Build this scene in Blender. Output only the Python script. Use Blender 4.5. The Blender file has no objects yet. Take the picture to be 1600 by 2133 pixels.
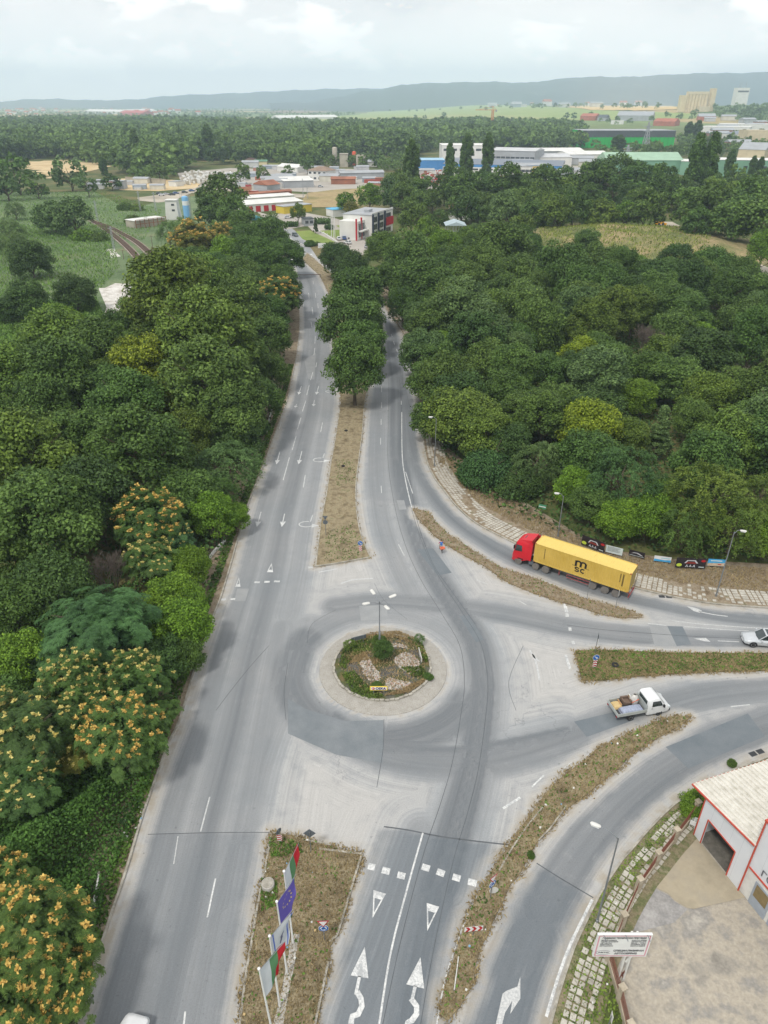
import bpy, bmesh, math, random
import numpy as np
from mathutils import Vector, Matrix, geometry
SC = bpy.context.scene
COL = SC.collection
R = math.radians
random.seed(7)
rng = np.random.default_rng(11)
# ------------------------------------------------------------------ camera, world, sun, exposure
CAM_H, PITCH, FPX = 52.0, R(29.9), 1479.0
cam_d = bpy.data.cameras.new('camera')
cam_d.sensor_fit = 'VERTICAL'; cam_d.sensor_height = 24.0
cam_d.lens = 24.0 * FPX / 2133.0
cam_d.clip_start = 0.5; cam_d.clip_end = 60000
cam = bpy.data.objects.new('camera', cam_d); COL.objects.link(cam)
cam.location = (0, 0, CAM_H); cam.rotation_euler = (R(90) - PITCH, 0, 0)
SC.camera = cam
SUN_EL, SUN_AZ = R(56), R(215)      # azimuth measured clockwise from +Y
world = bpy.data.worlds.new('World'); SC.world = world; world.use_nodes = True
wn, wl = world.node_tree.nodes, world.node_tree.links
wn.clear()
w_out = wn.new('ShaderNodeOutputWorld'); w_bg = wn.new('ShaderNodeBackground')
w_bg.inputs['Strength'].default_value = 0.1
w_sky = wn.new('ShaderNodeTexSky'); w_sky.sky_type = 'NISHITA'; w_sky.sun_disc = False
w_sky.sun_elevation = SUN_EL; w_sky.sun_rotation = SUN_AZ
w_sky.air_density = 1.0; w_sky.dust_density = 2.0
w_tc = wn.new('ShaderNodeTexCoord'); w_sep = wn.new('ShaderNodeSeparateXYZ')
wl.new(w_tc.outputs['Generated'], w_sep.inputs[0])
def wmath(op, a, b=None):
 n = wn.new('ShaderNodeMath'); n.operation = op
 for i, v in enumerate((a, b)):
  if v is None: continue
  if isinstance(v, (int, float)): n.inputs[i].default_value = v
  else: wl.new(v, n.inputs[i])
 return n.outputs[0]
cmb = wn.new('ShaderNodeCombineXYZ')
wl.new(w_sep.outputs['X'], cmb.inputs[0]); wl.new(w_sep.outputs['Y'], cmb.inputs[1]); wl.new(wmath('MULTIPLY', w_sep.outputs['Z'], 2.3), cmb.inputs[2])
def wnoise(scale, detail, rough, off=0.0):
 mp = wn.new('ShaderNodeMapping'); mp.inputs['Location'].default_value = (off, off * .7, off * .3)
 wl.new(cmb.outputs[0], mp.inputs[0])
 n = wn.new('ShaderNodeTexNoise'); n.inputs['Scale'].default_value = scale
 n.inputs['Detail'].default_value = detail; n.inputs['Roughness'].default_value = rough
 wl.new(mp.outputs[0], n.inputs['Vector']); return n.outputs['Fac']
def wramp(fac, stops):
 r = wn.new('ShaderNodeValToRGB'); els = r.color_ramp.elements
 while len(els) < len(stops): els.new(0.5)
 for e, (p, c) in zip(els, stops):
  e.position = p; e.color = (*c, 1) if len(c) == 3 else c
 wl.new(fac, r.inputs[0]); return r.outputs[0]
def wmix(fac, a, b):
 m = wn.new('ShaderNodeMix'); m.data_type = 'RGBA'
 for i, v in ((0, fac), (6, a), (7, b)):
  if isinstance(v, (int, float)): m.inputs[i].default_value = v
  elif isinstance(v, tuple): m.inputs[i].default_value = (*v, 1)
  else: wl.new(v, m.inputs[i])
 return m.outputs[2]
soft = wramp(wnoise(4.2, 6, .55, 3.1), [(.36, (0,)*3), (.66, (1,)*3)])
veil = wmix(soft, (11.6, 11.6, 11.6), (13.6, 13.3, 12.9))
puff = wramp(wnoise(8.5, 10, .60, 9.3), [(.53, (0,)*3), (.60, (1,)*3)])
veil2 = wmix(wmath('MULTIPLY', puff, .85), veil, (17, 16.6, 16))
under = wramp(wnoise(8.5, 6, .55, 9.45), [(.50, (0,)*3), (.62, (1,)*3)])
sky_mixed = wmix(wmath('MULTIPLY', wmath('SUBTRACT', under, puff), .5), veil2, (9.8, 9.9, 10.0))
horiz = wramp(w_sep.outputs['Z'], [(.015, (1,)*3), (.10, (0,)*3)])
final = wmix(wmath('MULTIPLY', horiz, .92), sky_mixed, (15.5, 15.6, 15.6))
allsky = wmix(.93, w_sky.outputs[0], final)
wl.new(allsky, w_bg.inputs['Color']); wl.new(w_bg.outputs[0], w_out.inputs['Surface'])
sun_d = bpy.data.lights.new('sun', 'SUN'); sun_d.energy = 2.5; sun_d.angle = R(8); sun_d.color = (1, .95, .87)
sun = bpy.data.objects.new('sun', sun_d); COL.objects.link(sun)
sun.rotation_euler = (R(90) - SUN_EL, 0, -SUN_AZ + math.pi)
SC.view_settings.view_transform = 'Standard'; SC.view_settings.look = 'None'
SC.view_settings.exposure = -0.16; SC.view_settings.gamma = 1.0
try: SC.view_settings.use_curve_mapping = False
except Exception: pass
SC.cycles.max_bounces = 6; SC.cycles.diffuse_bounces = 3; SC.cycles.transmission_bounces = 4
SC.cycles.volume_bounces = 2; SC.cycles.transparent_max_bounces = 8
# ------------------------------------------------------------------ picture -> place
SP, CP = math.sin(PITCH), math.cos(PITCH)
def G(px, py, z=0.0):
 v = (py - 1066.5) / FPX
 t = (CAM_H - z) / (SP + CP * v)
 return ((px - 800) / FPX * t, t * (CP - SP * v))
def PXY(x, y, z):
 dz = z - CAM_H
 d = y * CP - dz * SP
 return 800 + FPX * x / d, 1066.5 - FPX * (y * SP + dz * CP) / d
def PXYn(x, y, z=0.0):
 dz = z - CAM_H
 d = y * CP - dz * SP
 return 800 + FPX * x / d, 1066.5 - FPX * (y * SP + dz * CP) / d, d
def height_at(x, y, py):
 lo, hi = 0.0, CAM_H + .9 * y * CP / SP
 for _ in range(50):
  m = (lo + hi) / 2
  if PXY(x, y, m)[1] > py: lo = m
  else: hi = m
 return lo
def W(pts, z=0.0): return [G(a, b, z) for a, b in pts]
def catmull(pts, step=1.0, closed=False):
 P = [Vector((p[0], p[1])) for p in pts]; n = len(P); out = []
 rngi = range(n if closed else n - 1)
 for i in rngi:
  p0 = P[(i - 1) % n] if closed or i > 0 else P[0]
  p1, p2 = P[i], P[(i + 1) % n]
  p3 = P[(i + 2) % n] if closed or i + 2 < n else P[-1]
  k = max(1, int((p2 - p1).length / step))
  for j in range(k):
   t = j / k
   q = .5 * ((2 * p1) + (p2 - p0) * t + (2 * p0 - 5 * p1 + 4 * p2 - p3) * t * t + (3 * p1 - p0 - 3 * p2 + p3) * t ** 3)
   out.append((q.x, q.y))
 if not closed: out.append((P[-1].x, P[-1].y))
 return out
def in_poly(x, y, poly):
 x = np.asarray(x); y = np.asarray(y); r = np.zeros(x.shape, bool); n = len(poly)
 for i in range(n):
  x1, y1 = poly[i]; x2, y2 = poly[(i + 1) % n]
  if y1 == y2: continue
  c = ((y1 > y) != (y2 > y)) & (x < (x2 - x1) * (y - y1) / (y2 - y1) + x1)
  r ^= c
 return r
def dist_line(x, y, line):
 """distance, arclength and signed side of points to a polyline"""
 best = np.full(x.shape, 1e9); arc = np.zeros(x.shape); sd = np.zeros(x.shape); s0 = 0.0
 for (x1, y1), (x2, y2) in zip(line[:-1], line[1:]):
  dx, dy = x2 - x1, y2 - y1; L = math.hypot(dx, dy)
  if L < 1e-6: continue
  t = np.clip(((x - x1) * dx + (y - y1) * dy) / L / L, 0, 1)
  ex, ey = x - (x1 + t * dx), y - (y1 + t * dy)
  d = np.hypot(ex, ey); m = d < best
  best = np.where(m, d, best); arc = np.where(m, s0 + t * L, arc)
  sd = np.where(m, np.sign(dx * ey - dy * ex), sd); s0 += L
 return best, arc, sd
def sstep(a, b, x):
 t = np.clip((x - a) / (b - a), 0, 1); return t * t * (3 - 2 * t)
# ------------------------------------------------------------------ materials
def srgb(r, g, b):
 f = lambda c: ((c / 255 + .055) / 1.055) ** 2.4 if c > 10 else c / 255 / 12.92
 return (f(r), f(g), f(b))
MATS = {}
def new_mat(name):
 m = bpy.data.materials.new(name); m.use_nodes = True
 nt = m.node_tree; b = nt.nodes['Principled BSDF']; return m, nt, b
def nd(nt, t, **kw):
 n = nt.nodes.new(t)
 for k, v in kw.items():
  if k in n.inputs: n.inputs[k].default_value = v
  else: setattr(n, k, v)
 return n
def ramp(nt, fac, stops, interp='LINEAR'):
 r = nt.nodes.new('ShaderNodeValToRGB'); els = r.color_ramp.elements; r.color_ramp.interpolation = interp
 while len(els) < len(stops): els.new(0.5)
 for e, (p, c) in zip(els, stops):
  e.position = p; e.color = (*c, 1) if not isinstance(c, (int, float)) else (c, c, c, 1)
 nt.links.new(fac, r.inputs[0]); return r.outputs[0]
def mix(nt, fac, a, b, mode='MIX'):
 m = nt.nodes.new('ShaderNodeMix'); m.data_type = 'RGBA'; m.blend_type = mode
 for i, v in ((0, fac), (6, a), (7, b)):
  if isinstance(v, (int, float)): m.inputs[i].default_value = v
  elif isinstance(v, tuple): m.inputs[i].default_value = (*v, 1)
  else: nt.links.new(v, m.inputs[i])
 return m.outputs[2]
def mth(nt, op, a, b=None, clamp=False):
 n = nt.nodes.new('ShaderNodeMath'); n.operation = op; n.use_clamp = clamp
 for i, v in enumerate((a, b)):
  if v is None: continue
  if isinstance(v, (int, float)): n.inputs[i].default_value = v
  else: nt.links.new(v, n.inputs[i])
 return n.outputs[0]
def noise(nt, scale, detail=4, rough=.55, vec=None, loc=None):
 n = nt.nodes.new('ShaderNodeTexNoise'); n.inputs['Scale'].default_value = scale
 n.inputs['Detail'].default_value = detail; n.inputs['Roughness'].default_value = rough
 if vec is None:
  tc = nt.nodes.new('ShaderNodeTexCoord'); vec = tc.outputs['Object']
 if loc is not None:
  mp = nt.nodes.new('ShaderNodeMapping'); mp.inputs['Location'].default_value = loc
  nt.links.new(vec, mp.inputs[0]); vec = mp.outputs[0]
 nt.links.new(vec, n.inputs['Vector']); return n.outputs['Fac']
def flat(name, col, rough=.6, metal=0.0, spec=.4, var=.12, vscale=1.5, bump=0.0, bscale=8.0):
 """paint, metal, plastic and the like: a base colour with weathering"""
 if name in MATS: return MATS[name]
 m, nt, b = new_mat(name)
 n = noise(nt, vscale, 5, .6)
 c = mix(nt, ramp(nt, n, [(.3, 0.0), (.7, 1.0)]), tuple(x * (1 - var) for x in col), tuple(min(1, x * (1 + var * .6)) for x in col))
 nt.links.new(c, b.inputs['Base Color'])
 b.inputs['Roughness'].default_value = rough; b.inputs['Metallic'].default_value = metal
 b.inputs['Specular IOR Level'].default_value = spec
 if bump:
  bp = nd(nt, 'ShaderNodeBump'); bp.inputs['Strength'].default_value = bump; bp.inputs['Distance'].default_value = .05
  nt.links.new(noise(nt, bscale, 4), bp.inputs['Height']); nt.links.new(bp.outputs[0], b.inputs['Normal'])
 MATS[name] = m; return m
def mottle(name, cols, scale=.3, fine=4.0, rough=.9, bump=.5, bdist=.1, spread=(.3, .7), fine_amt=.35, detail=6):
 """ground covers: several colours in patches plus fine grain"""
 if name in MATS: return MATS[name]
 m, nt, b = new_mat(name)
 n1 = noise(nt, scale, detail, .62); k = len(cols)
 c = ramp(nt, n1, [(spread[0] + (spread[1] - spread[0]) * i / (k - 1), cols[i]) for i in range(k)])
 n2 = noise(nt, fine, 6, .7, loc=(3, 7, 1))
 g = ramp(nt, n2, [(.28, 1 - fine_amt), (.72, 1 + fine_amt * .6)])
 c = mix(nt, 1.0, c, g, 'MULTIPLY')
 nt.links.new(c, b.inputs['Base Color']); b.inputs['Roughness'].default_value = rough
 b.inputs['Specular IOR Level'].default_value = .2
 if bump:
  bp = nd(nt, 'ShaderNodeBump'); bp.inputs['Strength'].default_value = bump; bp.inputs['Distance'].default_value = bdist
  nt.links.new(n2, bp.inputs['Height']); nt.links.new(bp.outputs[0], b.inputs['Normal'])
 MATS[name] = m; return m
def glass(name, col=(.03, .045, .05), rough=.08):
 if name in MATS: return MATS[name]
 m, nt, b = new_mat(name); b.inputs['Base Color'].default_value = (*col, 1)
 b.inputs['Roughness'].default_value = rough; b.inputs['Specular IOR Level'].default_value = .9
 n = noise(nt, .7, 2); nt.links.new(mix(nt, n, tuple(c * .6 for c in col), tuple(c * 1.5 for c in col)), b.inputs['Base Color'])
 MATS[name] = m; return m
# ------------------------------------------------------------------ mesh building
class MB:
 def __init__(s): s.v = []; s.f = []; s.m = []
 def add(s, vs, fs, mi=0):
  o = len(s.v); s.v += [tuple(v) for v in vs]; s.f += [tuple(i + o for i in f) for f in fs]; s.m += [mi] * len(fs); return s
 def box(s, c, d, rz=0.0, mi=0, M=None):
  x, y, z = d[0] / 2, d[1] / 2, d[2] / 2
  vs = [(i, j, k) for k in (-z, z) for j in (-y, y) for i in (-x, x)]
  if rz:
   ca, sa = math.cos(rz), math.sin(rz); vs = [(a * ca - b * sa, a * sa + b * ca, k) for a, b, k in vs]
  vs = [(a + c[0], b + c[1], k + c[2]) for a, b, k in vs]
  if M is not None: vs = [tuple(M @ Vector(v)) for v in vs]
  return s.add(vs, [(0, 2, 3, 1), (4, 5, 7, 6), (0, 1, 5, 4), (2, 6, 7, 3), (0, 4, 6, 2), (1, 3, 7, 5)], mi)
 def bar(s, a, b, w, h=None, mi=0, up=(0, 0, 1)):
  """rectangular bar from a to b"""
  h = h or w; a, b = Vector(a), Vector(b); d = (b - a).normalized(); u = Vector(up)
  if abs(d.dot(u)) > .98: u = Vector((1, 0, 0))
  r = d.cross(u).normalized() * w / 2; u = r.cross(d).normalized() * h / 2
  vs = [p + i * r + j * u for p in (a, b) for i, j in ((-1, -1), (1, -1), (1, 1), (-1, 1))]
  return s.add(vs, [(0, 1, 2, 3), (7, 6, 5, 4), (0, 4, 5, 1), (1, 5, 6, 2), (2, 6, 7, 3), (3, 7, 4, 0)], mi)
 def tube(s, pts, rad, n=8, mi=0, cap=True):
  P = [Vector(p) for p in pts]; rs = rad if isinstance(rad, (list, tuple)) else [rad] * len(P)
  vs = []; fs = []
  for i, p in enumerate(P):
   d = (P[min(i + 1, len(P) - 1)] - P[max(i - 1, 0)]).normalized()
   u = Vector((0, 0, 1)) if abs(d.z) < .95 else Vector((1, 0, 0))
   a = d.cross(u).normalized(); b = a.cross(d)
   for k in range(n):
    t = 2 * math.pi * k / n; vs.append(p + rs[i] * (math.cos(t) * a + math.sin(t) * b))
  for i in range(len(P) - 1):
   for k in range(n):
    k2 = (k + 1) % n; fs.append((i * n + k, i * n + k2, (i + 1) * n + k2, (i + 1) * n + k))
  if cap: fs.append(tuple(range(n))); fs.append(tuple((len(P) - 1) * n + k for k in reversed(range(n))))
  return s.add(vs, fs, mi)
 def lathe(s, prof, n=16, mi=0, M=None):
  vs = []; fs = []
  for r, z in prof:
   for k in range(n):
    t = 2 * math.pi * k / n; v = Vector((r * math.cos(t), r * math.sin(t), z))
    vs.append(M @ v if M is not None else v)
  for i in range(len(prof) - 1):
   for k in range(n):
    k2 = (k + 1) % n; fs.append((i * n + k, i * n + k2, (i + 1) * n + k2, (i + 1) * n + k))
  fs.append(tuple(reversed(range(n)))); fs.append(tuple((len(prof) - 1) * n + k for k in range(n)))
  return s.add(vs, fs, mi)
 def prism(s, poly, z0, z1, mi=0, side_mi=None, M=None, bottom=True):
  """upright prism over a 2-D outline"""
  n = len(poly); sm = mi if side_mi is None else side_mi
  ar = sum(poly[i][0] * poly[(i + 1) % n][1] - poly[(i + 1) % n][0] * poly[i][1] for i in range(n))
  if ar < 0: poly = poly[::-1]
  vs = [Vector((x, y, z0)) for x, y in poly] + [Vector((x, y, z1)) for x, y in poly]
  if M is not None: vs = [M @ v for v in vs]
  tris = geometry.tessellate_polygon([[Vector((x, y, 0)) for x, y in poly]])
  o = len(s.v); s.v += [tuple(v) for v in vs]
  for t in tris:
   a, b, c = t
   cr = (poly[b][0] - poly[a][0]) * (poly[c][1] - poly[a][1]) - (poly[b][1] - poly[a][1]) * (poly[c][0] - poly[a][0])
   if cr < 0: a, c = c, a
   s.f.append((o + n + a, o + n + b, o + n + c)); s.m.append(mi)
   if bottom: s.f.append((o + c, o + b, o + a)); s.m.append(mi)
  for i in range(n):
   j = (i + 1) % n; s.f.append((o + i, o + j, o + n + j, o + n + i)); s.m.append(sm)
  return s
 def sheet(s, poly, z, mi=0, M=None):
  n = len(poly); tris = geometry.tessellate_polygon([[Vector((x, y, 0)) for x, y in poly]])
  o = len(s.v); vs = [Vector((x, y, z)) for x, y in poly]
  if M is not None: vs = [M @ v for v in vs]
  s.v += [tuple(v) for v in vs]
  for a, b, c in tris:
   cr = (poly[b][0] - poly[a][0]) * (poly[c][1] - poly[a][1]) - (poly[b][1] - poly[a][1]) * (poly[c][0] - poly[a][0])
   if cr < 0: a, c = c, a
   s.f.append((o + a, o + b, o + c)); s.m.append(mi)
  return s
 def strip(s, line, w, z, mi=0, off=0.0):
  """flat ribbon of width w along a line"""
  L, Rr = offset_line(line, off + w / 2), offset_line(line, off - w / 2); n = len(line)
  vs = [(x, y, z) for x, y in L] + [(x, y, z) for x, y in Rr]
  return s.add(vs, [(i, n + i, n + i + 1, i + 1) for i in range(n - 1)], mi)
 def rail(s, line, w, z0, z1, mi=0, off=0.0):
  """solid low wall / kerb of rectangular section along a line"""
  L, Rr = offset_line(line, off + w / 2), offset_line(line, off - w / 2); n = len(line)
  vs = [(x, y, z) for z in (z0, z1) for ln in (L, Rr) for x, y in ln]
  fs = []
  for i in range(n - 1):
   fs += [(2 * n + i, 3 * n + i, 3 * n + i + 1, 2 * n + i + 1), (i, 2 * n + i, 2 * n + i + 1, i + 1), (n + i + 1, 3 * n + i + 1, 3 * n + i, n + i)]
  fs += [(0, n, 3 * n, 2 * n), (n - 1, 3 * n - 1, 4 * n - 1, 2 * n - 1)]
  return s.add(vs, fs, mi)
 def build(s, name, mats, parent=None, smooth=False, loc=None, fix=False):
  me = bpy.data.meshes.new(name); me.from_pydata(s.v, [], s.f)
  mats = mats if isinstance(mats, (list, tuple)) else [mats]
  for m in mats: me.materials.append(m)
  me.polygons.foreach_set('material_index', s.m)
  if fix:
   bm = bmesh.new(); bm.from_mesh(me); bmesh.ops.recalc_face_normals(bm, faces=bm.faces); bm.to_mesh(me); bm.free()
  if smooth:
   me.polygons.foreach_set('use_smooth', [True] * len(me.polygons))
   try: me.set_sharp_from_angle(angle=R(40))
   except Exception: pass
  me.update()
  o = bpy.data.objects.new(name, me); COL.objects.link(o)
  if parent is not None: o.parent = parent
  if loc is not None: o.location = loc
  return o
def offset_line(line, d):
 n = len(line); out = []
 for i in range(n):
  x0, y0 = line[max(i - 1, 0)]; x1, y1 = line[min(i + 1, n - 1)]
  dx, dy = x1 - x0, y1 - y0; L = math.hypot(dx, dy) or 1
  out.append((line[i][0] - dy / L * d, line[i][1] + dx / L * d))
 return out
def np_mesh(name, V, F, mats, attrs=None, parent=None, mi=None, smooth=False):
 """V (n,3) F (m,k) all same k"""
 me = bpy.data.meshes.new(name); k = F.shape[1]; m = len(F)
 me.vertices.add(len(V)); me.vertices.foreach_set('co', V.astype(np.float32).ravel())
 me.loops.add(m * k); me.loops.foreach_set('vertex_index', F.astype(np.int32).ravel())
 me.polygons.add(m); me.polygons.foreach_set('loop_start', np.arange(0, m * k, k, dtype=np.int32))
 me.polygons.foreach_set('loop_total', np.full(m, k, np.int32))
 mats = mats if isinstance(mats, (list, tuple)) else [mats]
 for t in mats: me.materials.append(t)
 if mi is not None: me.polygons.foreach_set('material_index', np.asarray(mi, np.int32))
 if smooth: me.polygons.foreach_set('use_smooth', np.ones(m, bool))
 me.update(calc_edges=True)
 for an, dom, ar in (attrs or []):
  a = me.attributes.new(an, 'FLOAT', dom); a.data.foreach_set('value', np.asarray(ar, np.float32).ravel())
 return me
def link(name, me, parent=None, loc=None, rz=0, sc=None):
 o = bpy.data.objects.new(name, me); COL.objects.link(o)
 if parent is not None: o.parent = parent
 if loc is not None: o.location = loc
 if rz: o.rotation_euler = (0, 0, rz)
 if sc is not None: o.scale = (sc, sc, sc) if isinstance(sc, (int, float)) else sc
 return o
def tag(o, label=None, cat=None, group=None, kind=None):
 if label: o['label'] = label
 if cat: o['category'] = cat
 if group: o['group'] = group
 if kind: o['kind'] = kind
 return o
def thing(name, label, cat, loc=(0, 0, 0), rz=0.0, group=None):
 o = bpy.data.objects.new(name, None); COL.objects.link(o); o.empty_display_size = .5
 o.location = loc if len(loc) == 3 else (loc[0], loc[1], 0); o.rotation_euler = (0, 0, rz)
 return tag(o, label, cat, group)
def struct(o): o['kind'] = 'structure'; return o
def dup(root, loc, rz=None, label=None, group=None, sc=None, color=None):
 def cp(o, par):
  c = o.copy(); COL.objects.link(c); c.parent = par
  if color and o.type == 'MESH': c.color = (*color, 1)
  for ch in kids.get(o.name, ()): cp(ch, c)
  return c
 kids = {}
 def walk(o):
  kids[o.name] = list(o.children)
  for c in o.children: walk(c)
 walk(root); r = cp(root, None); r.location = loc if len(loc) == 3 else (loc[0], loc[1], 0)
 if rz is not None: r.rotation_euler = (0, 0, rz)
 if sc: r.scale = (sc, sc, sc)
 if label: r['label'] = label
 if group: r['group'] = group
 return r
FONT_CACHE = {}
def text_mesh(txt, size, mat, parent, M, name='lettering', ext=.004, bold=0.0, sx=1.0, align='CENTER'):
 """real letter geometry: M maps text space (x right, y up, z out) to parent space"""
 cu = bpy.data.curves.new('txt', 'FONT'); cu.body = txt; cu.size = size; cu.extrude = ext; cu.offset = bold
 cu.align_x = align; cu.align_y = 'CENTER'; cu.resolution_u = 3
 o = bpy.data.objects.new('txt', cu); COL.objects.link(o)
 dg = bpy.context.evaluated_depsgraph_get(); me = bpy.data.meshes.new_from_object(o.evaluated_get(dg))
 bpy.data.objects.remove(o); me.materials.clear(); me.materials.append(mat)
 me.transform(M @ Matrix.Diagonal((sx, 1, 1, 1))); me.name = name
 return link(name, me, parent)
def frame_matrix(origin, right, up):
 r = Vector(right).normalized(); u = Vector(up).normalized(); n = r.cross(u)
 M = Matrix((r, u, n)).transposed().to_4x4(); M.translation = Vector(origin); return M
# ------------------------------------------------------------------ terrain
def hgt(x, y):
 x = np.asarray(x, float); y = np.asarray(y, float)
 rise = 36 * sstep(1300, 3200, y) * sstep(-100, 800, x)
 rise = rise + 24 * np.exp(-(((x - 1250) / 420) ** 2 + ((y - 2480) / 420) ** 2))
 rise = rise + 6 * sstep(3000, 6000, y) * np.sin(x / 700.0) ** 2
 return rise
def GT(px, py):
 v = (py - 1066.5) / FPX; u = (px - 800) / FPX
 lo, t = 0.0, 20.0
 while t < 30000:
  x, y, z = u * t, t * (CP - SP * v), CAM_H - t * (SP + CP * v)
  if z <= float(hgt(x, y)): break
  lo = t; t *= 1.01
 a, b = lo, t
 for _ in range(30):
  m = (a + b) / 2
  x, y, z = u * m, m * (CP - SP * v), CAM_H - m * (SP + CP * v)
  if z <= float(hgt(x, y)): b = m
  else: a = m
 return (u * b, b * (CP - SP * v))
m, nt, b = new_mat('ground_cover')
tc = nd(nt, 'ShaderNodeTexCoord')
near = ramp(nt, noise(nt, .035, 8, .62), [(.3, srgb(66, 84, 44)), (.48, srgb(88, 98, 56)), (.62, srgb(120, 112, 76)), (.75, srgb(138, 124, 92))])
near = mix(nt, 1.0, near, ramp(nt, noise(nt, .9, 6, .7), [(.25, .6), (.75, 1.2)]), 'MULTIPLY')
vo = nd(nt, 'ShaderNodeTexVoronoi'); vo.inputs['Scale'].default_value = .0021; vo.inputs['Randomness'].default_value = .8
mp = nd(nt, 'ShaderNodeMapping'); mp.inputs['Scale'].default_value = (1, .55, 1); mp.inputs['Rotation'].default_value = (0, 0, .35)
nt.links.new(tc.outputs['Object'], mp.inputs[0]); nt.links.new(mp.outputs[0], vo.inputs['Vector'])
sp = nd(nt, 'ShaderNodeSeparateColor'); nt.links.new(vo.outputs['Color'], sp.inputs[0])
far = ramp(nt, sp.outputs[0], [(0, srgb(96, 116, 68)), (.35, srgb(120, 138, 84)), (.55, srgb(84, 104, 62)), (.72, srgb(176, 158, 112)), (.86, srgb(112, 104, 72))], 'CONSTANT')
far = mix(nt, 1.0, far, ramp(nt, noise(nt, .02, 6, .6), [(.3, .8), (.7, 1.1)]), 'MULTIPLY')
gx = nd(nt, 'ShaderNodeSeparateXYZ'); nt.links.new(tc.outputs['Object'], gx.inputs[0])
f = mth(nt, 'MULTIPLY', mth(nt, 'SUBTRACT', gx.outputs['Y'], 1500), 1 / 600, clamp=True)
nt.links.new(mix(nt, f, near, far), b.inputs['Base Color']); b.inputs['Roughness'].default_value = .95
b.inputs['Specular IOR Level'].default_value = .15
M_GROUND = m
ys = np.concatenate([np.arange(-80, 400, 20), np.arange(400, 1400, 40), np.arange(1400, 4000, 80), np.arange(4000, 11001, 250)])
xs = np.concatenate([np.arange(-9000, -2000, 350), np.arange(-2000, 3200, 80), np.arange(3200, 11001, 350)])
X, Y = np.meshgrid(xs, ys); Z = hgt(X, Y) - .08
V = np.stack([X.ravel(), Y.ravel(), Z.ravel()], 1); nx = len(xs)
ii, jj = np.meshgrid(np.arange(nx - 1), np.arange(len(ys) - 1)); a = (jj * nx + ii).ravel()
F = np.stack([a, a + 1, a + nx + 1, a + nx], 1)
struct(link('ground', np_mesh('ground', V, F, M_GROUND, smooth=True)))
def drape(name, poly, step, mat, off=.4, jitter=0.0):
 P = np.array(poly); x0, y0 = P.min(0); x1, y1 = P.max(0)
 xs = np.arange(x0, x1 + step, step); ys = np.arange(y0, y1 + step, step)
 X, Y = np.meshgrid(xs, ys); n = len(xs)
 cx, cy = (X[:-1, :-1] + step / 2).ravel(), (Y[:-1, :-1] + step / 2).ravel()
 keep = in_poly(cx, cy, poly)
 ii, jj = np.meshgrid(np.arange(n - 1), np.arange(len(ys) - 1)); a = (jj * n + ii).ravel()[keep]
 F = np.stack([a, a + 1, a + n + 1, a + n], 1)
 used = np.unique(F); remap = np.zeros(X.size, int); remap[used] = np.arange(len(used))
 xx, yy = X.ravel()[used], Y.ravel()[used]
 V = np.stack([xx, yy, hgt(xx, yy) + off], 1)
 return struct(link(name, np_mesh(name, V, remap[F], mat, smooth=True)))
def px_drape(name, pts, step, mat, off=.4):
 return drape(name, [GT(a, b) for a, b in pts], step, mat, off)
# ------------------------------------------------------------------ traced lines of the roads (picture pixels -> ground)
LK = W([(130, 2240), (160, 2133), (190, 2043), (237, 1900), (267, 1811), (297, 1708), (326, 1625), (356, 1544), (377, 1500), (406, 1400), (428, 1337), (444, 1290),
  (462, 1244), (481, 1181), (500, 1112), (519, 1050), (540, 996), (559, 947), (582, 882), (600, 832), (612, 775), (620, 730), (625, 680), (624, 640), (620, 612), (615, 577), (606, 535), (592, 505), (562, 478), (530, 462)])
# right edge of the left carriageway
LR = W([(490, 2240), (500, 2133), (525, 1962), (550, 1825), (566, 1736), (590, 1600), (612, 1430), (640, 1270), (658, 1181), (669, 1087), (681, 1025), (690, 962), (700, 900),
  (707, 845), (700, 780), (692, 700), (684, 640), (680, 600), (660, 570), (640, 548)])
RK = W([(780, 575), (800, 637), (825, 675), (847, 712), (857, 750), (864, 800), (875, 847), (879, 900), (887, 956), (903, 994), (928, 1028), (953, 1059), (991, 1091),
  (1037, 1116), (1072, 1133), (1130, 1160), (1190, 1187), (1255, 1209), (1320, 1226), (1366, 1237), (1412, 1247), (1475, 1258), (1537, 1264), (1600, 1268), (1760, 1280)])
SK = W([(1760, 1500), (1600, 1575), (1523, 1604), (1454, 1640), (1432, 1654), (1405, 1673), (1375, 1700), (1348, 1728), (1318, 1763), (1293, 1791), (1271, 1823), (1245, 1865),
  (1215, 1925), (1192, 1975), (1175, 2025), (1160, 2072), (1145, 2127), (1118, 2240)])
LKs, LRs, RKs, SKs = (catmull(l, 1.0) for l in (LK, LR, RK, SK))
ROAD = LKs + W([(545, 452), (600, 470), (640, 500), (690, 555), (740, 590)]) + RKs + SKs
C0 = (-.10 * CAM_H / 53, 58.2 * CAM_H / 53)
def lane(fr, y0=14.0, y1=330.0):
 out = []
 for y in np.arange(y0, y1, 2.5):
  a = np.interp(y, [p[1] for p in LKs], [p[0] for p in LKs]); b2 = np.interp(y, [p[1] for p in LRs], [p[0] for p in LRs])
  out.append((a + (b2 - a) * fr, y))
 return out
def circ(r, a0, a1, n=60): return [(C0[0] + r * math.cos(R(a0 + (a1 - a0) * i / n)), C0[1] + r * math.sin(R(a0 + (a1 - a0) * i / n))) for i in range(n + 1)]
def cat_px(l, step=1.0): return catmull(W(l), step)
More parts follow.
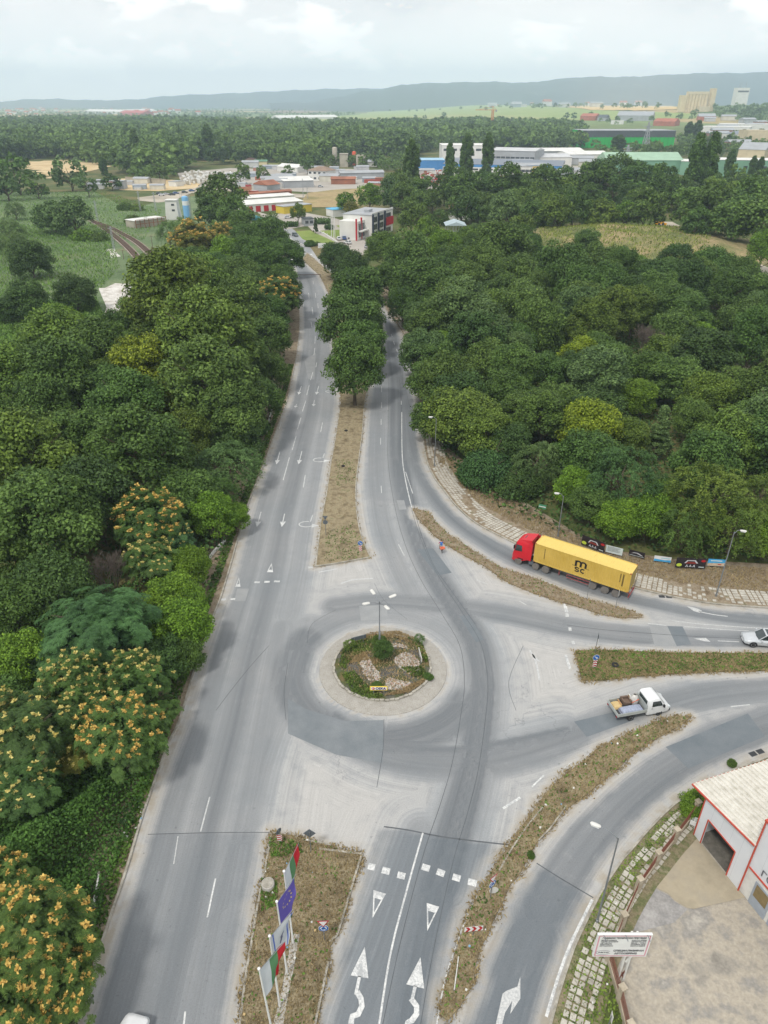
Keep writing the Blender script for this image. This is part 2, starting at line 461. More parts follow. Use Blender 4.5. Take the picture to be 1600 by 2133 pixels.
TR = [  # line, half width, darkness
 (lane(.20), 1.5, .60), (lane(.50), 1.5, .72), (lane(.80, 66), 1.4, .35), (lane(.78, 14, 66), 1.4, .5),
 (cat_px([(808, 640), (818, 720), (828, 800), (830, 880), (832, 960), (848, 1050), (872, 1130), (905, 1200), (950, 1270), (992, 1340), (1006, 1420), (1000, 1500), (985, 1600), (962, 1690), (934, 1780), (905, 1900), (880, 2020), (860, 2133), (840, 2240)]), 1.7, 1.0),
 *[(offset_line(cat_px([(836, 960), (850, 1050), (874, 1130), (907, 1200), (952, 1270), (994, 1340), (1008, 1420), (1002, 1500), (987, 1600), (964, 1690), (938, 1780), (915, 1850)]), q), .28, 1.35) for q in (-.75, .75)], (cat_px([(700, 1490), (760, 1530), (860, 1560), (960, 1560), (1060, 1545), (1180, 1520)]), .5, 1.1), (cat_px([(790, 700), (790, 800), (785, 900), (785, 1000), (800, 1100), (830, 1180), (860, 1240)]), 1.4, .42),
 (circ(9.9, 150, 330, 60), 2.1, 1.0), (circ(9.8, 95, 155, 20), 1.8, .6), (circ(9.6, -30, 100, 50), 1.6, .35),
 (cat_px([(700, 1262), (800, 1252), (930, 1262), (1050, 1278), (1180, 1305), (1300, 1322), (1440, 1332), (1600, 1335), (1760, 1338)]), 1.7, .75),
 (cat_px([(1760, 1415), (1600, 1432), (1480, 1445), (1380, 1470), (1280, 1505), (1170, 1545), (1050, 1580), (930, 1590), (800, 1570), (700, 1520)]), 1.9, .8),
 (cat_px([(835, 800), (850, 870), (866, 950), (900, 1020), (950, 1080), (1020, 1130), (1100, 1172), (1180, 1205), (1260, 1230), (1360, 1252), (1480, 1275), (1600, 1288), (1760, 1296)]), 1.7, .85),
 (cat_px([(1760, 1450), (1600, 1510), (1500, 1545), (1400, 1600), (1320, 1660), (1240, 1745), (1180, 1830), (1130, 1920), (1085, 2020), (1050, 2133), (1020, 2240)]), 2.4, .85),
 (cat_px([(1110, 1900), (1140, 1960), (1110, 2040), (1085, 2133)]), 1.0, .4),
 (cat_px([(880, 1730), (840, 1850), (790, 2000), (740, 2133), (720, 2240)]), 1.3, .45),
 (cat_px([(640, 1300), (610, 1380), (590, 1460), (540, 1600), (500, 1760), (440, 1950), (400, 2133)]), 1.5, .35),
 (cat_px([(590, 460), (620, 500), (650, 560), (668, 620), (668, 700), (655, 800)]), 1.4, .2)]
xs = np.arange(-62, 92, .4)
ys = np.concatenate([np.arange(14, 150, .4), np.arange(150, 380, 1.2)])
X, Y = np.meshgrid(xs, ys); n = len(xs)
x, y = X.ravel(), Y.ravel()
ii, jj = np.meshgrid(np.arange(n - 1), np.arange(len(ys) - 1)); a = (jj * n + ii).ravel()
cx = (x[a] + x[a + 1]) / 2; cy = (y[a] + y[a + n]) / 2
keep = in_poly(cx, cy, ROAD)
edge = np.full(cx.shape, 1e9)
for l in (LKs, RKs, SKs): edge = np.minimum(edge, dist_line(cx, cy, l[::3])[0])
keep |= edge < .55
a = a[keep]; F = np.stack([a, a + 1, a + n + 1, a + n], 1)
used = np.unique(F); rm = np.zeros(x.size, int); rm[used] = np.arange(len(used)); x, y = x[used], y[used]
dk = np.zeros(x.shape); best = np.full(x.shape, 1e9); U = np.zeros(x.shape); Vv = np.zeros(x.shape)
for line, hw, amt in TR:
 d, arc, sd = dist_line(x, y, line[::2] if len(line) > 60 else line)
 k = amt * (1 - sstep(hw * .45, hw * 1.55, d)); dk = np.maximum(dk, k)
 m = d < best; best = np.where(m, d, best); U = np.where(m, d * sd + 31 * amt, U); Vv = np.where(m, arc, Vv)
edge = np.full(x.shape, 1e9)
for l in (LKs, RKs, SKs): edge = np.minimum(edge, dist_line(x, y, l[::2])[0])
ISL = {
 'north_median': [(658, 1181), (669, 1087), (681, 1025), (690, 962), (697, 925), (710, 840), (706, 780), (696, 720), (690, 657), (684, 610), (666, 574), (630, 540), (640, 528), (690, 570), (735, 585), (772, 592), (790, 640), (795, 700), (783, 760), (768, 800), (759, 845), (755, 900), (747, 962), (741, 1025), (747, 1094), (762, 1141), (772, 1162)],
 'slip_island': [(864, 1061), (891, 1069), (912, 1094), (941, 1119), (975, 1141), (1012, 1166), (1053, 1187), (1106, 1203), (1147, 1219), (1187, 1237), (1225, 1250), (1272, 1262), (1319, 1275), (1337, 1286), (1303, 1287), (1256, 1281), (1209, 1266), (1162, 1253), (1116, 1237), (1069, 1219), (1037, 1200), (1006, 1178), (975, 1162), (944, 1144), (912, 1122), (887, 1097), (866, 1073)],
 'east_median': [(1198, 1357), (1242, 1355), (1325, 1358), (1394, 1361), (1497, 1362), (1600, 1362), (1760, 1364), (1760, 1392), (1600, 1398), (1497, 1400), (1394, 1405), (1325, 1410), (1256, 1418), (1212, 1418), (1205, 1387)],
 'southeast_island': [(1437, 1496), (1414, 1492), (1377, 1501), (1342, 1515), (1304, 1532), (1270, 1549), (1242, 1566), (1197, 1600), (1175, 1615), (1145, 1645), (1125, 1670), (1110, 1692), (1082, 1730), (1062, 1760), (1032, 1802), (1010, 1840), (985, 1887), (967, 1930), (950, 1985), (935, 2030), (925, 2075), (917, 2115), (932, 2127),
       (957, 2100), (975, 2070), (987, 2045), (990, 2012), (1005, 1970), (1022, 1932), (1035, 1905), (1050, 1875), (1062, 1845), (1080, 1825), (1100, 1790), (1115, 1760), (1145, 1725), (1172, 1692), (1210, 1665), (1250, 1632), (1291, 1600), (1311, 1576), (1352, 1549), (1394, 1525), (1428, 1504)],
 'south_median': [(566, 1736), (620, 1746), (700, 1768), (754, 1781), (740, 1825), (725, 1875), (712, 1920), (702, 1950), (687, 1975), (684, 2005), (675, 2050), (665, 2095), (657, 2133), (640, 2240), (470, 2240), (500, 2133), (512, 2037), (525, 1962), (537, 1887), (550, 1825)]}
ISLW = {k: W(v) for k, v in ISL.items()}
for k, v in ISLW.items():
 edge = np.minimum(edge, dist_line(x, y, v + [v[0]])[0])
edge = np.minimum(edge, np.abs(np.hypot(x - C0[0], y - C0[1]) - 6.9) * 6)
soil = 1 - sstep(.1, 1.3, edge)
dust = np.maximum(1 - sstep(.25, 1.7, edge), (1 - sstep(0, .9, dk)) * sstep(2.2, 5.5, best) * 1.0)
dust = np.maximum(dust, .45 * sstep(1.6, 2.6, best))
# newer, darker asphalt of the southern ends
tone = np.zeros(x.shape)
for poly, t in [([(790, 1722), (850, 1728), (930, 1742), (1064, 1762), (1010, 1845), (930, 2240), (560, 2240), (700, 2000), (760, 1790)], .80),
    ([(308, 1737), (440, 1733), (565, 1734), (520, 1960), (480, 2240), (100, 2240), (237, 1900)], .38),
    ([(1118, 1798), (1237, 1872), (1180, 2000), (1100, 2300), (900, 2300), (990, 2020), (1060, 1860)], .75),
    ([(780, 728), (857, 735), (900, 870), (1050, 1130), (1000, 1180), (850, 1050), (750, 1040), (760, 850)], .18)]:
 w = W(poly); sd_ = dist_line(x, y, w + [w[0]])[0]; ins = in_poly(x, y, w)
 tone = np.maximum(tone, t * np.where(ins, sstep(0, .25, sd_), 0))
m, nt, b = new_mat('worn_asphalt')
def attr(nt, nm):
 q = nd(nt, 'ShaderNodeAttribute'); q.attribute_name = nm; return q.outputs['Fac']
aD, aK, aT, aU, aV = (attr(nt, k) for k in ('dust', 'tyre', 'newer', 'across', 'along'))
uv = nd(nt, 'ShaderNodeCombineXYZ'); nt.links.new(mth(nt, 'MULTIPLY', aU, 4.6), uv.inputs[0]); nt.links.new(mth(nt, 'MULTIPLY', aV, .035), uv.inputs[1])
streak = noise(nt, 1.0, 5, .6, vec=uv.outputs[0])
big = noise(nt, .10, 6, .6); mid = noise(nt, .7, 5, .6, loc=(5, 1, 0)); fine = noise(nt, 9, 5, .75, loc=(1, 9, 2)); grit = noise(nt, 45, 2, .8)
base = mix(nt, ramp(nt, big, [(.3, 0.), (.7, 1.)]), srgb(146, 150, 153), srgb(160, 161, 162))
uv2 = nd(nt, 'ShaderNodeCombineXYZ'); nt.links.new(mth(nt, 'MULTIPLY', aU, 1.1), uv2.inputs[0]); nt.links.new(mth(nt, 'MULTIPLY', aV, .02), uv2.inputs[1]); wide = noise(nt, 1.0, 3, .5, vec=uv2.outputs[0], loc=(4, 4, 4))
K = mth(nt, 'MULTIPLY', aK, mth(nt, 'ADD', -.25, mth(nt, 'ADD', mth(nt, 'MULTIPLY', streak, 1.0), mth(nt, 'MULTIPLY', wide, 1.4))), clamp=True)
c = mix(nt, mth(nt, 'MULTIPLY', K, .72, clamp=True), base, srgb(84, 90, 96))
c = mix(nt, mth(nt, 'MULTIPLY', aT, .8), c, srgb(96, 104, 111))
Dn = mth(nt, 'MULTIPLY', mth(nt, 'SUBTRACT', mth(nt, 'ADD', mth(nt, 'MULTIPLY', aD, 1.5), mth(nt, 'MULTIPLY', mth(nt, 'ADD', mid, streak), .9)), 1.0), .85, clamp=True)
c = mix(nt, mth(nt, 'MULTIPLY', Dn, mth(nt, 'SUBTRACT', 1.0, mth(nt, 'MULTIPLY', aT, .55))), c, srgb(174, 173, 171))
c = mix(nt, 1.0, c, ramp(nt, streak, [(.28, .86), (.72, 1.10)]), 'MULTIPLY')
c = mix(nt, 1.0, c, ramp(nt, fine, [(.25, .80), (.5, 1.0), (.75, 1.12)]), 'MULTIPLY')
c = mix(nt, 1.0, c, ramp(nt, grit, [(.3, .90), (.7, 1.10)]), 'MULTIPLY')
c = mix(nt, mth(nt, 'MULTIPLY', attr(nt, 'soil'), ramp(nt, mid, [(.40, 0.), (.62, .75)])), c, srgb(150, 140, 122))
oil = ramp(nt, noise(nt, 2.6, 3, .5, loc=(2, 8, 5)), [(.66, 0.), (.74, .5)])
c = mix(nt, mth(nt, 'MULTIPLY', oil, ramp(nt, big, [(.4, .25), (.6, 1.)])), c, srgb(84, 88, 92))
c = mix(nt, ramp(nt, mid, [(.30, .22), (.5, 0.)]), c, srgb(120, 124, 127))
# sparse hairline cracks and sealed joints
vo = nd(nt, 'ShaderNodeTexVoronoi'); vo.feature = 'DISTANCE_TO_EDGE'; vo.inputs['Scale'].default_value = .17
tc = nd(nt, 'ShaderNodeTexCoord'); dn = nd(nt, 'ShaderNodeTexNoise'); dn.inputs['Scale'].default_value = .8; dn.inputs['Detail'].default_value = 5
nt.links.new(tc.outputs['Object'], dn.inputs['Vector'])
vm = nd(nt, 'ShaderNodeVectorMath'); vm.operation = 'SCALE'; nt.links.new(dn.outputs['Color'], vm.inputs[0]); vm.inputs['Scale'].default_value = 3.2
va = nd(nt, 'ShaderNodeVectorMath'); va.operation = 'ADD'; nt.links.new(tc.outputs['Object'], va.inputs[0]); nt.links.new(vm.outputs[0], va.inputs[1]); nt.links.new(va.outputs[0], vo.inputs['Vector'])
cr = ramp(nt, vo.outputs['Distance'], [(.003, 1.), (.010, 0.)])
crm = mth(nt, 'MULTIPLY', cr, ramp(nt, noise(nt, .06, 3, .5, loc=(9, 3, 0)), [(.56, 0.), (.64, .4)]))
c = mix(nt, crm, c, srgb(92, 96, 100))
nt.links.new(c, b.inputs['Base Color']); b.inputs['Roughness'].default_value = .82; b.inputs['Specular IOR Level'].default_value = .3
bp = nd(nt, 'ShaderNodeBump'); bp.inputs['Strength'].default_value = .25; bp.inputs['Distance'].default_value = .02
nt.links.new(grit, bp.inputs['Height']); nt.links.new(bp.outputs[0], b.inputs['Normal'])
M_ASPH = m
V = np.stack([x, y, np.zeros(x.shape)], 1)
struct(link('road', np_mesh('road', V, rm[F], M_ASPH, attrs=[('soil', 'POINT', soil), ('dust', 'POINT', dust), ('tyre', 'POINT', dk), ('newer', 'POINT', tone), ('across', 'POINT', U), ('along', 'POINT', Vv)])))
M_PATCH = mottle('patch_asphalt', [srgb(104, 112, 118), srgb(118, 124, 129)], .5, 12, .85, .2, .02, fine_amt=.16)
M_PATCHL = mottle('old_patch_asphalt', [srgb(138, 141, 143), srgb(152, 154, 155)], .5, 12, .85, .2, .02, fine_amt=.14)
M_PATCHD = mottle('dark_patch_asphalt', [srgb(110, 117, 122), srgb(128, 133, 137)], .5, 12, .85, .2, .02, fine_amt=.2)
M_TAR = flat('tar_seal', srgb(84, 88, 92), .7, var=.25)
M_CONC = mottle('pale_concrete', [srgb(150, 148, 143), srgb(174, 171, 165), srgb(192, 189, 183)], .5, 7, .9, .3, .03, fine_amt=.18)
M_KERB = mottle('kerb_stone', [srgb(128, 124, 114), srgb(160, 156, 146), srgb(182, 178, 168)], 1.2, 9, .9, .4, .02, fine_amt=.25)
M_DRY = mottle('dry_grass', [srgb(104, 94, 76), srgb(134, 122, 98), srgb(156, 144, 118), srgb(112, 112, 80)], .8, 9, .95, .9, .08, fine_amt=.42)
M_DRYB = mottle('bare_dry_soil', [srgb(108, 94, 76), srgb(132, 118, 98), srgb(150, 138, 120), srgb(104, 104, 74)], .9, 7, .95, .8, .08, fine_amt=.38)
M_MIXG = mottle('weedy_verge', [srgb(74, 86, 48), srgb(108, 104, 68), srgb(134, 118, 88), srgb(82, 96, 52)], .9, 8, .95, .9, .08, fine_amt=.42)
M_DUST = mottle('road_dust', [srgb(168, 162, 152), srgb(186, 181, 172), srgb(196, 192, 184)], .8, 8, .95, .3, .02, fine_amt=.14)
def px_sheet(name, pts, z, mat, curve=False):
 w = W(pts); w = catmull(w, .8, True) if curve else w
 return struct(MB().sheet(w, z).build(name, mat))
def px_patch(pts, mat=None, z=.004): return px_sheet('road_patch', pts, z, mat or M_PATCH)
px_patch([(868, 1144), (902, 1142), (941, 1193), (912, 1199)]); px_patch([(826, 1042), (842, 1042), (847, 1061), (832, 1062)], M_PATCHL)
px_patch([(956, 1282), (976, 1282), (1008, 1332), (992, 1338)]); px_patch([(1387, 1556), (1558, 1486), (1594, 1534), (1434, 1601)])
px_patch([(1196, 1503), (1300, 1478), (1320, 1500), (1222, 1535)]); px_patch([(1390, 1304), (1422, 1305), (1440, 1342), (1410, 1346)])
px_patch([(494, 1226), (519, 1226), (511, 1252), (488, 1252)], M_PATCHL); px_patch([(1352, 1300), (1390, 1304), (1410, 1346), (1364, 1346)], M_PATCHL)
px_patch([(655, 790), (642, 790), (634, 750), (658, 735)], M_PATCHL)
px_patch([(748, 1262), (806, 1260), (808, 1290), (752, 1293)], M_PATCHL)
def crack(pts, w=.07, z=.007): struct(MB().strip(catmull(W(pts), .6), w, z).build('road_crack', M_TAR))
crack([(308, 1738), (380, 1736), (470, 1734), (562, 1734)], .06); crack([(800, 1722), (850, 1729), (915, 1742), (990, 1752), (1062, 1760)], .12)
crack([(1118, 1798), (1165, 1828), (1236, 1870)], .09); crack([(1181, 1302), (1260, 1312), (1360, 1320), (1450, 1326), (1540, 1330)], .07)
crack([(800, 1498), (798, 1560), (785, 1640)], .05); crack([(560, 1345), (520, 1390), (480, 1440), (450, 1480)], .05)
crack([(855, 1000), (868, 1080), (900, 1170), (940, 1230), (990, 1300)], .06); crack([(842, 700), (838, 800), (836, 900), (842, 1000)], .05)
for q in (.5, -1.9): struct(MB().strip(offset_line(TR[4][0], q)[60:], .05, .007).build('road_crack', M_TAR))
crack([(600, 1380), (592, 1440), (596, 1500)], .05); crack([(1090, 1345), (1060, 1420), (1075, 1480)], .04)
px_patch([(600, 1455), (640, 1478), (720, 1502), (799, 1500), (798, 1590), (700, 1572), (600, 1528)], M_PATCHD, .006)
px_patch([(1240, 1560), (1262, 1553), (1258, 1560), (1245, 1566)], M_TAR); crack([(780, 1215), (800, 1250), (848, 1290)], .03); crack([(640, 1340), (650, 1300), (700, 1270)], .04)
# ------------------------------------------------------------------ islands and verges
def island(name, w, mat, h=.13, kerb=True, closed=True, kerb_pts=None):
 w2 = catmull(w, .7, True)
 o = struct(MB().prism(w2, -.02, h, bottom=False).build(name, mat))
 return o, w2
for k, mt_ in (('north_median', M_DRY), ('slip_island', M_DRYB), ('east_median', M_MIXG), ('southeast_island', M_DRY), ('south_median', M_DRY)):
 w = ISLW[k]
 if k in ('south_median', 'north_median', 'east_median'): o = struct(MB().prism(w, -.02, .13, bottom=False).build(k, mt_))
 else: island(k, w, mt_)
def kerb(pts, w=.16, z=.17, px=True, name='kerb', step=1.0, off=0.0):
 l = catmull(W(pts), step) if px else pts
 return struct(MB().rail(l, w, -.02, z, off=off).build(name, M_KERB))
kerb([(658, 1181), (669, 1087), (681, 1025), (690, 962), (697, 925), (708, 852)]); kerb([(772, 1162), (762, 1141), (747, 1094), (741, 1025), (747, 962), (755, 900), (759, 845), (768, 800)])
kerb([(658, 1181), (700, 1175), (772, 1162)], z=.2); kerb([(566, 1736), (550, 1825), (537, 1887), (525, 1962), (512, 2037), (500, 2133), (488, 2230)])
kerb([(566, 1736), (574, 1738)]); kerb([(630, 1750), (690, 1762)], z=.15); kerb([(665, 1770), (700, 1774), (754, 1781)]); kerb([(754, 1781), (740, 1825), (725, 1875), (712, 1920), (702, 1950)])
kerb([(702, 1950), (686, 1964)]); kerb([(684, 2005), (675, 2050), (665, 2095), (657, 2133), (640, 2230)])
kerb([(1130, 1684), (1110, 1708), (1082, 1745), (1055, 1788), (1040, 1815)], .12); kerb([(1180, 1680), (1145, 1728), (1122, 1752)], .12)
for l, off in ((LKs, .10), (RKs, .10), (SKs, .10)): kerb(l, px=False, off=off, w=.18)
def verge(line, w0, w1, mat, name, z0=.10, z1=.0, step=1, near=None):
 """strip of ground beside a kerb, on the left of the line's direction"""
 A, B, C = offset_line(line, w0), offset_line(line, (w0 + w1) / 2), offset_line(line, w1); n = len(line)
 vs = [(p[0], p[1], z0) for p in A] + [(p[0], p[1], (z0 + z1) / 2 + .02) for p in B] + [(p[0], p[1], z1) for p in C]
 fs = [(k * n + i, k * n + n + i, k * n + n + i + 1, k * n + i + 1) for k in (0, 1) for i in range(n - 1)]
 return struct(MB().add(vs, fs).build(name, mat))
verge(LKs, .18, 4.2, M_DRYB, 'roadside_verge')
verge(RKs, .18, 3.4, M_DRYB, 'roadside_verge', .09, .05)
verge(SKs, .18, 3.1, mottle('trodden_verge', [srgb(112, 106, 84), srgb(140, 130, 106), srgb(104, 110, 74), srgb(150, 142, 118)], .9, 8, .95, .9, .08, fine_amt=.35), 'roadside_verge', .10, .06)
# dry bank between the paving and the wood on the right
px_sheet('dry_bank', [(905, 985), (950, 1030), (1010, 1080), (1090, 1120), (1180, 1160), (1260, 1185), (1330, 1205), (1420, 1225), (1500, 1235), (1600, 1243), (1800, 1250), (1800, 1160), (1600, 1175), (1500, 1170), (1400, 1165), (1300, 1150), (1200, 1110), (1100, 1050), (1000, 990), (930, 930)], .055, M_DRYB)
# low paving slabs, broken and overgrown, as many separate slabs joined in one laid surface
M_SLAB = mottle('paving_slab', [srgb(150, 146, 136), srgb(178, 174, 164), srgb(196, 193, 184)], .9, 8, .9, .3, .02, fine_amt=.2)
def paving(line, o0, rows, size, name, gone, z=.13, i0=0, i1=None, seed=3):
 rd = random.Random(seed); mb = MB(); fine = catmull(line, size)
 fine = fine[i0:i1]
 nz = lambda x, y: (math.sin(x * .55 + 1.3) * math.cos(y * .47 + .4) + math.sin(x * .21 - y * .33)) * .5
 for r in range(rows):
  A = offset_line(fine, o0 + r * size + .03); B = offset_line(fine, o0 + (r + 1) * size - .03)
  for i in range(len(fine) - 1):
   if nz(A[i][0] + r * 2, A[i][1]) + rd.uniform(-.5, .5) < gone: continue
   g = .06 + rd.random() * .05; q = []
   for (p, p2) in ((A[i], A[i + 1]), (B[i + 1], B[i])):
    q += [(p[0] + (p2[0] - p[0]) * g, p[1] + (p2[1] - p[1]) * g), (p[0] + (p2[0] - p[0]) * (1 - g), p[1] + (p2[1] - p[1]) * (1 - g))]
   c = (sum(a[0] for a in q) / 4, sum(a[1] for a in q) / 4); s = rd.uniform(.84, .99); q = [(c[0] + (a[0] - c[0]) * s + rd.uniform(-.02, .02), c[1] + (a[1] - c[1]) * s + rd.uniform(-.02, .02)) for a in q]
   mb.prism(q, z - .06, z + rd.uniform(-.012, .012), bottom=False)
 return struct(mb.build(name, M_SLAB))
paving(RKs[48:], .5, 6, .5, 'pavement', -.42, z=.12, seed=2)
paving(SKs, .62, 4, .46, 'pavement', -.30, z=.15, seed=5)
# ------------------------------------------------------------------ painted markings
m, nt, b = new_mat('road_paint')
nn = noise(nt, 6, 6, .75); n2 = noise(nt, 1.1, 3, .6)
wear = mth(nt, 'ADD', mth(nt, 'MULTIPLY', nn, .6), mth(nt, 'MULTIPLY', n2, .4))
nt.links.new(ramp(nt, wear, [(.42, srgb(160, 163, 165)), (.56, srgb(210, 211, 210))]), b.inputs['Base Color']); b.inputs['Roughness'].default_value = .7
M_PAINT = m
m, nt, b = new_mat('faded_road_paint')
nn = noise(nt, 6, 6, .75)
nt.links.new(ramp(nt, nn, [(.38, srgb(160, 163, 165)), (.62, srgb(200, 201, 200))]), b.inputs['Base Color']); b.inputs['Roughness'].default_value = .8
M_PAINTF = m
ZP = .012
def mark(name='road_marking', faded=False, **kw):
 return name, (M_PAINTF if faded else M_PAINT)
def pline(pts, w=.13, faded=False, dash=None, px=True, name='lane_line'):
 l = catmull(W(pts), .5) if px else pts
 mb = MB()
 if not dash: mb.strip(l, w, ZP)
 else:
  on, off = dash; s = 0; cur = []
  for i in range(len(l) - 1):
   L = math.dist(l[i], l[i + 1])
   if s % (on + off) < on: cur.append(l[i])
   elif len(cur) > 1: mb.strip(cur, w, ZP); cur = []
   else: cur = []
   s += L
  if len(cur) > 1: mb.strip(cur, w, ZP)
 return struct(mb.build(name, M_PAINTF if faded else M_PAINT))
def ppoly(polys, faded=False, name='road_marking'):
 mb = MB()
 for p in polys: mb.sheet(W(p), ZP)
 return struct(mb.build(name, M_PAINTF if faded else M_PAINT))
# left road: dashes and arrows
for p in ([(652, 775), (647, 792)], [(644, 803), (639, 823)], [(637, 835), (630, 857)], [(627, 870), (620, 894)], [(617, 908), (609, 937)], [(603, 953), (590, 1000)], [(582, 893), (586, 880)], [(636, 990), (632, 1015)], [(672, 880), (668, 900)],
    [(449, 1830), (432, 1911)], [(657, 700), (656, 716)], [(656, 725), (654, 740)], [(660, 755), (658, 765)], [(386, 2107), (380, 2160)]):
 pline(p, .12, name='lane_line')
pline([(437, 1660), (418, 1732)], .12, True); pline([(371, 1742), (362, 1800)], .08, True)
for p in ([(652, 585), (653, 592)], [(657, 610), (658, 620)], [(662, 632), (663, 642)], [(643, 610), (644, 622)], [(650, 640), (652, 655)], [(648, 670), (650, 682)], [(668, 655), (670, 668)]): pline(p, .12)
def arrow_px(ax, ay, bx, by, w=.13, hw=.42, hl=1.5, faded=False):
 a, b2 = Vector(G(ax, ay)), Vector(G(bx, by)); d = (b2 - a).normalized(); n = Vector((-d.y, d.x)); h = b2 - d * hl
 pts = [a - n * w / 2, h - n * w / 2, h - n * hw, b2, h + n * hw, h + n * w / 2, a + n * w / 2]
 return struct(MB().sheet([(p.x, p.y) for p in pts], ZP).build('road_arrow', M_PAINTF if faded else M_PAINT))
for q in ((628, 804, 622, 822), (664, 804, 659, 822), (583, 941, 576, 967), (629, 940, 622, 967), (593, 1070, 587, 1098)): arrow_px(*q)
arrow_px(544, 1066, 535, 1098, faded=True); arrow_px(655, 833, 653, 846, faded=True, hl=1); arrow_px(618, 842, 615, 849, faded=True, hl=.8)
def uturn(px, py, s=1.0, faded=False):
 c = Vector(G(px, py)); pts = [(c.x + s * (1.9 * math.cos(t) * .55 - .1), c.y + s * .75 * math.sin(t)) for t in np.linspace(R(75), R(320), 14)]
 mb = MB(); mb.strip(pts, .18, ZP); mb.strip([(c.x + s * .4, c.y + s * .7), (c.x + s * .55, c.y + s * 2.6)], .14, ZP)
 e = pts[-1]; mb.sheet([(e[0], e[1] - .5), (e[0] + 1.0, e[1] + .15), (e[0], e[1] + .6)], ZP)
 struct(mb.build('road_arrow', M_PAINTF if faded else M_PAINT))
uturn(690, 815); uturn(667, 958); uturn(640, 1092, 1.0, True)
def give_way_px(A, B, C, w=.28):
 """hollow triangle marking, A and B the base, C the far tip"""
 P = [Vector(G(*p)) for p in (A, B, C)]; c = (P[0] + P[1] + P[2]) / 3; I = [c + (p - c) * .52 for p in P]
 b0 = (P[0] + P[1]) / 2; I = [i + (c - b0).normalized() * .22 for i in I]
 mb = MB(); mb.add([(p.x, p.y, ZP) for p in P + I], [(0, 1, 4, 3), (1, 2, 5, 4), (2, 0, 3, 5)]); struct(mb.build('give_way_triangle', M_PAINT, fix=False))
give_way_px((556, 1192), (569, 1192), (566, 1173)); give_way_px((490, 1223), (501, 1222), (498, 1203))
give_way_px((804, 1862), (778, 1854), (776, 1913)); give_way_px((915, 1889), (889, 1881), (890, 1940))
def dash_quads(qs, w, faded=False, name='give_way_line'):
 mb = MB()
 for a, b2 in qs: mb.strip([G(*a), G(*b2)], w, ZP)
 struct(mb.build(name, M_PAINTF if faded else M_PAINT))
dash_quads([((530, 1213), (541, 1213)), ((551, 1212), (562, 1212)), ((571, 1211), (583, 1211)), ((461, 1249), (470, 1249)), ((480, 1248), (490, 1248)), ((642, 1182), (652, 1182))], .38)
dash_quads([((767, 1804), (781, 1807)), ((796, 1812), (812, 1816)), ((828, 1822), (844, 1826)), ((879, 1805), (895, 1810)), ((910, 1815), (926, 1821)), ((943, 1826), (959, 1831)), ((975, 1836), (993, 1841))], .55)
pline([(881, 1735), (850, 1845), (815, 1980), (790, 2133), (775, 2230)], .14)
pline([(1058, 1762), (1040, 1792), (1022, 1820)], .12); pline([(1003, 1850), (985, 1885), (965, 1930), (945, 1985), (925, 2050), (910, 2133), (895, 2200)], .10)
pline([(1234, 1874), (1210, 1922), (1187, 1970), (1168, 2020), (1153, 2067), (1138, 2118)], .2)
pline([(1048, 1684), (1084, 1661)], .22); pline([(1108, 1639), (1133, 1615)], .14); pline([(1176, 1600), (1190, 1588)], .10, True)
def big_arrow(tail, neck, tip, hw=.62, w=.22, curl=None, name='road_arrow'):
 t, nck, tp = (Vector(G(*p)) for p in (tail, neck, tip)); d = (tp - nck).normalized(); n = Vector((-d.y, d.x)); mb = MB()
 mb.sheet([(p.x, p.y) for p in (nck - n * hw, tp, nck + n * hw)], ZP); mb.strip([(t.x, t.y), ((nck + d * .05).x, (nck + d * .05).y)], w, ZP)
 if curl: mb.strip(catmull(W(curl), .3), w * 1.7, ZP + .002)
 struct(mb.build(name, M_PAINT))
big_arrow((741, 2072), (749, 2035), (760, 1972), curl=[(744, 2066), (752, 2080), (754, 2096), (746, 2113), (734, 2117), (731, 2140)])
big_arrow((859, 2080), (865, 2055), (876, 1994), curl=[(856, 2080), (868, 2096), (868, 2112), (858, 2126), (850, 2130), (846, 2150)])
struct(MB().sheet(W([(1033, 2133), (1047, 2070), (1055, 2064), (1078, 2055), (1084, 2034), (1084, 2080), (1063, 2112), (1067, 2085), (1052, 2110), (1042, 2150)]), ZP).build('road_arrow', M_PAINTF))
# right carriageway
pline([(837, 859), (837, 900), (838, 950), (842, 985), (850, 1025), (859, 1062)], .14); pline([(845, 983), (852, 1005), (860, 1028)], .10)
for p in ([(815, 696), (817, 702)], [(820, 711), (822, 718)], [(826, 727), (828, 733)], [(829, 740), (830, 748)], [(836, 835), (836, 843)], [(795, 805), (795, 817)], [(795, 838), (795, 850)], [(794, 873), (794, 885)], [(793, 912), (793, 926)], [(794, 1012), (795, 1027)], [(830, 1134), (842, 1157)], [(993, 1208), (1016, 1217)], [(1082, 1252), (1096, 1260)]):
 pline(p, .12, True)
ppoly([[(836, 731), (850, 733), (856, 741), (846, 739)], [(838, 756), (853, 757), (860, 768), (848, 765)], [(843, 804), (856, 805), (862, 813), (851, 811)]])
ppoly([[(1173, 1258), (1180, 1258), (1184, 1276), (1177, 1276)], [(1178, 1278), (1184, 1278), (1185, 1285), (1178, 1285)]]); ppoly([[(1184, 1307), (1190, 1307), (1191, 1314), (1185, 1314)], [(1190, 1335), (1196, 1335), (1198, 1342), (1192, 1342)]], True)
ppoly([[(1176, 1365), (1181, 1364), (1190, 1393), (1185, 1394)]])
pline([(1124, 1417), (1118, 1385), (1110, 1362)], .2, True); pline([(1104, 1355), (1114, 1370), (1124, 1378)], .18, True)
pline([(664, 1192), (703, 1185)], .2, True); pline([(710, 1216), (735, 1208), (777, 1205)], .22, True)
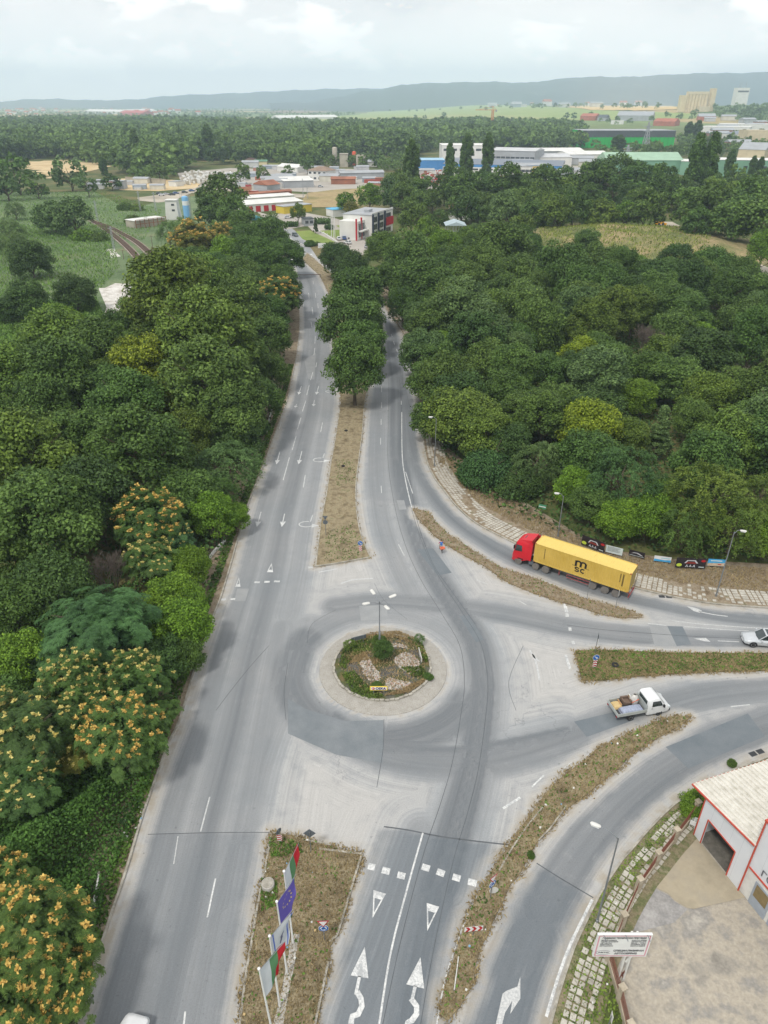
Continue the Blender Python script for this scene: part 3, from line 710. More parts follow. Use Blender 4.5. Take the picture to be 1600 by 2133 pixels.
ppoly([[(1431, 1263), (1448, 1266), (1462, 1272), (1458, 1277), (1445, 1273)]], True); pline([(1456, 1274), (1485, 1280), (1516, 1284)], .16, True)
pline([(1350, 1299), (1388, 1303)], .14, True); pline([(1400, 1293), (1460, 1300), (1540, 1306), (1600, 1309)], .11, True); pline([(1425, 1305), (1500, 1311), (1560, 1314)], .1, True)
pline([(1495, 1335), (1540, 1337)], .12, True); ppoly([[(1445, 1330), (1470, 1329), (1480, 1337), (1468, 1336)]], True)
pline([(1522, 1472), (1562, 1468)], .14, True)
# zebra by the far junction
ppoly([[(625, 531), (636, 531), (637, 534), (625, 534)], [(641, 529), (650, 529), (651, 532), (642, 532)]])
# ------------------------------------------------------------------ roundabout
m, nt, b = new_mat('stone_setts')
vo = nd(nt, 'ShaderNodeTexVoronoi'); vo.feature = 'DISTANCE_TO_EDGE'; vo.inputs['Scale'].default_value = 5.5
tc = nd(nt, 'ShaderNodeTexCoord'); nt.links.new(tc.outputs['Object'], vo.inputs['Vector'])
jt = ramp(nt, vo.outputs['Distance'], [(.02, 0.), (.09, 1.)])
c = mix(nt, noise(nt, 1.3, 5, .6), srgb(140, 137, 130), srgb(182, 179, 173)); c = mix(nt, mth(nt, 'MULTIPLY', mth(nt, 'SUBTRACT', 1.0, jt), .5), c, srgb(124, 116, 102))
nt.links.new(c, b.inputs['Base Color']); b.inputs['Roughness'].default_value = .85
bp = nd(nt, 'ShaderNodeBump'); bp.inputs['Strength'].default_value = .5; bp.inputs['Distance'].default_value = .03; nt.links.new(jt, bp.inputs['Height']); nt.links.new(bp.outputs[0], b.inputs['Normal'])
M_SETT = m
mb = MB(); n = 72; IC = (C0[0] - .1, C0[1] + .25)
A = circ(6.75, 0, 360, n)[:-1]; B = [(IC[0] + 5.2 * math.cos(2 * math.pi * i / n), IC[1] + 5.2 * math.sin(2 * math.pi * i / n)) for i in range(n)]
mb.add([(p[0], p[1], .0) for p in A] + [(p[0] * .995 + C0[0] * .005, p[1] * .995 + C0[1] * .005, .07) for p in A] + [(p[0], p[1], .16) for p in B],
    [(k * n + i, k * n + (i + 1) % n, (k + 1) * n + (i + 1) % n, (k + 1) * n + i) for k in (0, 1) for i in range(n)])
struct(mb.build('roundabout_apron', M_SETT))
rk = random.Random(4); mb = MB()
for i in range(64):
 a0 = 2 * math.pi * i / 64; r = 5.15 + rk.uniform(-.05, .05); mb.box((IC[0] + r * math.cos(a0), IC[1] + r * math.sin(a0), .2), (.24, .46, .26 + rk.uniform(-.04, .04)), rz=a0)
struct(mb.build('kerb', M_KERB))
M_ISLE = mottle('weedy_slate', [srgb(84, 84, 82), srgb(104, 102, 98), srgb(84, 92, 56), srgb(118, 104, 74)], .55, 9, .95, .9, .08, fine_amt=.5)
mb = MB(); rings = [(5.1, .2), (4.2, .38), (3.0, .55), (1.6, .66), (.4, .70)]
vs = [(IC[0] + r * math.cos(2 * math.pi * i / n), IC[1] + r * math.sin(2 * math.pi * i / n), z) for r, z in rings for i in range(n)]
fs = [(k * n + i, k * n + (i + 1) % n, (k + 1) * n + (i + 1) % n, (k + 1) * n + i) for k in range(4) for i in range(n)] + [tuple(4 * n + i for i in range(n))]
struct(mb.add(vs, fs).build('roundabout_bed', M_ISLE, smooth=True))
def bed_z(x, y):
 return float(np.interp(math.hypot(x - IC[0], y - IC[1]), [.4, 1.6, 3.0, 4.2, 5.1], [.70, .66, .55, .38, .2]))
def pebbles(name, pts, label, size=.10, cols=None, n=700, seed=1):
 """a bed of loose stones, heaped in an outlined shape"""
 w = catmull([G(a, b, .5) for a, b in pts], .3, True); P = np.array(w); rd = random.Random(seed); mb = MB(); k = 0
 while k < n:
  x, y = rd.uniform(P[:, 0].min(), P[:, 0].max()), rd.uniform(P[:, 1].min(), P[:, 1].max())
  if not bool(in_poly(np.array([x]), np.array([y]), w)[0]): continue
  k += 1; s = size * rd.uniform(.5, 1.3); z = bed_z(x, y) + s * .25
  vs = [(x + s * math.cos(t + k) * rd.uniform(.7, 1.1), y + s * math.sin(t + k) * rd.uniform(.7, 1.1), z) for t in np.linspace(0, 5.03, 5)] + [(x, y, z + s * rd.uniform(.3, .6)), (x, y, z - s)]
  mb.add(vs, [(i, (i + 1) % 5, 5) for i in range(5)], rd.choice((0, 0, 1, 2)))
 o = mb.build(name, [M_PEB1, M_PEB2, M_PEB3]); return tag(o, label, 'stones', kind='stuff')
M_PEB1 = flat('white_pebble', srgb(188, 184, 176), .8, var=.2, vscale=20); M_PEB2 = flat('pink_pebble', srgb(176, 150, 138), .8, var=.2, vscale=20); M_PEB3 = flat('grey_pebble', srgb(140, 136, 132), .8, var=.2, vscale=20)
pebbles('white_stones', [(824, 1372), (840, 1361), (856, 1362), (872, 1376), (876, 1395), (868, 1404), (850, 1403), (832, 1392), (822, 1382)], 'white stones laid in an oval on the right of the roundabout bed', n=1100)
pebbles('white_stones', [(750, 1384), (757, 1374), (768, 1370), (776, 1388), (790, 1404), (792, 1418), (775, 1420), (760, 1408)], 'white stones half overgrown on the left of the roundabout bed', n=650, seed=2)
pebbles('white_stones', [(806, 1414), (828, 1417), (852, 1420), (862, 1424), (848, 1432), (830, 1435), (806, 1434)], 'white stones in a wedge right of the yellow board', n=520, seed=3)
pebbles('white_stones', [(798, 1344), (820, 1340), (845, 1344), (850, 1350), (830, 1348), (806, 1349)], 'white stones in a thin arc behind the lamp post on the roundabout', n=260, seed=4)
# ------------------------------------------------------------------ fields, tracks and open land farther off
M_REED = mottle('reed_meadow', [srgb(84, 104, 70), srgb(102, 122, 86), srgb(118, 134, 98), srgb(130, 134, 98)], .05, 1.3, .95, 1.0, .5, fine_amt=.42)
M_FIELD = mottle('green_field', [srgb(128, 146, 84), srgb(140, 156, 92), srgb(150, 160, 100)], .006, .05, .95, 0, fine_amt=.12)
M_FIELD2 = mottle('pale_green_field', [srgb(140, 150, 92), srgb(156, 158, 104)], .01, .05, .95, 0, fine_amt=.12)
M_WHEAT = mottle('stubble_field', [srgb(196, 168, 116), srgb(206, 182, 132)], .01, .08, .95, 0, fine_amt=.12)
M_BROWNF = mottle('ploughed_field', [srgb(132, 112, 92), srgb(150, 128, 104)], .01, .08, .95, 0, fine_amt=.12)
M_DIRT = mottle('pale_dirt', [srgb(150, 142, 128), srgb(176, 168, 154), srgb(190, 182, 168)], .05, .8, .95, .3, .1, fine_amt=.2)
M_SAND = mottle('sandy_ground', [srgb(176, 152, 112), srgb(196, 174, 134), srgb(206, 190, 156)], .04, .6, .95, .3, .1, fine_amt=.2)
M_LAWN = mottle('lawn', [srgb(104, 124, 58), srgb(122, 140, 70), srgb(136, 146, 82)], .12, 2, .95, .5, .1, fine_amt=.25)
M_WHITEROCK = mottle('white_cracked_slab', [srgb(150, 142, 130), srgb(206, 202, 196), srgb(220, 218, 213)], .35, 2.2, .9, .5, .1, fine_amt=.3)
M_PAVE = mottle('yard_paving', [srgb(158, 152, 144), srgb(176, 171, 163)], .08, 1.5, .9, .2, .05, fine_amt=.15)
px_sheet('meadow', [(-300, 400), (200, 400), (330, 470), (300, 560), (230, 700), (100, 780), (-20, 900), (-500, 900)], -.03, M_REED)
px_sheet('meadow', [(200, 455), (330, 420), (450, 400), (500, 460), (420, 520), (350, 580), (330, 520)], -.035, M_REED)
px_sheet('broken_slab', [(218, 600), (240, 590), (272, 592), (276, 615), (278, 628), (262, 668), (215, 662), (222, 640), (205, 600)], .02, M_WHITEROCK)
px_sheet('broken_slab', [(222, 520), (240, 517), (244, 528), (252, 534), (232, 537)], .02, M_WHITEROCK)
# railway bed
RAILA = cat_px([(310, 630), (312, 600), (305, 570), (288, 540), (262, 512), (232, 487), (200, 465), (180, 455)], 2.0)
RAILB = cat_px([(346, 600), (344, 575), (332, 550), (310, 527), (284, 505), (255, 488), (225, 473), (195, 463)], 2.0)
RAILN = cat_px([(-60, 1180), (20, 1110), (70, 1060), (140, 960), (200, 860), (260, 760), (300, 680), (312, 620)], 2.0)
M_BALLAST = mottle('railway_ballast', [srgb(126, 116, 106), srgb(150, 140, 128), srgb(168, 160, 150)], .4, 4, .95, .6, .1, fine_amt=.3)
M_RUST = flat('rusty_rail', srgb(104, 70, 62), .6, var=.3); M_SLEEPER = flat('sleeper', srgb(112, 98, 88), .9, var=.25)
for ln in (RAILA, RAILB, RAILN):
 mb = MB(); mb.rail(ln, 3.4, 0, .3); struct(mb.build('railway_bed', M_BALLAST))
 t = thing('railway_track', {id(RAILA): 'left of the two rusty railway tracks curving through the meadow', id(RAILB): 'right of the two rusty railway tracks curving through the meadow', id(RAILN): 'railway track glimpsed at the left edge beneath the tall plane tree'}[id(ln)], 'railway track', (ln[0][0], ln[0][1], 0))
 off = [(p[0] - ln[0][0], p[1] - ln[0][1]) for p in ln]
 for s in (-.75, .75): MB().rail(off, .12, .42, .60, off=s).build('rail', M_RUST, t)
 mb = MB(); fl = catmull(off, .9)
 for i in range(len(fl) - 1):
  dx, dy = fl[i + 1][0] - fl[i][0], fl[i + 1][1] - fl[i][1]; mb.box((fl[i][0], fl[i][1], .36), (.25, 2.5, .14), rz=math.atan2(dy, dx))
 MB.build(mb, 'sleepers', M_SLEEPER, t)
# mound of dry grass behind the wood
mo = [G(*p) for p in [(1115, 500), (1180, 484), (1280, 478), (1380, 472), (1440, 490), (1480, 520), (1470, 560), (1380, 575), (1280, 570), (1180, 560), (1120, 540)]]
mx, my = np.mean(mo, 0)
def mound_h(x, y):
 q = ((x - mx) / 62) ** 2 + ((y - my) / 46) ** 2
 return 7.5 * np.clip(1 - q, 0, 1) ** .7 + .8 * np.sin(x * .21) * np.cos(y * .17) * np.clip(1 - q, 0, 1)
xs = np.arange(mx - 68, mx + 68, 1.5); ys = np.arange(my - 52, my + 52, 1.5); X, Y = np.meshgrid(xs, ys); n = len(xs)
Z = mound_h(X, Y) - .15; ii, jj = np.meshgrid(np.arange(n - 1), np.arange(len(ys) - 1)); a = (jj * n + ii).ravel()
M_MOUND = mottle('mound_grass', [srgb(150, 138, 104), srgb(104, 114, 72), srgb(132, 130, 88), srgb(166, 148, 112), srgb(98, 110, 70)], .045, 1.1, .95, 1.0, .5, fine_amt=.45)
struct(link('grassy_mound', np_mesh('grassy_mound', np.stack([X.ravel(), Y.ravel(), Z.ravel()], 1), np.stack([a, a + 1, a + n + 1, a + n], 1), M_MOUND, smooth=True)))
px_sheet('dirt_track', [(1378, 462), (1400, 462), (1470, 498), (1560, 540), (1640, 575), (1640, 592), (1560, 556), (1480, 522), (1420, 492), (1372, 480)], .06, M_DIRT)
px_sheet('dirt_track', [(768, 586), (792, 590), (800, 598), (772, 602), (764, 594)], .06, M_SAND)
px_sheet('field', [(640, 402), (700, 395), (760, 392), (750, 430), (690, 432), (620, 432)], .1, mottle('dry_slope', [srgb(150, 132, 98), srgb(166, 148, 110), srgb(128, 122, 80)], .05, .7, .95, .6, .3, fine_amt=.3))
px_sheet('forecourt', [(535, 440), (560, 448), (620, 440), (700, 455), (770, 480), (790, 500), (775, 520), (740, 540), (670, 500), (640, 470), (600, 478), (560, 470)], .03, M_PAVE)
px_sheet('lawn', [(616, 482), (645, 480), (700, 505), (695, 506), (650, 508), (630, 498)], .07, M_LAWN)
px_sheet('lawn', [(665, 481), (715, 478), (755, 478), (757, 490), (720, 495), (700, 497)], .07, M_LAWN); px_sheet('lawn', [(700, 470), (735, 466), (740, 476), (710, 477)], .07, M_LAWN)
px_sheet('lawn', [(640, 505), (690, 508), (740, 530), (750, 548), (690, 560), (660, 535)], .05, M_MIXG)
px_sheet('dirt_track', [(285, 412), (360, 402), (420, 388), (470, 385), (520, 392), (560, 400), (640, 405), (640, 412), (540, 408), (470, 396), (400, 402), (360, 418), (330, 422), (290, 418)], .05, M_DIRT)
px_sheet('yard_ground', [(230, 372), (330, 372), (420, 380), (410, 392), (330, 398), (250, 396)], .04, M_SAND)
px_sheet('yard_ground', [(370, 360), (480, 350), (560, 352), (640, 350), (740, 352), (800, 356), (800, 400), (640, 400), (480, 392), (380, 388)], .03, M_PAVE)
px_sheet('yard_ground', [(860, 350), (1000, 345), (1230, 345), (1240, 375), (900, 395), (860, 385)], .03, M_PAVE)
px_drape('sandy_yard', [(50, 338), (130, 334), (215, 340), (225, 352), (130, 362), (110, 372), (60, 352)], 12, M_SAND, .2)
px_drape('sandy_yard', [(0, 243), (60, 240), (95, 252), (40, 266), (0, 264)], 14, M_WHEAT, .3)
px_drape('field', [(556, 258), (640, 243), (740, 240), (820, 222), (1000, 214.5), (1130, 222), (1300, 232), (1470, 238), (1480, 246), (1300, 250), (1150, 252), (1000, 254), (860, 260), (700, 262)], 22, M_FIELD, .4)
px_drape('field', [(720, 246), (900, 240), (1100, 243), (1200, 250), (1000, 254), (860, 260), (700, 262), (600, 259)], 20, M_FIELD2, .9)
px_drape('field', [(1180, 224), (1260, 219), (1400, 221), (1420, 228), (1330, 231), (1230, 230)], 20, M_WHEAT, 1.4)
px_drape('field', [(560, 233), (620, 227), (740, 226), (700, 232), (620, 236)], 25, M_BROWNF, .5)
px_drape('field', [(200, 330), (290, 322), (350, 325), (300, 338), (220, 340)], 14, M_FIELD2, .2)
px_drape('field', [(470, 333), (560, 328), (620, 335), (600, 345), (500, 345)], 14, M_FIELD2, .2)
# far hills on the horizon
m, nt, b = new_mat('wooded_hillside')
c = ramp(nt, noise(nt, .004, 8, .65), [(.35, srgb(28, 42, 46)), (.6, srgb(42, 58, 58)), (.74, srgb(96, 100, 84))])
nt.links.new(c, b.inputs['Base Color']); b.inputs['Roughness'].default_value = 1.0
def ridge(name, prof, dist, depth, base=0, mat=m):
 xs = np.arange(prof[0][0], prof[-1][0] + 1, 12); out = []
 for px in xs:
  py = np.interp(px, [p[0] for p in prof], [p[1] for p in prof]) + .9 * math.sin(px * .09) + .6 * math.sin(px * .23 + 1)
  v = (py - 1066.5) / FPX; t = dist / (CP - SP * v); x = (px - 800) / FPX * t; out.append((x, CAM_H - t * (SP + CP * v)))
 lev = [(0, 0), (.25, .22), (.5, .55), (.75, .86), (1, 1), (1.5, 1.02)]; V = []
 rr = np.random.default_rng(5)
 for k, (dy, hz) in enumerate(lev):
  for i, (x, z) in enumerate(out):
   V.append((x * (1 + (dy - 1) * depth / dist), dist + (dy - 1) * depth + 120 * math.sin(i * .35 + k), base + (z - base) * hz * (1 + (.05 * rr.standard_normal() if 0 < k < 4 else 0))))
 n = len(out); F = [(k * n + i, k * n + i + 1, (k + 1) * n + i + 1, (k + 1) * n + i) for k in range(len(lev) - 1) for i in range(n - 1)]
 struct(link(name, np_mesh(name, np.array(V), np.array(F), mat, smooth=True)))
ridge('hills', [(-500, 214), (0, 212), (40, 207), (120, 206), (200, 209), (280, 207), (350, 200), (480, 194), (600, 189), (680, 185), (800, 184), (880, 186), (1000, 192), (1200, 205), (2200, 214)], 10400, 1500)
ridge('hills', [(560, 214), (640, 213), (700, 202), (760, 190), (800, 186), (840, 176), (900, 172), (1000, 171), (1100, 172), (1150, 166), (1200, 161), (1300, 160), (1400, 155), (1500, 152), (1600, 150), (2400, 142)], 8200, 1900)
# ------------------------------------------------------------------ foliage
def leaf_mat(name, dark, light, trans=.22, rough=.6):
 m, nt, b = new_mat(name)
 at = nd(nt, 'ShaderNodeAttribute'); at.attribute_name = 'leaf_tone'
 oi = nd(nt, 'ShaderNodeObjectInfo')
 c = mix(nt, at.outputs['Fac'], dark, light); c = mix(nt, 1.0, c, oi.outputs['Color'], 'MULTIPLY')
 nt.links.new(c, b.inputs['Base Color']); b.inputs['Roughness'].default_value = rough; b.inputs['Specular IOR Level'].default_value = .25
 tr = nd(nt, 'ShaderNodeBsdfTranslucent'); nt.links.new(mix(nt, .5, c, (.10, .14, .02)), tr.inputs['Color'])
 ms = nd(nt, 'ShaderNodeMixShader'); ms.inputs[0].default_value = trans
 nt.links.new(b.outputs[0], ms.inputs[1]); nt.links.new(tr.outputs[0], ms.inputs[2])
 nt.links.new(ms.outputs[0], nt.nodes['Material Output'].inputs['Surface']); return m
M_LEAF = leaf_mat('broad_leaf', (.028, .062, .014), (.180, .285, .060))
M_FLOWER = leaf_mat('seed_cluster', (.46, .29, .07), (.74, .54, .16), .1, .8)
M_FLOWERY = leaf_mat('yellow_seed_cluster', (.46, .38, .10), (.72, .64, .24), .1, .8)
M_BARK = flat('bark', srgb(92, 82, 68), .95, var=.3, vscale=3); M_BARKP = flat('pale_bark', srgb(140, 134, 120), .95, var=.3, vscale=3)
TG = np.random.default_rng(2024)
def unit(n):
 v = TG.standard_normal((n, 3)); return v / np.linalg.norm(v, axis=1)[:, None]
def leaves(P, N, size, tone, aspect=.62, droop=0.0):
 """one folded leaf blade (two triangles as a quad) per point"""
 n = len(P); N = N + .55 * TG.standard_normal((n, 3)) * 1.0; N /= np.linalg.norm(N, axis=1)[:, None]
 T = np.cross(N, unit(n)); T /= np.linalg.norm(T, axis=1)[:, None]; B = np.cross(N, T)
 if droop: T[:, 2] -= droop; T /= np.linalg.norm(T, axis=1)[:, None]
 s = size * TG.uniform(.6, 1.35, n)[:, None]
 V = np.stack([P - T * s, P - B * s * aspect + N * s * .12, P + T * s, P + B * s * aspect + N * s * .12], 1).reshape(-1, 3)
 F = np.arange(4 * n).reshape(n, 4); return V, F, tone
def lobes_round(n, hz=1.0, up=.15, rmin=.30, rmax=.86, wide=1.0):
 D = unit(n * 3); D = D[D[:, 2] > -.62][:n]; r = TG.uniform(rmin, rmax, len(D)) ** .55
 r = np.clip(r, 0, .86); C = D * r[:, None]; C[:, 2] = C[:, 2] * hz + up * hz; C[:, :2] *= wide; return C
def crown(kind, nl, per, size, lr=(.20, .34), seed=1):
 global TG
 TG = np.random.default_rng(seed)
 if kind == 'round': C = lobes_round(nl, 1.0)
 elif kind == 'tall': C = lobes_round(nl, 1.12)
 elif kind == 'poplar':
  z = TG.uniform(-1, 1, nl); a = TG.uniform(0, 6.28, nl); w = .24 * np.sqrt(np.clip(1 - np.abs(z * .98 + .1) ** 2.6, 0.03, 1)) * TG.uniform(.3, 1, nl) ** .5
  C = np.stack([w * np.cos(a), w * np.sin(a), z * 1.05], 1); lr = (.07, .12)
 elif kind == 'cone':
  z = TG.uniform(0, 1, nl); a = TG.uniform(0, 6.28, nl); w = (1 - z) * .62 * TG.uniform(.55, 1, nl); C = np.stack([w * np.cos(a), w * np.sin(a), z * 2.3 - 1.1], 1); lr = (.12, .2)
 elif kind == 'bush': C = lobes_round(nl, .62, .0, .4, .9)
 P = []; N = []; T = []
 for i, c in enumerate(C):
  r = TG.uniform(*lr); k = int(per * (r / lr[1]) ** 2)
  D = unit(k * 2); o = c / (np.linalg.norm(c) + 1e-6) * .5 + np.array([0, 0, .65]); D = D[(D @ o) > -.35][:k]
  rr = r * TG.uniform(.62, 1.06, len(D)); rr = rr * (1 + .16 * np.sin(D[:, 0] * 9 + i) * np.cos(D[:, 1] * 8 - i))
  sq = np.array([1, 1, .78]) if kind not in ('poplar',) else np.array([1, 1, 1.6])
  P.append(c + D * rr[:, None] * sq); N.append(D * .8 + np.array([0, 0, .55])); lt = TG.uniform(.25, .62)
  T.append(np.clip(lt + TG.normal(0, .20, len(D)), 0, 1))
 P, N, T = np.concatenate(P), np.concatenate(N), np.concatenate(T)
 # light twigs poking out for an uneven outline
 V, F, T = leaves(P, N, size, T, droop=.4 if kind == 'cone' else 0.0)
 me = np_mesh('crown', V, F, M_LEAF, attrs=[('leaf_tone', 'FACE', T)]); return me
def fine_crown(seed, n=16000, size=.030, hz=.9):
 """drooping sprays (acacia / willow like)"""
 global TG
 TG = np.random.default_rng(seed); C = lobes_round(110, hz, .1, .3, .95); P = []; N = []; T = []
 for i, c in enumerate(C):
  d = c / (np.linalg.norm(c) + 1e-6) + TG.normal(0, .35, 3); d[2] = abs(d[2]) * .3; d /= np.linalg.norm(d); tn = TG.uniform(.2, .7)
  for k in range(3):
   dd = d + TG.normal(0, .5, 3); dd /= np.linalg.norm(dd); t = TG.uniform(0, 1, n // 330)
   L = .42; p = c + dd * (t * L)[:, None]; p[:, 2] -= .30 * t ** 2; p += TG.normal(0, .028, p.shape)
   P.append(p); N.append(np.tile(np.array([0, 0, 1.0]) + dd * .3, (len(t), 1))); T.append(np.clip(tn + TG.normal(0, .18, len(t)), 0, 1))
 P, N, T = np.concatenate(P), np.concatenate(N), np.concatenate(T); V, F, T = leaves(P, N, size, T, .4, .3)
 return np_mesh('crown', V, F, M_LEAF, attrs=[('leaf_tone', 'FACE', T)])
def frond_crown(seed, nros=150, hz=.8, flowers=0.0, fmat=0, sparse=1.0):
 """tree with whorls of long feathered leaves and, at some tips, star-like seed clusters; returns (crown, blossom)"""
 global TG
 TG = np.random.default_rng(seed); D = unit(nros * 3); D = D[D[:, 2] > -.30][:nros]; r = TG.uniform(.62, 1.0, len(D)); r *= 1 + .14 * np.sin(D[:, 0] * 6 + seed) * np.cos(D[:, 1] * 7)
 C = D * r[:, None]; C[:, 2] *= hz
 Vs = []; Fs = []; Ts = []; o = 0; FV = []; FF = []; FT = []; fo = 0
 for i, c in enumerate(C):
  ax = D[i] * .6 + np.array([0, 0, .9]); ax /= np.linalg.norm(ax); t1 = np.cross(ax, [1, .2, .1]); t1 /= np.linalg.norm(t1); t2 = np.cross(ax, t1)
  nf = TG.integers(9, 13); tn = TG.uniform(.2, .6); L0 = TG.uniform(.15, .21)
  for f in range(nf):
   a = 6.283 * f / nf + TG.uniform(-.25, .25); d = math.cos(a) * t1 + math.sin(a) * t2; L = L0 * TG.uniform(.75, 1.15); s = np.cross(ax, d)
   for k in range(1, 8):
    t = k / 8; p = c + d * L * t + ax * (.05 * math.sin(t * 2.6) - .07 * t * t); w = L * .26 * math.sin(.5 + t * 2.4); dz = -ax * w * .25
    for sg in (-1, 1):
     q = p + sg * s * w + d * w * .3 + dz; h = d * L * .048
     Vs += [p - h, q - h * .6, q + h * .6, p + h]; Fs.append((o, o + 1, o + 2, o + 3)); Ts.append(min(1, max(0, tn + TG.normal(0, .12)))); o += 4
  if TG.random() < flowers and D[i][2] > .02:
   for k in range(3):
    cc = c + ax * .06 + TG.normal(0, .022, 3)
    for q in range(7):
     d = unit(1)[0]; d[2] = abs(d[2]) * .5 + .1; e = unit(1)[0]; L = TG.uniform(.042, .07)
     w = np.cross(d, e); w /= np.linalg.norm(w) + 1e-6; FV += [cc, cc + d * L * .6 + w * L * .38, cc + d * L * 1.2, cc + d * L * .6 - w * L * .38]; FF.append((fo, fo + 1, fo + 2, fo + 3)); FT.append(TG.uniform(0, 1)); fo += 4
 # inner leaves so the crown is not hollow
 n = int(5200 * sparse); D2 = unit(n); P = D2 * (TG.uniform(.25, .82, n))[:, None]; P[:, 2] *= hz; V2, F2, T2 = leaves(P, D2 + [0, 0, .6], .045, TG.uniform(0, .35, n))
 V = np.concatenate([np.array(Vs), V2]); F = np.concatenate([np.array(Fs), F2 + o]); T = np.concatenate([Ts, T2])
 cr = np_mesh('crown', V, F, M_LEAF, attrs=[('leaf_tone', 'FACE', T)])
 bl = np_mesh('seed_clusters', np.array(FV), np.array(FF), M_FLOWERY if fmat else M_FLOWER, attrs=[('leaf_tone', 'FACE', FT)]) if FV else None
 return cr, bl
def trunk_mesh(kind, seed, mat, base, nlimb=9, rad=.055):
 """tapered trunk with limbs; crown centre at z=0, foot at z=-base (crown radius = 1)"""
 rd = random.Random(seed); mb = MB(); top = {'poplar': .9, 'cone': 1.1}.get(kind, .45)
 pts = [(rd.uniform(-.03, .03) * k, rd.uniform(-.03, .03) * k, -base + (top + base) * k / 5) for k in range(6)]
 mb.tube(pts, [rad * 1.35, rad, rad * .85, rad * .65, rad * .42, rad * .12], 7)
 for i in range(nlimb):
  t = rd.uniform(.35, .85); k = min(4, int(t * 5)); p = pts[k]; a = rd.uniform(0, 6.28); L = {'poplar': .2, 'cone': .4}.get(kind, rd.uniform(.5, .8)); dz = rd.uniform(.2, .6)
  q = (p[0] + L * .5 * math.cos(a), p[1] + L * .5 * math.sin(a), p[2] + dz * .45 * L / .6); q2 = (p[0] + L * math.cos(a + .2), p[1] + L * math.sin(a + .2), p[2] + dz * L / .6)
  mb.tube([p, q, q2], [rad * .45, rad * .28, rad * .08], 5)
  for s in (-1, 1):
   b2 = a + s * .7; q3 = (q[0] + L * .4 * math.cos(b2), q[1] + L * .4 * math.sin(b2), q[2] + .18); mb.tube([q, q3], [rad * .22, rad * .06], 4)
 o = mb.build('trunk', mat); me = o.data; bpy.data.objects.remove(o); return me
def bare_mesh(seed):
 rd = random.Random(seed); mb = MB()
 def br(p, d, L, r, dep):
  q = p + d * L; mb.tube([p, q], [r, r * .6], 4, cap=False)
  if dep == 0: return
  for _ in range(4 if dep > 1 else 5):
   nd_ = (d + Vector((rd.uniform(-.6, .6), rd.uniform(-.6, .6), rd.uniform(-.1, .45)))).normalized(); br(q, nd_, L * rd.uniform(.55, .8), r * .55, dep - 1)
 for i in range(5):
  br(Vector((rd.uniform(-.2, .2), rd.uniform(-.2, .2), -1.2)), Vector((rd.uniform(-.35, .35), rd.uniform(-.35, .35), 1)).normalized(), .65, .03, 4)
 o = mb.build('crown', flat('dead_twigs', srgb(104, 94, 86), .95, var=.2)); me = o.data; bpy.data.objects.remove(o); return me
# name: (crown meshes by detail, trunk, crown-centre height in radii, blossoms)
NEARN, MIDN, LOWN = dict(nl=110, per=260, size=.038), dict(nl=60, per=120, size=.062), dict(nl=26, per=34, size=.13)
PROTO = {}
def proto(kind, variants, base, shape, mat=None, **kw):
 lst = []
 for sd in range(variants):
  lst.append([crown(shape, c['nl'], c['per'], c['size'], seed=sd * 17 + len(kind) + j, **kw) for j, c in enumerate((NEARN, MIDN, LOWN))])
 PROTO[kind] = dict(crowns=lst, trunk=trunk_mesh(shape, len(kind), mat or M_BARK, base, 12 if shape != 'cone' else 20), base=base)
proto('round', 4, 1.05, 'round'); proto('tall', 3, 1.32, 'tall', lr=(.17, .30)); proto('poplar', 2, 1.15, 'poplar'); proto('cone', 1, 1.5, 'cone'); proto('bush', 2, .42, 'bush')
PROTO['fine'] = dict(crowns=[[fine_crown(3)] * 2 + [crown('round', 26, 34, .13, seed=77)], [fine_crown(9)] * 2 + [crown('round', 26, 34, .13, seed=78)]], trunk=PROTO['round']['trunk'], base=1.2)
fr = {}
for k, (sd, n, hz, fl, fm, sp_) in {'frond': (3, 190, .62, 0, 0, 1), 'frond_orange': (5, 200, .85, .9, 0, 1), 'frond_yellow': (8, 150, .85, .85, 1, .6), 'frond_few': (11, 210, .75, .45, 1, 1)}.items():
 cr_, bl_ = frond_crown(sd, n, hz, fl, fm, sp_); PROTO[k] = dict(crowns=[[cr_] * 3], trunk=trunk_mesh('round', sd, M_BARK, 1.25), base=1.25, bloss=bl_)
PROTO['bare'] = dict(crowns=[[bare_mesh(3)] * 3], trunk=None, base=1.2)
TONE = {  # multiplier on the leaf colours
 'dark green': (.62, .72, .80), 'deep green': (.80, .90, .85), 'mid green': (1.0, 1.02, .95), 'light green': (1.30, 1.25, .9), 'yellow green': (2.1, 1.75, .55), 'olive green': (1.18, 1.08, .78),
 'grey green': (1.08, 1.10, 1.55), 'blue green': (.62, .82, 1.15), 'golden green': (2.0, 1.50, .55), 'bright green': (1.35, 1.45, .60), 'silvery green': (1.75, 1.7, 2.2), 'grey brown': (1, 1, 1), 'rust green': (1.7, 1.05, .8)}
TREES = []      # placed: x, y, radius
KN = {'round': 'broadleaf_tree', 'tall': 'plane_tree', 'poplar': 'poplar_tree', 'cone': 'conifer_tree', 'bush': 'bush', 'fine': 'acacia_tree', 'frond': 'tree_of_heaven', 'frond_orange': 'tree_of_heaven', 'frond_yellow': 'tree_of_heaven', 'frond_few': 'tree_of_heaven', 'bare': 'dead_tree'}
KW = {'round': 'tree', 'tall': 'tall tree', 'poplar': 'slender poplar', 'cone': 'conifer', 'bush': 'bush', 'fine': 'feathery tree', 'frond': 'broad-topped tree', 'frond_orange': 'tree with orange seed clusters', 'frond_yellow': 'tree with yellow seed clusters', 'frond_few': 'tree with few yellow clusters', 'bare': 'leafless tree'}
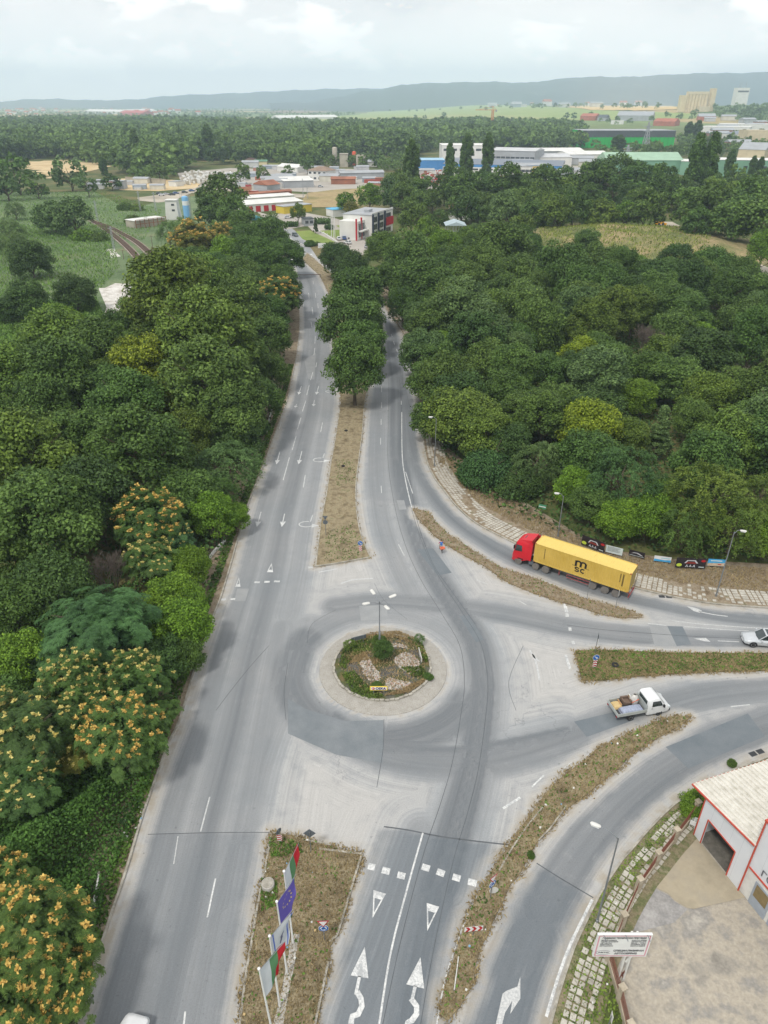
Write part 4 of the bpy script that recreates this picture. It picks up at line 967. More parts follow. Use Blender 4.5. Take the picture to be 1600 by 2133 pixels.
def place_tree(x, y, r, kind, tone, z=0.0, sx=1.0, label=None, group=None, det=None):
 P = PROTO[kind]; d = math.hypot(x, y, CAM_H); i = TGR.randrange(len(P['crowns']))
 if kind == 'poplar': det = 0
 if det is None: det = 0 if d < 300 else (1 if d < 520 else 2)
 if kind == 'poplar': r_ = r / .30
 else: r_ = r
 root = thing(KN[kind], None, 'bush' if kind == 'bush' else 'tree', (x, y, z), TGR.uniform(0, 6.28)); q1, q2, q3 = (1, 1, 1) if kind == 'poplar' else (TGR.uniform(.87, 1.15), TGR.uniform(.87, 1.15), TGR.uniform(.9, 1.16)); root.scale = (r_ * sx * q1, r_ * sx * q2, r_ * q3)
 c = link('crown', P['crowns'][i][det], root, (0, 0, P['base'])); j = lambda: TGR.uniform(.88, 1.12); g = j()
 t = TONE[tone]; c.color = (t[0] * g * j() ** .5, t[1] * g, t[2] * g * j() ** .5, 1)
 if P['trunk'] is not None: link('trunk', P['trunk'], root, (0, 0, P['base']))
 if P.get('bloss'): link('seed_clusters', P['bloss'], root, (0, 0, P['base']))
 TREES.append((x, y, r)); root['_t'] = (tone + ' ' + KW[kind]); root['_d'] = d
 if label: root['label'] = label
 if group: root['group'] = group
 return root
TGR = random.Random(99)
def px_tree(px, py, rp, kind, tone, region=None, label=None, k=None, sx=1.0):
 """crown centre seen at (px, py) with apparent radius rp"""
 v = (py - 1066.5) / FPX; base = PROTO[kind]['base']; q = (base if kind != 'poplar' else base / .30) if k is None else k
 t = CAM_H / (SP + CP * v + q * rp / FPX); x = (px - 800) / FPX * t; y = t * (CP - SP * v); r = rp * t / FPX
 z = -max(0.0, 0)
 o = place_tree(x, y, r, kind, tone, z, sx, label); o['_r'] = region or 'wood'; o.location.z -= .3 * r * ('railway' in (region or '')); return o
HAND = {
 'wood left of the road': [
  (62, 965, 108, 'tall', 'light green'), (105, 1100, 100, 'tall', 'mid green'), (25, 1150, 75, 'tall', 'mid green'), (40, 810, 78, 'tall', 'light green'), (128, 810, 85, 'tall', 'mid green'), (124, 722, 75, 'round', 'light green'),
  (215, 750, 72, 'round', 'mid green'), (305, 795, 66, 'round', 'golden green'), (345, 865, 60, 'round', 'golden green'), (398, 925, 50, 'round', 'olive green'), (262, 855, 80, 'tall', 'deep green'), (297, 955, 92, 'tall', 'deep green'), (185, 940, 80, 'tall', 'deep green'), (200, 1060, 85, 'round', 'dark green'),
  (365, 660, 88, 'tall', 'olive green'), (433, 725, 92, 'tall', 'olive green'), (445, 815, 92, 'tall', 'mid green'), (487, 870, 68, 'tall', 'mid green'), (318, 730, 55, 'round', 'mid green'), (415, 598, 66, 'round', 'light green'), (350, 600, 45, 'round', 'mid green'), (508, 650, 66, 'round', 'mid green'),
  (560, 712, 44, 'round', 'mid green'), (565, 775, 40, 'round', 'mid green'), (545, 835, 46, 'round', 'deep green'), (495, 925, 44, 'round', 'dark green'), (475, 965, 55, 'fine', 'grey green'), (520, 890, 38, 'bush', 'dark green'), (578, 625, 50, 'frond_orange', 'deep green'), (556, 665, 46, 'round', 'deep green'),
  (124, 678, 45, 'round', 'bright green'), (178, 702, 36, 'round', 'mid green'), (238, 702, 42, 'round', 'deep green'), (395, 1040, 62, 'round', 'deep green'), (445, 1085, 44, 'round', 'bright green'), (490, 1078, 34, 'round', 'bright green'), (455, 1020, 38, 'fine', 'deep green'), (315, 1095, 68, 'frond_orange', 'deep green'),
  (315, 1165, 58, 'frond_few', 'deep green'), (395, 1185, 46, 'round', 'bright green'), (365, 1130, 46, 'frond_few', 'blue green'), (225, 1200, 55, 'bare', 'grey brown'), (208, 1295, 112, 'frond', 'blue green'), (120, 1350, 80, 'frond', 'blue green'), (360, 1245, 52, 'round', 'bright green'), (378, 1310, 60, 'round', 'bright green'), (400, 1270, 38, 'round', 'bright green'), (345, 1370, 50, 'round', 'dark green'), (390, 1370, 40, 'round', 'deep green'),
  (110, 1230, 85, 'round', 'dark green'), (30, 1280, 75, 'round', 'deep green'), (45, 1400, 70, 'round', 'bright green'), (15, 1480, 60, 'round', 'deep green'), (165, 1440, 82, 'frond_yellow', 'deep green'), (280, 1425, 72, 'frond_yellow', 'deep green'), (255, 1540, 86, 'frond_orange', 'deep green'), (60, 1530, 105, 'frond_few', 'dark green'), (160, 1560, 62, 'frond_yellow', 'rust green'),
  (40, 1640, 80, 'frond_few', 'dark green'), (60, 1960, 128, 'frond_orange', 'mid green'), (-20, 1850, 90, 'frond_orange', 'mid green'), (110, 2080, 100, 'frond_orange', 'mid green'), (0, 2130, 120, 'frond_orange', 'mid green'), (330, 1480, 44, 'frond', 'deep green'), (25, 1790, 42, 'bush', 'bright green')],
 'scrub beside the railway': [
  (152, 600, 46, 'round', 'dark green'), (60, 620, 46, 'round', 'dark green'), (10, 640, 30, 'round', 'dark green'), (62, 530, 46, 'round', 'dark green'), (30, 505, 32, 'fine', 'grey green'), (108, 440, 40, 'round', 'grey green'), (150, 445, 42, 'round', 'grey green'), (175, 488, 26, 'bush', 'bright green'), (205, 492, 20, 'bush', 'mid green'), (12, 470, 34, 'fine', 'grey green'),
  (35, 365, 36, 'round', 'deep green'), (145, 362, 32, 'round', 'grey green'), (180, 380, 22, 'tall', 'grey green'), (230, 374, 20, 'round', 'dark green'), (10, 380, 34, 'round', 'dark green'), (28, 430, 22, 'fine', 'grey green'), (260, 430, 16, 'bush', 'mid green'), (285, 432, 14, 'bush', 'light green'), (275, 455, 16, 'bush', 'mid green'),
  (300, 462, 16, 'bush', 'deep green'), (330, 345, 20, 'tall', 'mid green'), (75, 385, 26, 'round', 'deep green')],
 'crowns behind the left wood': [
  (462, 425, 44, 'round', 'mid green'), (490, 455, 42, 'round', 'mid green'), (440, 452, 32, 'round', 'deep green'), (560, 508, 44, 'round', 'deep green'), (595, 540, 36, 'round', 'deep green'), (550, 558, 44, 'round', 'deep green'), (480, 535, 42, 'round', 'bright green'), (402, 508, 44, 'frond_orange', 'rust green'),
  (462, 500, 30, 'frond_orange', 'rust green'), (352, 486, 28, 'fine', 'silvery green'), (385, 475, 26, 'fine', 'silvery green'), (500, 590, 44, 'round', 'mid green'), (450, 560, 36, 'round', 'deep green'), (515, 505, 26, 'round', 'deep green'), (395, 548, 32, 'round', 'deep green')],
 'row on the central median': [(738, 786, 60, 'round', 'deep green'), (722, 692, 62, 'round', 'deep green'), (764, 684, 46, 'round', 'mid green'), (745, 640, 56, 'round', 'deep green'), (748, 735, 48, 'round', 'deep green'), (740, 600, 40, 'round', 'deep green'), (732, 568, 40, 'round', 'dark green'), (700, 545, 34, 'round', 'dark green')],
 'wood right of the road': [
  (800, 520, 38, 'round', 'light green'), (858, 462, 32, 'round', 'mid green'), (890, 492, 28, 'round', 'bright green'), (850, 555, 52, 'round', 'mid green'), (815, 590, 36, 'round', 'deep green'), (880, 600, 58, 'round', 'deep green'), (840, 640, 40, 'round', 'deep green'), (925, 525, 34, 'round', 'bright green'), (915, 570, 40, 'round', 'deep green'), (965, 590, 46, 'round', 'mid green'),
  (1040, 530, 62, 'round', 'mid green'), (1000, 560, 52, 'round', 'mid green'), (1075, 580, 50, 'round', 'mid green'), (955, 650, 66, 'tall', 'grey green'), (1000, 690, 60, 'tall', 'grey green'), (905, 690, 50, 'round', 'mid green'), (880, 745, 46, 'round', 'grey green'), (925, 740, 40, 'round', 'bright green'), (885, 800, 44, 'round', 'mid green'), (930, 815, 56, 'round', 'mid green'),
  (1085, 640, 60, 'round', 'mid green'), (1120, 700, 55, 'round', 'mid green'), (1170, 590, 62, 'round', 'deep green'), (1210, 630, 52, 'round', 'deep green'), (1250, 560, 50, 'round', 'mid green'), (1010, 770, 50, 'round', 'mid green'), (1065, 790, 56, 'tall', 'mid green'), (1130, 790, 52, 'round', 'deep green'), (1165, 850, 56, 'round', 'mid green'),
  (1230, 690, 48, 'tall', 'olive green'), (1205, 745, 44, 'tall', 'yellow green'), (1275, 670, 46, 'tall', 'olive green'), (1320, 650, 44, 'tall', 'olive green'), (1195, 720, 30, 'tall', 'olive green'), (1240, 750, 40, 'round', 'mid green'), (1190, 780, 40, 'round', 'dark green'), (960, 870, 70, 'round', 'olive green'), (905, 880, 44, 'round', 'mid green'), (1010, 920, 56, 'round', 'olive green'),
  (1015, 985, 60, 'bush', 'blue green'), (1080, 1010, 46, 'bush', 'dark green'), (1120, 960, 50, 'fine', 'grey green'), (1130, 870, 58, 'tall', 'mid green'), (1080, 860, 48, 'tall', 'mid green'), (1060, 940, 44, 'round', 'dark green'), (1228, 905, 64, 'round', 'yellow green'), (1310, 915, 48, 'round', 'light green'), (1325, 830, 40, 'round', 'bright green'), (1378, 890, 46, 'cone', 'grey green'),
  (1300, 1010, 66, 'fine', 'blue green'), (1232, 1055, 42, 'round', 'mid green'), (1285, 1085, 44, 'round', 'bright green'), (1350, 1080, 52, 'round', 'bright green'), (1378, 1035, 36, 'round', 'bright green'), (1525, 925, 78, 'round', 'light green'), (1470, 830, 52, 'round', 'light green'), (1440, 880, 44, 'round', 'mid green'), (1520, 790, 44, 'bare', 'grey brown'), (1555, 790, 36, 'bare', 'grey brown'),
  (1480, 1040, 84, 'fine', 'olive green'), (1430, 1094, 56, 'fine', 'mid green'), (1530, 1095, 64, 'fine', 'olive green'), (1590, 1030, 66, 'fine', 'olive green'), (1600, 1120, 50, 'round', 'bright green'), (1190, 1020, 42, 'round', 'bright green'), (1180, 960, 40, 'round', 'deep green'), (1400, 700, 50, 'round', 'mid green'), (1460, 690, 46, 'bush', 'dark green'), (1455, 710, 36, 'round', 'bright green'),
  (1490, 745, 36, 'round', 'yellow green'), (1415, 800, 56, 'round', 'mid green'), (1360, 780, 46, 'round', 'mid green'), (1280, 770, 50, 'round', 'mid green'), (1350, 715, 40, 'bare', 'grey brown'), (1575, 880, 56, 'round', 'mid green'), (1590, 720, 52, 'round', 'mid green'), (1545, 680, 50, 'round', 'mid green'), (1590, 620, 46, 'round', 'mid green'), (1520, 610, 44, 'round', 'light green'), (1480, 570, 46, 'round', 'deep green'), (1540, 590, 40, 'round', 'deep green'),
  (1430, 610, 46, 'round', 'dark green'), (1370, 600, 46, 'round', 'dark green'), (1310, 580, 36, 'round', 'deep green'), (1330, 560, 22, 'round', 'bright green'), (1225, 510, 32, 'round', 'mid green'), (1590, 530, 36, 'round', 'bright green'), (1260, 610, 50, 'round', 'deep green'), (1310, 630, 40, 'round', 'dark green'), (1400, 650, 46, 'round', 'deep green')],
 'tree belt behind the mound': [
  (1110, 455, 36, 'round', 'deep green'), (1155, 458, 38, 'round', 'olive green'), (1195, 450, 36, 'round', 'deep green'), (1250, 452, 36, 'round', 'olive green'), (1300, 450, 30, 'round', 'bright green'), (1345, 446, 42, 'round', 'mid green'), (1050, 450, 36, 'round', 'grey green'), (1010, 440, 32, 'round', 'mid green'), (1085, 480, 30, 'round', 'olive green'),
  (1480, 450, 52, 'round', 'mid green'), (1525, 470, 48, 'round', 'mid green'), (1440, 440, 42, 'tall', 'mid green'), (1590, 470, 54, 'round', 'mid green'), (1560, 430, 44, 'round', 'mid green'), (1450, 470, 36, 'tall', 'deep green'), (1060, 395, 40, 'tall', 'deep green'), (1000, 400, 34, 'round', 'deep green'), (965, 405, 40, 'round', 'deep green'), (940, 390, 36, 'tall', 'deep green'),
  (1130, 390, 40, 'round', 'deep green'), (1190, 400, 30, 'round', 'light green'), (1240, 385, 44, 'round', 'deep green'), (1330, 380, 44, 'round', 'deep green'), (1380, 395, 34, 'tall', 'deep green'), (1290, 370, 40, 'round', 'deep green'), (1275, 410, 34, 'cone', 'dark green'), (915, 460, 22, 'round', 'deep green'), (870, 430, 28, 'round', 'mid green'), (830, 395, 30, 'round', 'mid green'),
  (620, 448, 17, 'round', 'olive green'), (722, 425, 22, 'round', 'bright green'), (770, 415, 26, 'round', 'bright green'), (500, 362, 20, 'round', 'mid green'), (550, 365, 14, 'round', 'mid green'), (600, 357, 12, 'round', 'mid green'), (640, 345, 16, 'round', 'deep green')],
}
RW = {'wood left of the road': 'the left wood', 'scrub beside the railway': 'the railway scrub', 'crowns behind the left wood': 'the far-bend clump', 'row on the central median': 'the median row', 'wood right of the road': 'the right wood', 'tree belt behind the mound': 'the belt before the sheds'}
GOT = []
for reg, lst in HAND.items():
 for (px, py, rp, kd, tn) in lst: GOT.append(px_tree(px, py, rp, kd, tn, reg))
# poplars: (x, foot y, top y, half width px)
def px_poplar(px, yb, yt, hw, tone='deep green', near='the blue-striped workshops'):
 x, y = GT(px, yb); h = height_at(x, y, yt) - float(hgt(x, y)); d = math.hypot(x, y); r = h / (2.15 + .1) * .30
 o = place_tree(x, y, r, 'poplar', tone, float(hgt(x, y))); o['_r'] = 'far'; sx = (hw / FPX * d) / (r / .30 * .33); o.scale = (o.scale[0] * sx, o.scale[1] * sx, o.scale[2])
 return o
POP = [(857, 420, 296, 17, 'tallest'), (935, 385, 297, 10, ''), (970, 385, 282, 14, ''), (1012, 380, 280, 12, ''), (1434, 420, 282, 16, ''), (1464, 420, 279, 15, ''), (1515, 372, 313, 9, ''), (288, 345, 272, 10, ''), (437, 335, 262, 12, ''), (1562, 372, 326, 7, ''), (1578, 372, 328, 7, ''), (218, 365, 328, 8, ''), (1430, 300, 255, 9, ''), (1448, 300, 252, 9, ''), (1545, 300, 270, 9, ''), (1285, 320, 282, 14, '')]
PL = ['tall dark poplar standing alone left of the striped workshops', 'slim poplar, leftmost of three before the white workshop block', 'widest poplar, middle of three before the white workshop block', 'poplar, rightmost of three before the white workshop block', 'left of the two big poplars beside the green sheds', 'right of the two big poplars beside the green sheds', 'short poplar in front of the windowed green shed', 'dark poplar rising from the wood on the far left', 'dark poplar rising from the far wood left of centre',
   'left of two pale little poplars before the windowed shed', 'right of two pale little poplars before the windowed shed', 'small dark poplar behind the railway scrub', 'left poplar of a pair right of the bright green hall', 'right poplar of a pair right of the bright green hall', 'lone poplar by the long white warehouses', 'bushy poplar before the bright green hall']
for (a, b1, c1, d1, _), L in zip(POP, PL):
 o = px_poplar(a, b1, c1, d1); o['label'] = L; del o['_r']
for p, L in (((1284, 300, 24, 'tall', 'deep green'), None),): pass
# the remaining crowns of both woods, filled in where no traced tree stands
def fill(poly_px, spacing, rr, tones, kinds, region, seed, avoid=.75, zf=None, limit=999):
 rd = random.Random(seed); w = W(poly_px) if zf is None else [GT(a, b) for a, b in poly_px]; P = np.array(w); x0, y0 = P.min(0); x1, y1 = P.max(0); out = []
 ny = int((y1 - y0) / spacing) + 1; nx_ = int((x1 - x0) / spacing) + 1
 T = np.array(TREES) if TREES else np.zeros((0, 3))
 for j in range(ny):
  for i in range(nx_):
   x = x0 + (i + .5 * (j % 2)) * spacing + rd.uniform(-.3, .3) * spacing; y = y0 + j * spacing + rd.uniform(-.3, .3) * spacing
   if not bool(in_poly(np.array([x]), np.array([y]), w)[0]): continue
   px, py = PXY(x, y, 8)
   if px < -60 or px > 1660: continue
   r = rd.uniform(*rr)
   if len(T) and np.min(np.hypot(T[:, 0] - x, T[:, 1] - y) - avoid * (T[:, 2] + r)) < 0: continue
   out.append((x, y, r))
 rd.shuffle(out); res = []
 for (x, y, r) in out[:limit]:
  o = place_tree(x, y, r, rd.choice(kinds), rd.choice(tones)); o['_f'] = region; res.append(o)
 return res
FT = ['mid green'] * 3 + ['deep green'] * 4 + ['dark green', 'light green', 'grey green']
F1 = fill([(910, 900), (1000, 1010), (1110, 1060), (1210, 1110), (1330, 1130), (1450, 1150), (1660, 1160), (1700, 700), (1560, 640), (1480, 615), (1280, 605), (1120, 575), (1080, 520), (960, 540), (900, 610), (860, 640), (880, 760), (885, 850)], 8.6, (4.0, 6.0), FT, ['round', 'round', 'tall'], 'the wood right of the road', 5, .60)
F2 = fill([(-60, 1500), (330, 1500), (380, 1380), (440, 1230), (480, 1120), (520, 1000), (560, 900), (590, 790), (600, 700), (600, 620), (585, 560), (540, 500), (480, 500), (400, 540), (360, 620), (320, 690), (230, 760), (120, 860), (-60, 980)], 8.6, (3.8, 5.8), FT, ['round', 'tall'], 'the wood left of the road', 6, .62)
F3 = fill([(800, 432), (1180, 412), (1660, 400), (1700, 490), (1560, 480), (1440, 440), (1350, 455), (1180, 470), (1090, 500), (960, 480), (930, 440), (820, 470)], 13, (5, 7), FT, ['round', 'tall'], 'the belt before the industrial sheds', 8, .6)
# everything farther: one mass of woodland
def stuff_wood(name, label, specs, seed, tones):
 """many low crowns merged in one object"""
 global TG
 TG = np.random.default_rng(seed); base = []
 for s in range(3): TG = np.random.default_rng(300 + s); base.append(crown('round', 18, 13, .2, seed=300 + s))
 B = []; base += [crown('round', 22, 24, .155, seed=310), crown('round', 22, 24, .155, seed=311), crown('round', 22, 24, .155, seed=312)]
 for me in base:
  v = np.empty(len(me.vertices) * 3, np.float32); me.vertices.foreach_get('co', v); tn = np.empty(len(me.polygons), np.float32); me.attributes['leaf_tone'].data.foreach_get('value', tn); B.append((v.reshape(-1, 3), tn))
 rg = np.random.default_rng(seed); VV = []; TT = []; n = 0
 for (poly, sp_, rr, dens) in specs:
  w = [GT(a, b) for a, b in poly]; P = np.array(w); x0, y0 = P.min(0); x1, y1 = P.max(0); y = y0
  X = []
  while y < y1:
   s = sp_ * max(1, y / 900) ** .45; xx = np.arange(x0, x1, s) + rg.uniform(-.45, .45, len(np.arange(x0, x1, s))) * s; yy = y + rg.uniform(-.45, .45, len(xx)) * s; X.append(np.stack([xx, yy, np.full(len(xx), s)], 1)); y += s
  X = np.concatenate(X); X = X[in_poly(X[:, 0], X[:, 1], w)]; nzz = np.sin(X[:, 0] / 83 + 1) * np.cos(X[:, 1] / 61) + .7 * np.sin(X[:, 0] / 37 - X[:, 1] / 53); X = np.concatenate([X, nzz[:, None]], 1); X = X[(rg.random(len(X)) < dens) & (nzz > -1.15)]
  px, py, dd = PXYn(X[:, 0], X[:, 1]); X = X[(px > -120) & (px < 1720)]
  for (x, y, s, nq) in X:
   b, tn = B[rg.integers(3) + (3 if y < 1000 else 0)]; r = rg.uniform(*rr) * (s / sp_) ** .15; a = rg.uniform(0, 6.28); ca, sa = math.cos(a), math.sin(a); z = float(hgt(x, y))
   v = b * np.array([r, r, r * rg.uniform(.8, 1.25)]); v = np.stack([v[:, 0] * ca - v[:, 1] * sa + x, v[:, 0] * sa + v[:, 1] * ca + y, v[:, 2] + r * .75 + z], 1)
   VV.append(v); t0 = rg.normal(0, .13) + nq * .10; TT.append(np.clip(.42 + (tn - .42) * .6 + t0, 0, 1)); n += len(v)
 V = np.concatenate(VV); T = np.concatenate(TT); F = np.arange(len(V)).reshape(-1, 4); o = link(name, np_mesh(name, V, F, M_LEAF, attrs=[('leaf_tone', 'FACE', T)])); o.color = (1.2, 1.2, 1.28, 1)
 return tag(o, label, 'woodland', kind='stuff')
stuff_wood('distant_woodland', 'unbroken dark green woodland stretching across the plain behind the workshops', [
 ([(-150, 268), (100, 257), (300, 256), (560, 267), (760, 267), (1000, 262), (1160, 268), (1212, 276), (1212, 312), (1120, 316), (900, 308), (860, 332), (760, 322), (700, 330), (630, 350), (560, 340), (480, 342), (400, 350), (330, 366), (250, 368), (222, 345), (130, 330), (60, 332), (-150, 345)], 12, (8, 12), .93),
 ([(250, 378), (330, 370), (375, 360), (345, 378)], 9, (4, 6), .7),
 ([(520, 345), (700, 342), (860, 335), (860, 372), (780, 352), (640, 350)], 10, (4, 6), .55),
 ([(860, 306), (1000, 302), (1200, 300), (1200, 308), (1000, 310), (880, 318)], 11, (5, 7), .7), ([(1200, 312), (1400, 314), (1680, 300), (1680, 330), (1400, 330), (1210, 326)], 13, (5, 7), .33),
 ([(1400, 300), (1680, 262), (1680, 300), (1400, 318)], 16, (6, 8), .3),
 ([(1480, 232), (1530, 228), (1680, 226), (1680, 256), (1560, 258), (1490, 246)], 20, (7, 10), .75),
 ([(-100, 246), (200, 248), (500, 250), (560, 256), (740, 240), (740, 236), (560, 237), (420, 232), (200, 236), (-100, 238)], 24, (4, 6), .5),
 ([(-100, 226), (300, 224), (640, 226), (640, 234), (300, 236), (-100, 238)], 34, (4.5, 6.5), .3),
 ([(-100, 219.5), (500, 219.5), (640, 221), (560, 225), (-100, 225)], 70, (8, 11), .3),
 ([(640, 220), (740, 217.5), (880, 217.5), (950, 219), (860, 222), (700, 223)], 45, (12, 17), .9),
 ([(990, 226), (1200, 222), (1480, 224), (1480, 230), (1230, 232), (1000, 229)], 45, (7, 10), .35),
 ([(1180, 217), (1420, 214), (1440, 218), (1200, 220)], 60, (9, 12), .6),
 ([(1300, 240), (1450, 236), (1480, 244), (1380, 262), (1210, 262)], 24, (5, 8), .25)], 31, None)
# a few lone trees and hedges standing in the green field
rdf = random.Random(12)
for (px, py) in [(812, 233), (852, 234), (868, 233), (885, 232), (916, 231), (865, 251), (884, 250), (925, 246), (960, 229), (1012, 231), (1180, 250), (1195, 251), (1388, 243), (1230, 247), (777, 234)]:
 x, y = GT(px, py); o = place_tree(x, y, rdf.uniform(6, 9), 'round', 'deep green', float(hgt(x, y)), det=2); o['label'] = 'small dark round tree standing alone in the wide pale green field'; o['group'] = 'lone trees in the green field'
# labels: traced trees are counted outward from the camera within their kind and wood
ORD = ['nearest', 'second', 'third', 'fourth', 'fifth', 'sixth', 'seventh', 'eighth', 'ninth', 'tenth', 'eleventh', 'twelfth', 'thirteenth', 'fourteenth', 'fifteenth', 'sixteenth', 'seventeenth', 'eighteenth', 'nineteenth', 'twentieth'] + ['twenty-' + q for q in ('first', 'second', 'third', 'fourth', 'fifth', 'sixth', 'seventh', 'eighth', 'ninth')] + ['thirtieth'] + ['thirty-' + q for q in ('first', 'second', 'third', 'fourth', 'fifth', 'sixth', 'seventh', 'eighth', 'ninth')]
from collections import defaultdict
gd = defaultdict(list)
for o in GOT: gd[(o['_t'], RW[o['_r']])].append(o)
for (t, r), l in gd.items():
 l.sort(key=lambda o: o['_d'])
 for i, o in enumerate(l):
  o['label'] = f"{t} in {r}" if len(l) == 1 else (f"{t} in {r}, {ORD[i]} from the camera" if i < len(ORD) else f"{t} in {r}, farther than its twenty likes")
for F_ in (F1, F2, F3):
 for o in F_:
  px, py = PXY(o.location.x, o.location.y, 6); reg = o['_f'].replace(' of the road', '').replace('the wood left', 'the left wood').replace('the wood right', 'the right wood').replace('industrial ', ''); w0 = {'the left wood': (200, 400), 'the right wood': (1040, 1330)}.get(reg, (1040, 1330)); h0 = {'the left wood': (760, 1050), 'the right wood': (680, 850)}.get(reg, (405, 425))
  part = ('far', 'middle', 'near')[(py > h0[0]) + (py > h0[1])] + ' ' + ('left', 'centre', 'right')[(px > w0[0]) + (px > w0[1])]; o['label'] = f"{o['_t']} among crowns, {part} part of {reg}"; o['group'] = f"{o['_t']}s in the {part} of {reg}"
for o in list(COL.objects):
 for k in ('_t', '_d', '_r', '_f'):
  if k in o: del o[k]
# ------------------------------------------------------------------ undergrowth, weeds and grass (uncountable)
def ground_leaves(name, label, cat, polys, n, size, tone, h=(0, .3), mat=None, seed=1, hf=None, px=True, up=.5, blade=False):
 global TG
 TG = np.random.default_rng(seed); PP = []
 for poly, share in polys:
  w = W(poly) if px else poly; P = np.array(w); x0, y0 = P.min(0); x1, y1 = P.max(0); k = int(n * share); got = 0; acc = []
  while got < k:
   q = TG.uniform([x0, y0], [x1, y1], (k * 2, 2)); q = q[in_poly(q[:, 0], q[:, 1], w)]; acc.append(q); got += len(q)
   if len(q) == 0: break
  PP.append(np.concatenate(acc)[:k])
 P = np.concatenate(PP); z = TG.uniform(*h, len(P)) if hf is None else hf(P[:, 0], P[:, 1]) + TG.uniform(*h, len(P))
 P = np.stack([P[:, 0], P[:, 1], z], 1)
 cl = np.sin(P[:, 0] * 1.1) * np.cos(P[:, 1] * .9) * .2
 if blade:
  m = len(P); a = TG.uniform(0, 6.28, m); s = size * TG.uniform(.5, 1.4, m)[:, None]; d = np.stack([np.cos(a), np.sin(a), np.zeros(m)], 1); l = TG.normal(0, .35, (m, 3)); l[:, 2] = 1
  b0 = P.copy(); V = np.stack([b0 - d * s * .35, b0 + d * s * .35, b0 + l * s + d * s * .05, b0 + l * s - d * s * .05], 1).reshape(-1, 3); F = np.arange(4 * m).reshape(m, 4); T = np.clip(.5 + cl + TG.normal(0, .2, m), 0, 1)
 else: V, F, T = leaves(P, np.tile([0, 0, 1.0], (len(P), 1)) + up * TG.standard_normal((len(P), 3)), size, np.clip(.4 + cl + TG.normal(0, .2, len(P)), 0, 1))
 o = link(name, np_mesh(name, V, F, mat or M_LEAF, attrs=[('leaf_tone', 'FACE', T)])); o.color = (*tone, 1); return tag(o, label, cat, kind='stuff')
def hill(x, y):
 return 1.6 + 1.1 * np.sin(x * .42 + 1) * np.cos(y * .36) + .8 * np.sin(x * .9 - y * .7)
ground_leaves('ivy_thicket', 'low dark green creepers and brambles covering the bank left of the road', 'undergrowth', [([(-60, 1600), (330, 1560), (310, 1640), (285, 1700), (262, 1760), (225, 1850), (205, 1930), (120, 2133), (-60, 2133)], .75), ([(-60, 1240), (400, 1230), (395, 1420), (330, 1560), (-60, 1620)], .25)], 60000, .13, (.72, .95, .8), (-.9, .5), seed=3, hf=lambda x, y: np.maximum(.3, hill(x, y) * sstep(0, 3.0, dist_line(x, y, LKs[:60:2])[0] - 1.4) + .2))
ground_leaves('undergrowth', 'dark green scrub filling the ground between the trunks on both sides', 'undergrowth', [([(905, 930), (960, 1010), (1060, 1075), (1180, 1120), (1300, 1150), (1480, 1172), (1660, 1178), (1700, 700), (1300, 560), (900, 600), (870, 720)], .62), ([(395, 1420), (440, 1270), (490, 1110), (540, 960), (590, 800), (600, 640), (540, 500), (330, 640), (100, 860), (-60, 1000), (-60, 1400), (100, 1420)], .38)], 90000, .30, (.55, .68, .7), (0, 1.8), seed=4)
M_STRAW = leaf_mat('straw', srgb(148, 132, 104), srgb(190, 176, 142), .1, .9)
E_ = lambda k: [(a, b) for a, b in ISL[k]]
ground_leaves('dry_grass_tufts', 'short straw-coloured grass on the road islands and verges', 'grass', [(E_('south_median'), .34), (E_('north_median'), .26), (E_('southeast_island'), .18), (E_('slip_island'), .06), (E_('east_median'), .16)], 42000, .13, (.86, .82, .72), (.10, .13), M_STRAW, 5, blade=True)
gv = []; gr = np.random.default_rng(8)
for k, n_ in (('south_median', 3600), ('north_median', 4200), ('southeast_island', 4200), ('slip_island', 2200), ('east_median', 3200)):
 w = np.array(catmull(ISLW[k] + [ISLW[k][0]], .4)); i = gr.integers(0, len(w), n_); q = w[i] + gr.normal(0, .17, (n_, 2)) + .22 * np.stack([np.sin(w[i][:, 1] * 1.7), np.cos(w[i][:, 0] * 1.9)], 1) * gr.random((n_, 1)); gv.append(q)
gv = np.concatenate(gv); a = gr.uniform(0, 6.28, len(gv)); s = .13 * gr.uniform(.5, 1.5, len(gv))[:, None]; P3 = np.concatenate([gv, np.full((len(gv), 1), .02)], 1); d3 = np.stack([np.cos(a), np.sin(a), 0 * a], 1); u3 = gr.normal(0, .5, P3.shape); u3[:, 2] = .9
V = np.stack([P3 - d3 * s * .4, P3 + d3 * s * .4, P3 + u3 * s * 1.4 + d3 * s * .1, P3 + u3 * s * 1.4 - d3 * s * .1], 1).reshape(-1, 3); o = link('edge_grass', np_mesh('edge_grass', V, np.arange(len(V)).reshape(-1, 4), M_STRAW, attrs=[('leaf_tone', 'FACE', gr.random(len(gv)))])); o.color = (.8, .76, .66, 1); tag(o, 'ragged dry grass spilling over the edges of the road islands', 'grass', kind='stuff')
ground_leaves('green_weeds', 'small green weeds scattered over the road islands', 'weeds', [(E_('east_median'), .40), ([(680, 1110), (735, 1090), (762, 1150), (755, 1165), (675, 1172)], .07), ([(560, 1745), (620, 1755), (640, 1780), (565, 1790)], .06), ([(545, 1830), (580, 1840), (575, 1890), (545, 1900)], .06), (E_('southeast_island'), .12), ([(700, 960), (740, 955), (742, 1010), (700, 1015)], .04), (E_('slip_island'), .05), (E_('south_median'), .07)], 6500, .11, (1.0, 1.15, .8), (.12, .26), seed=6)
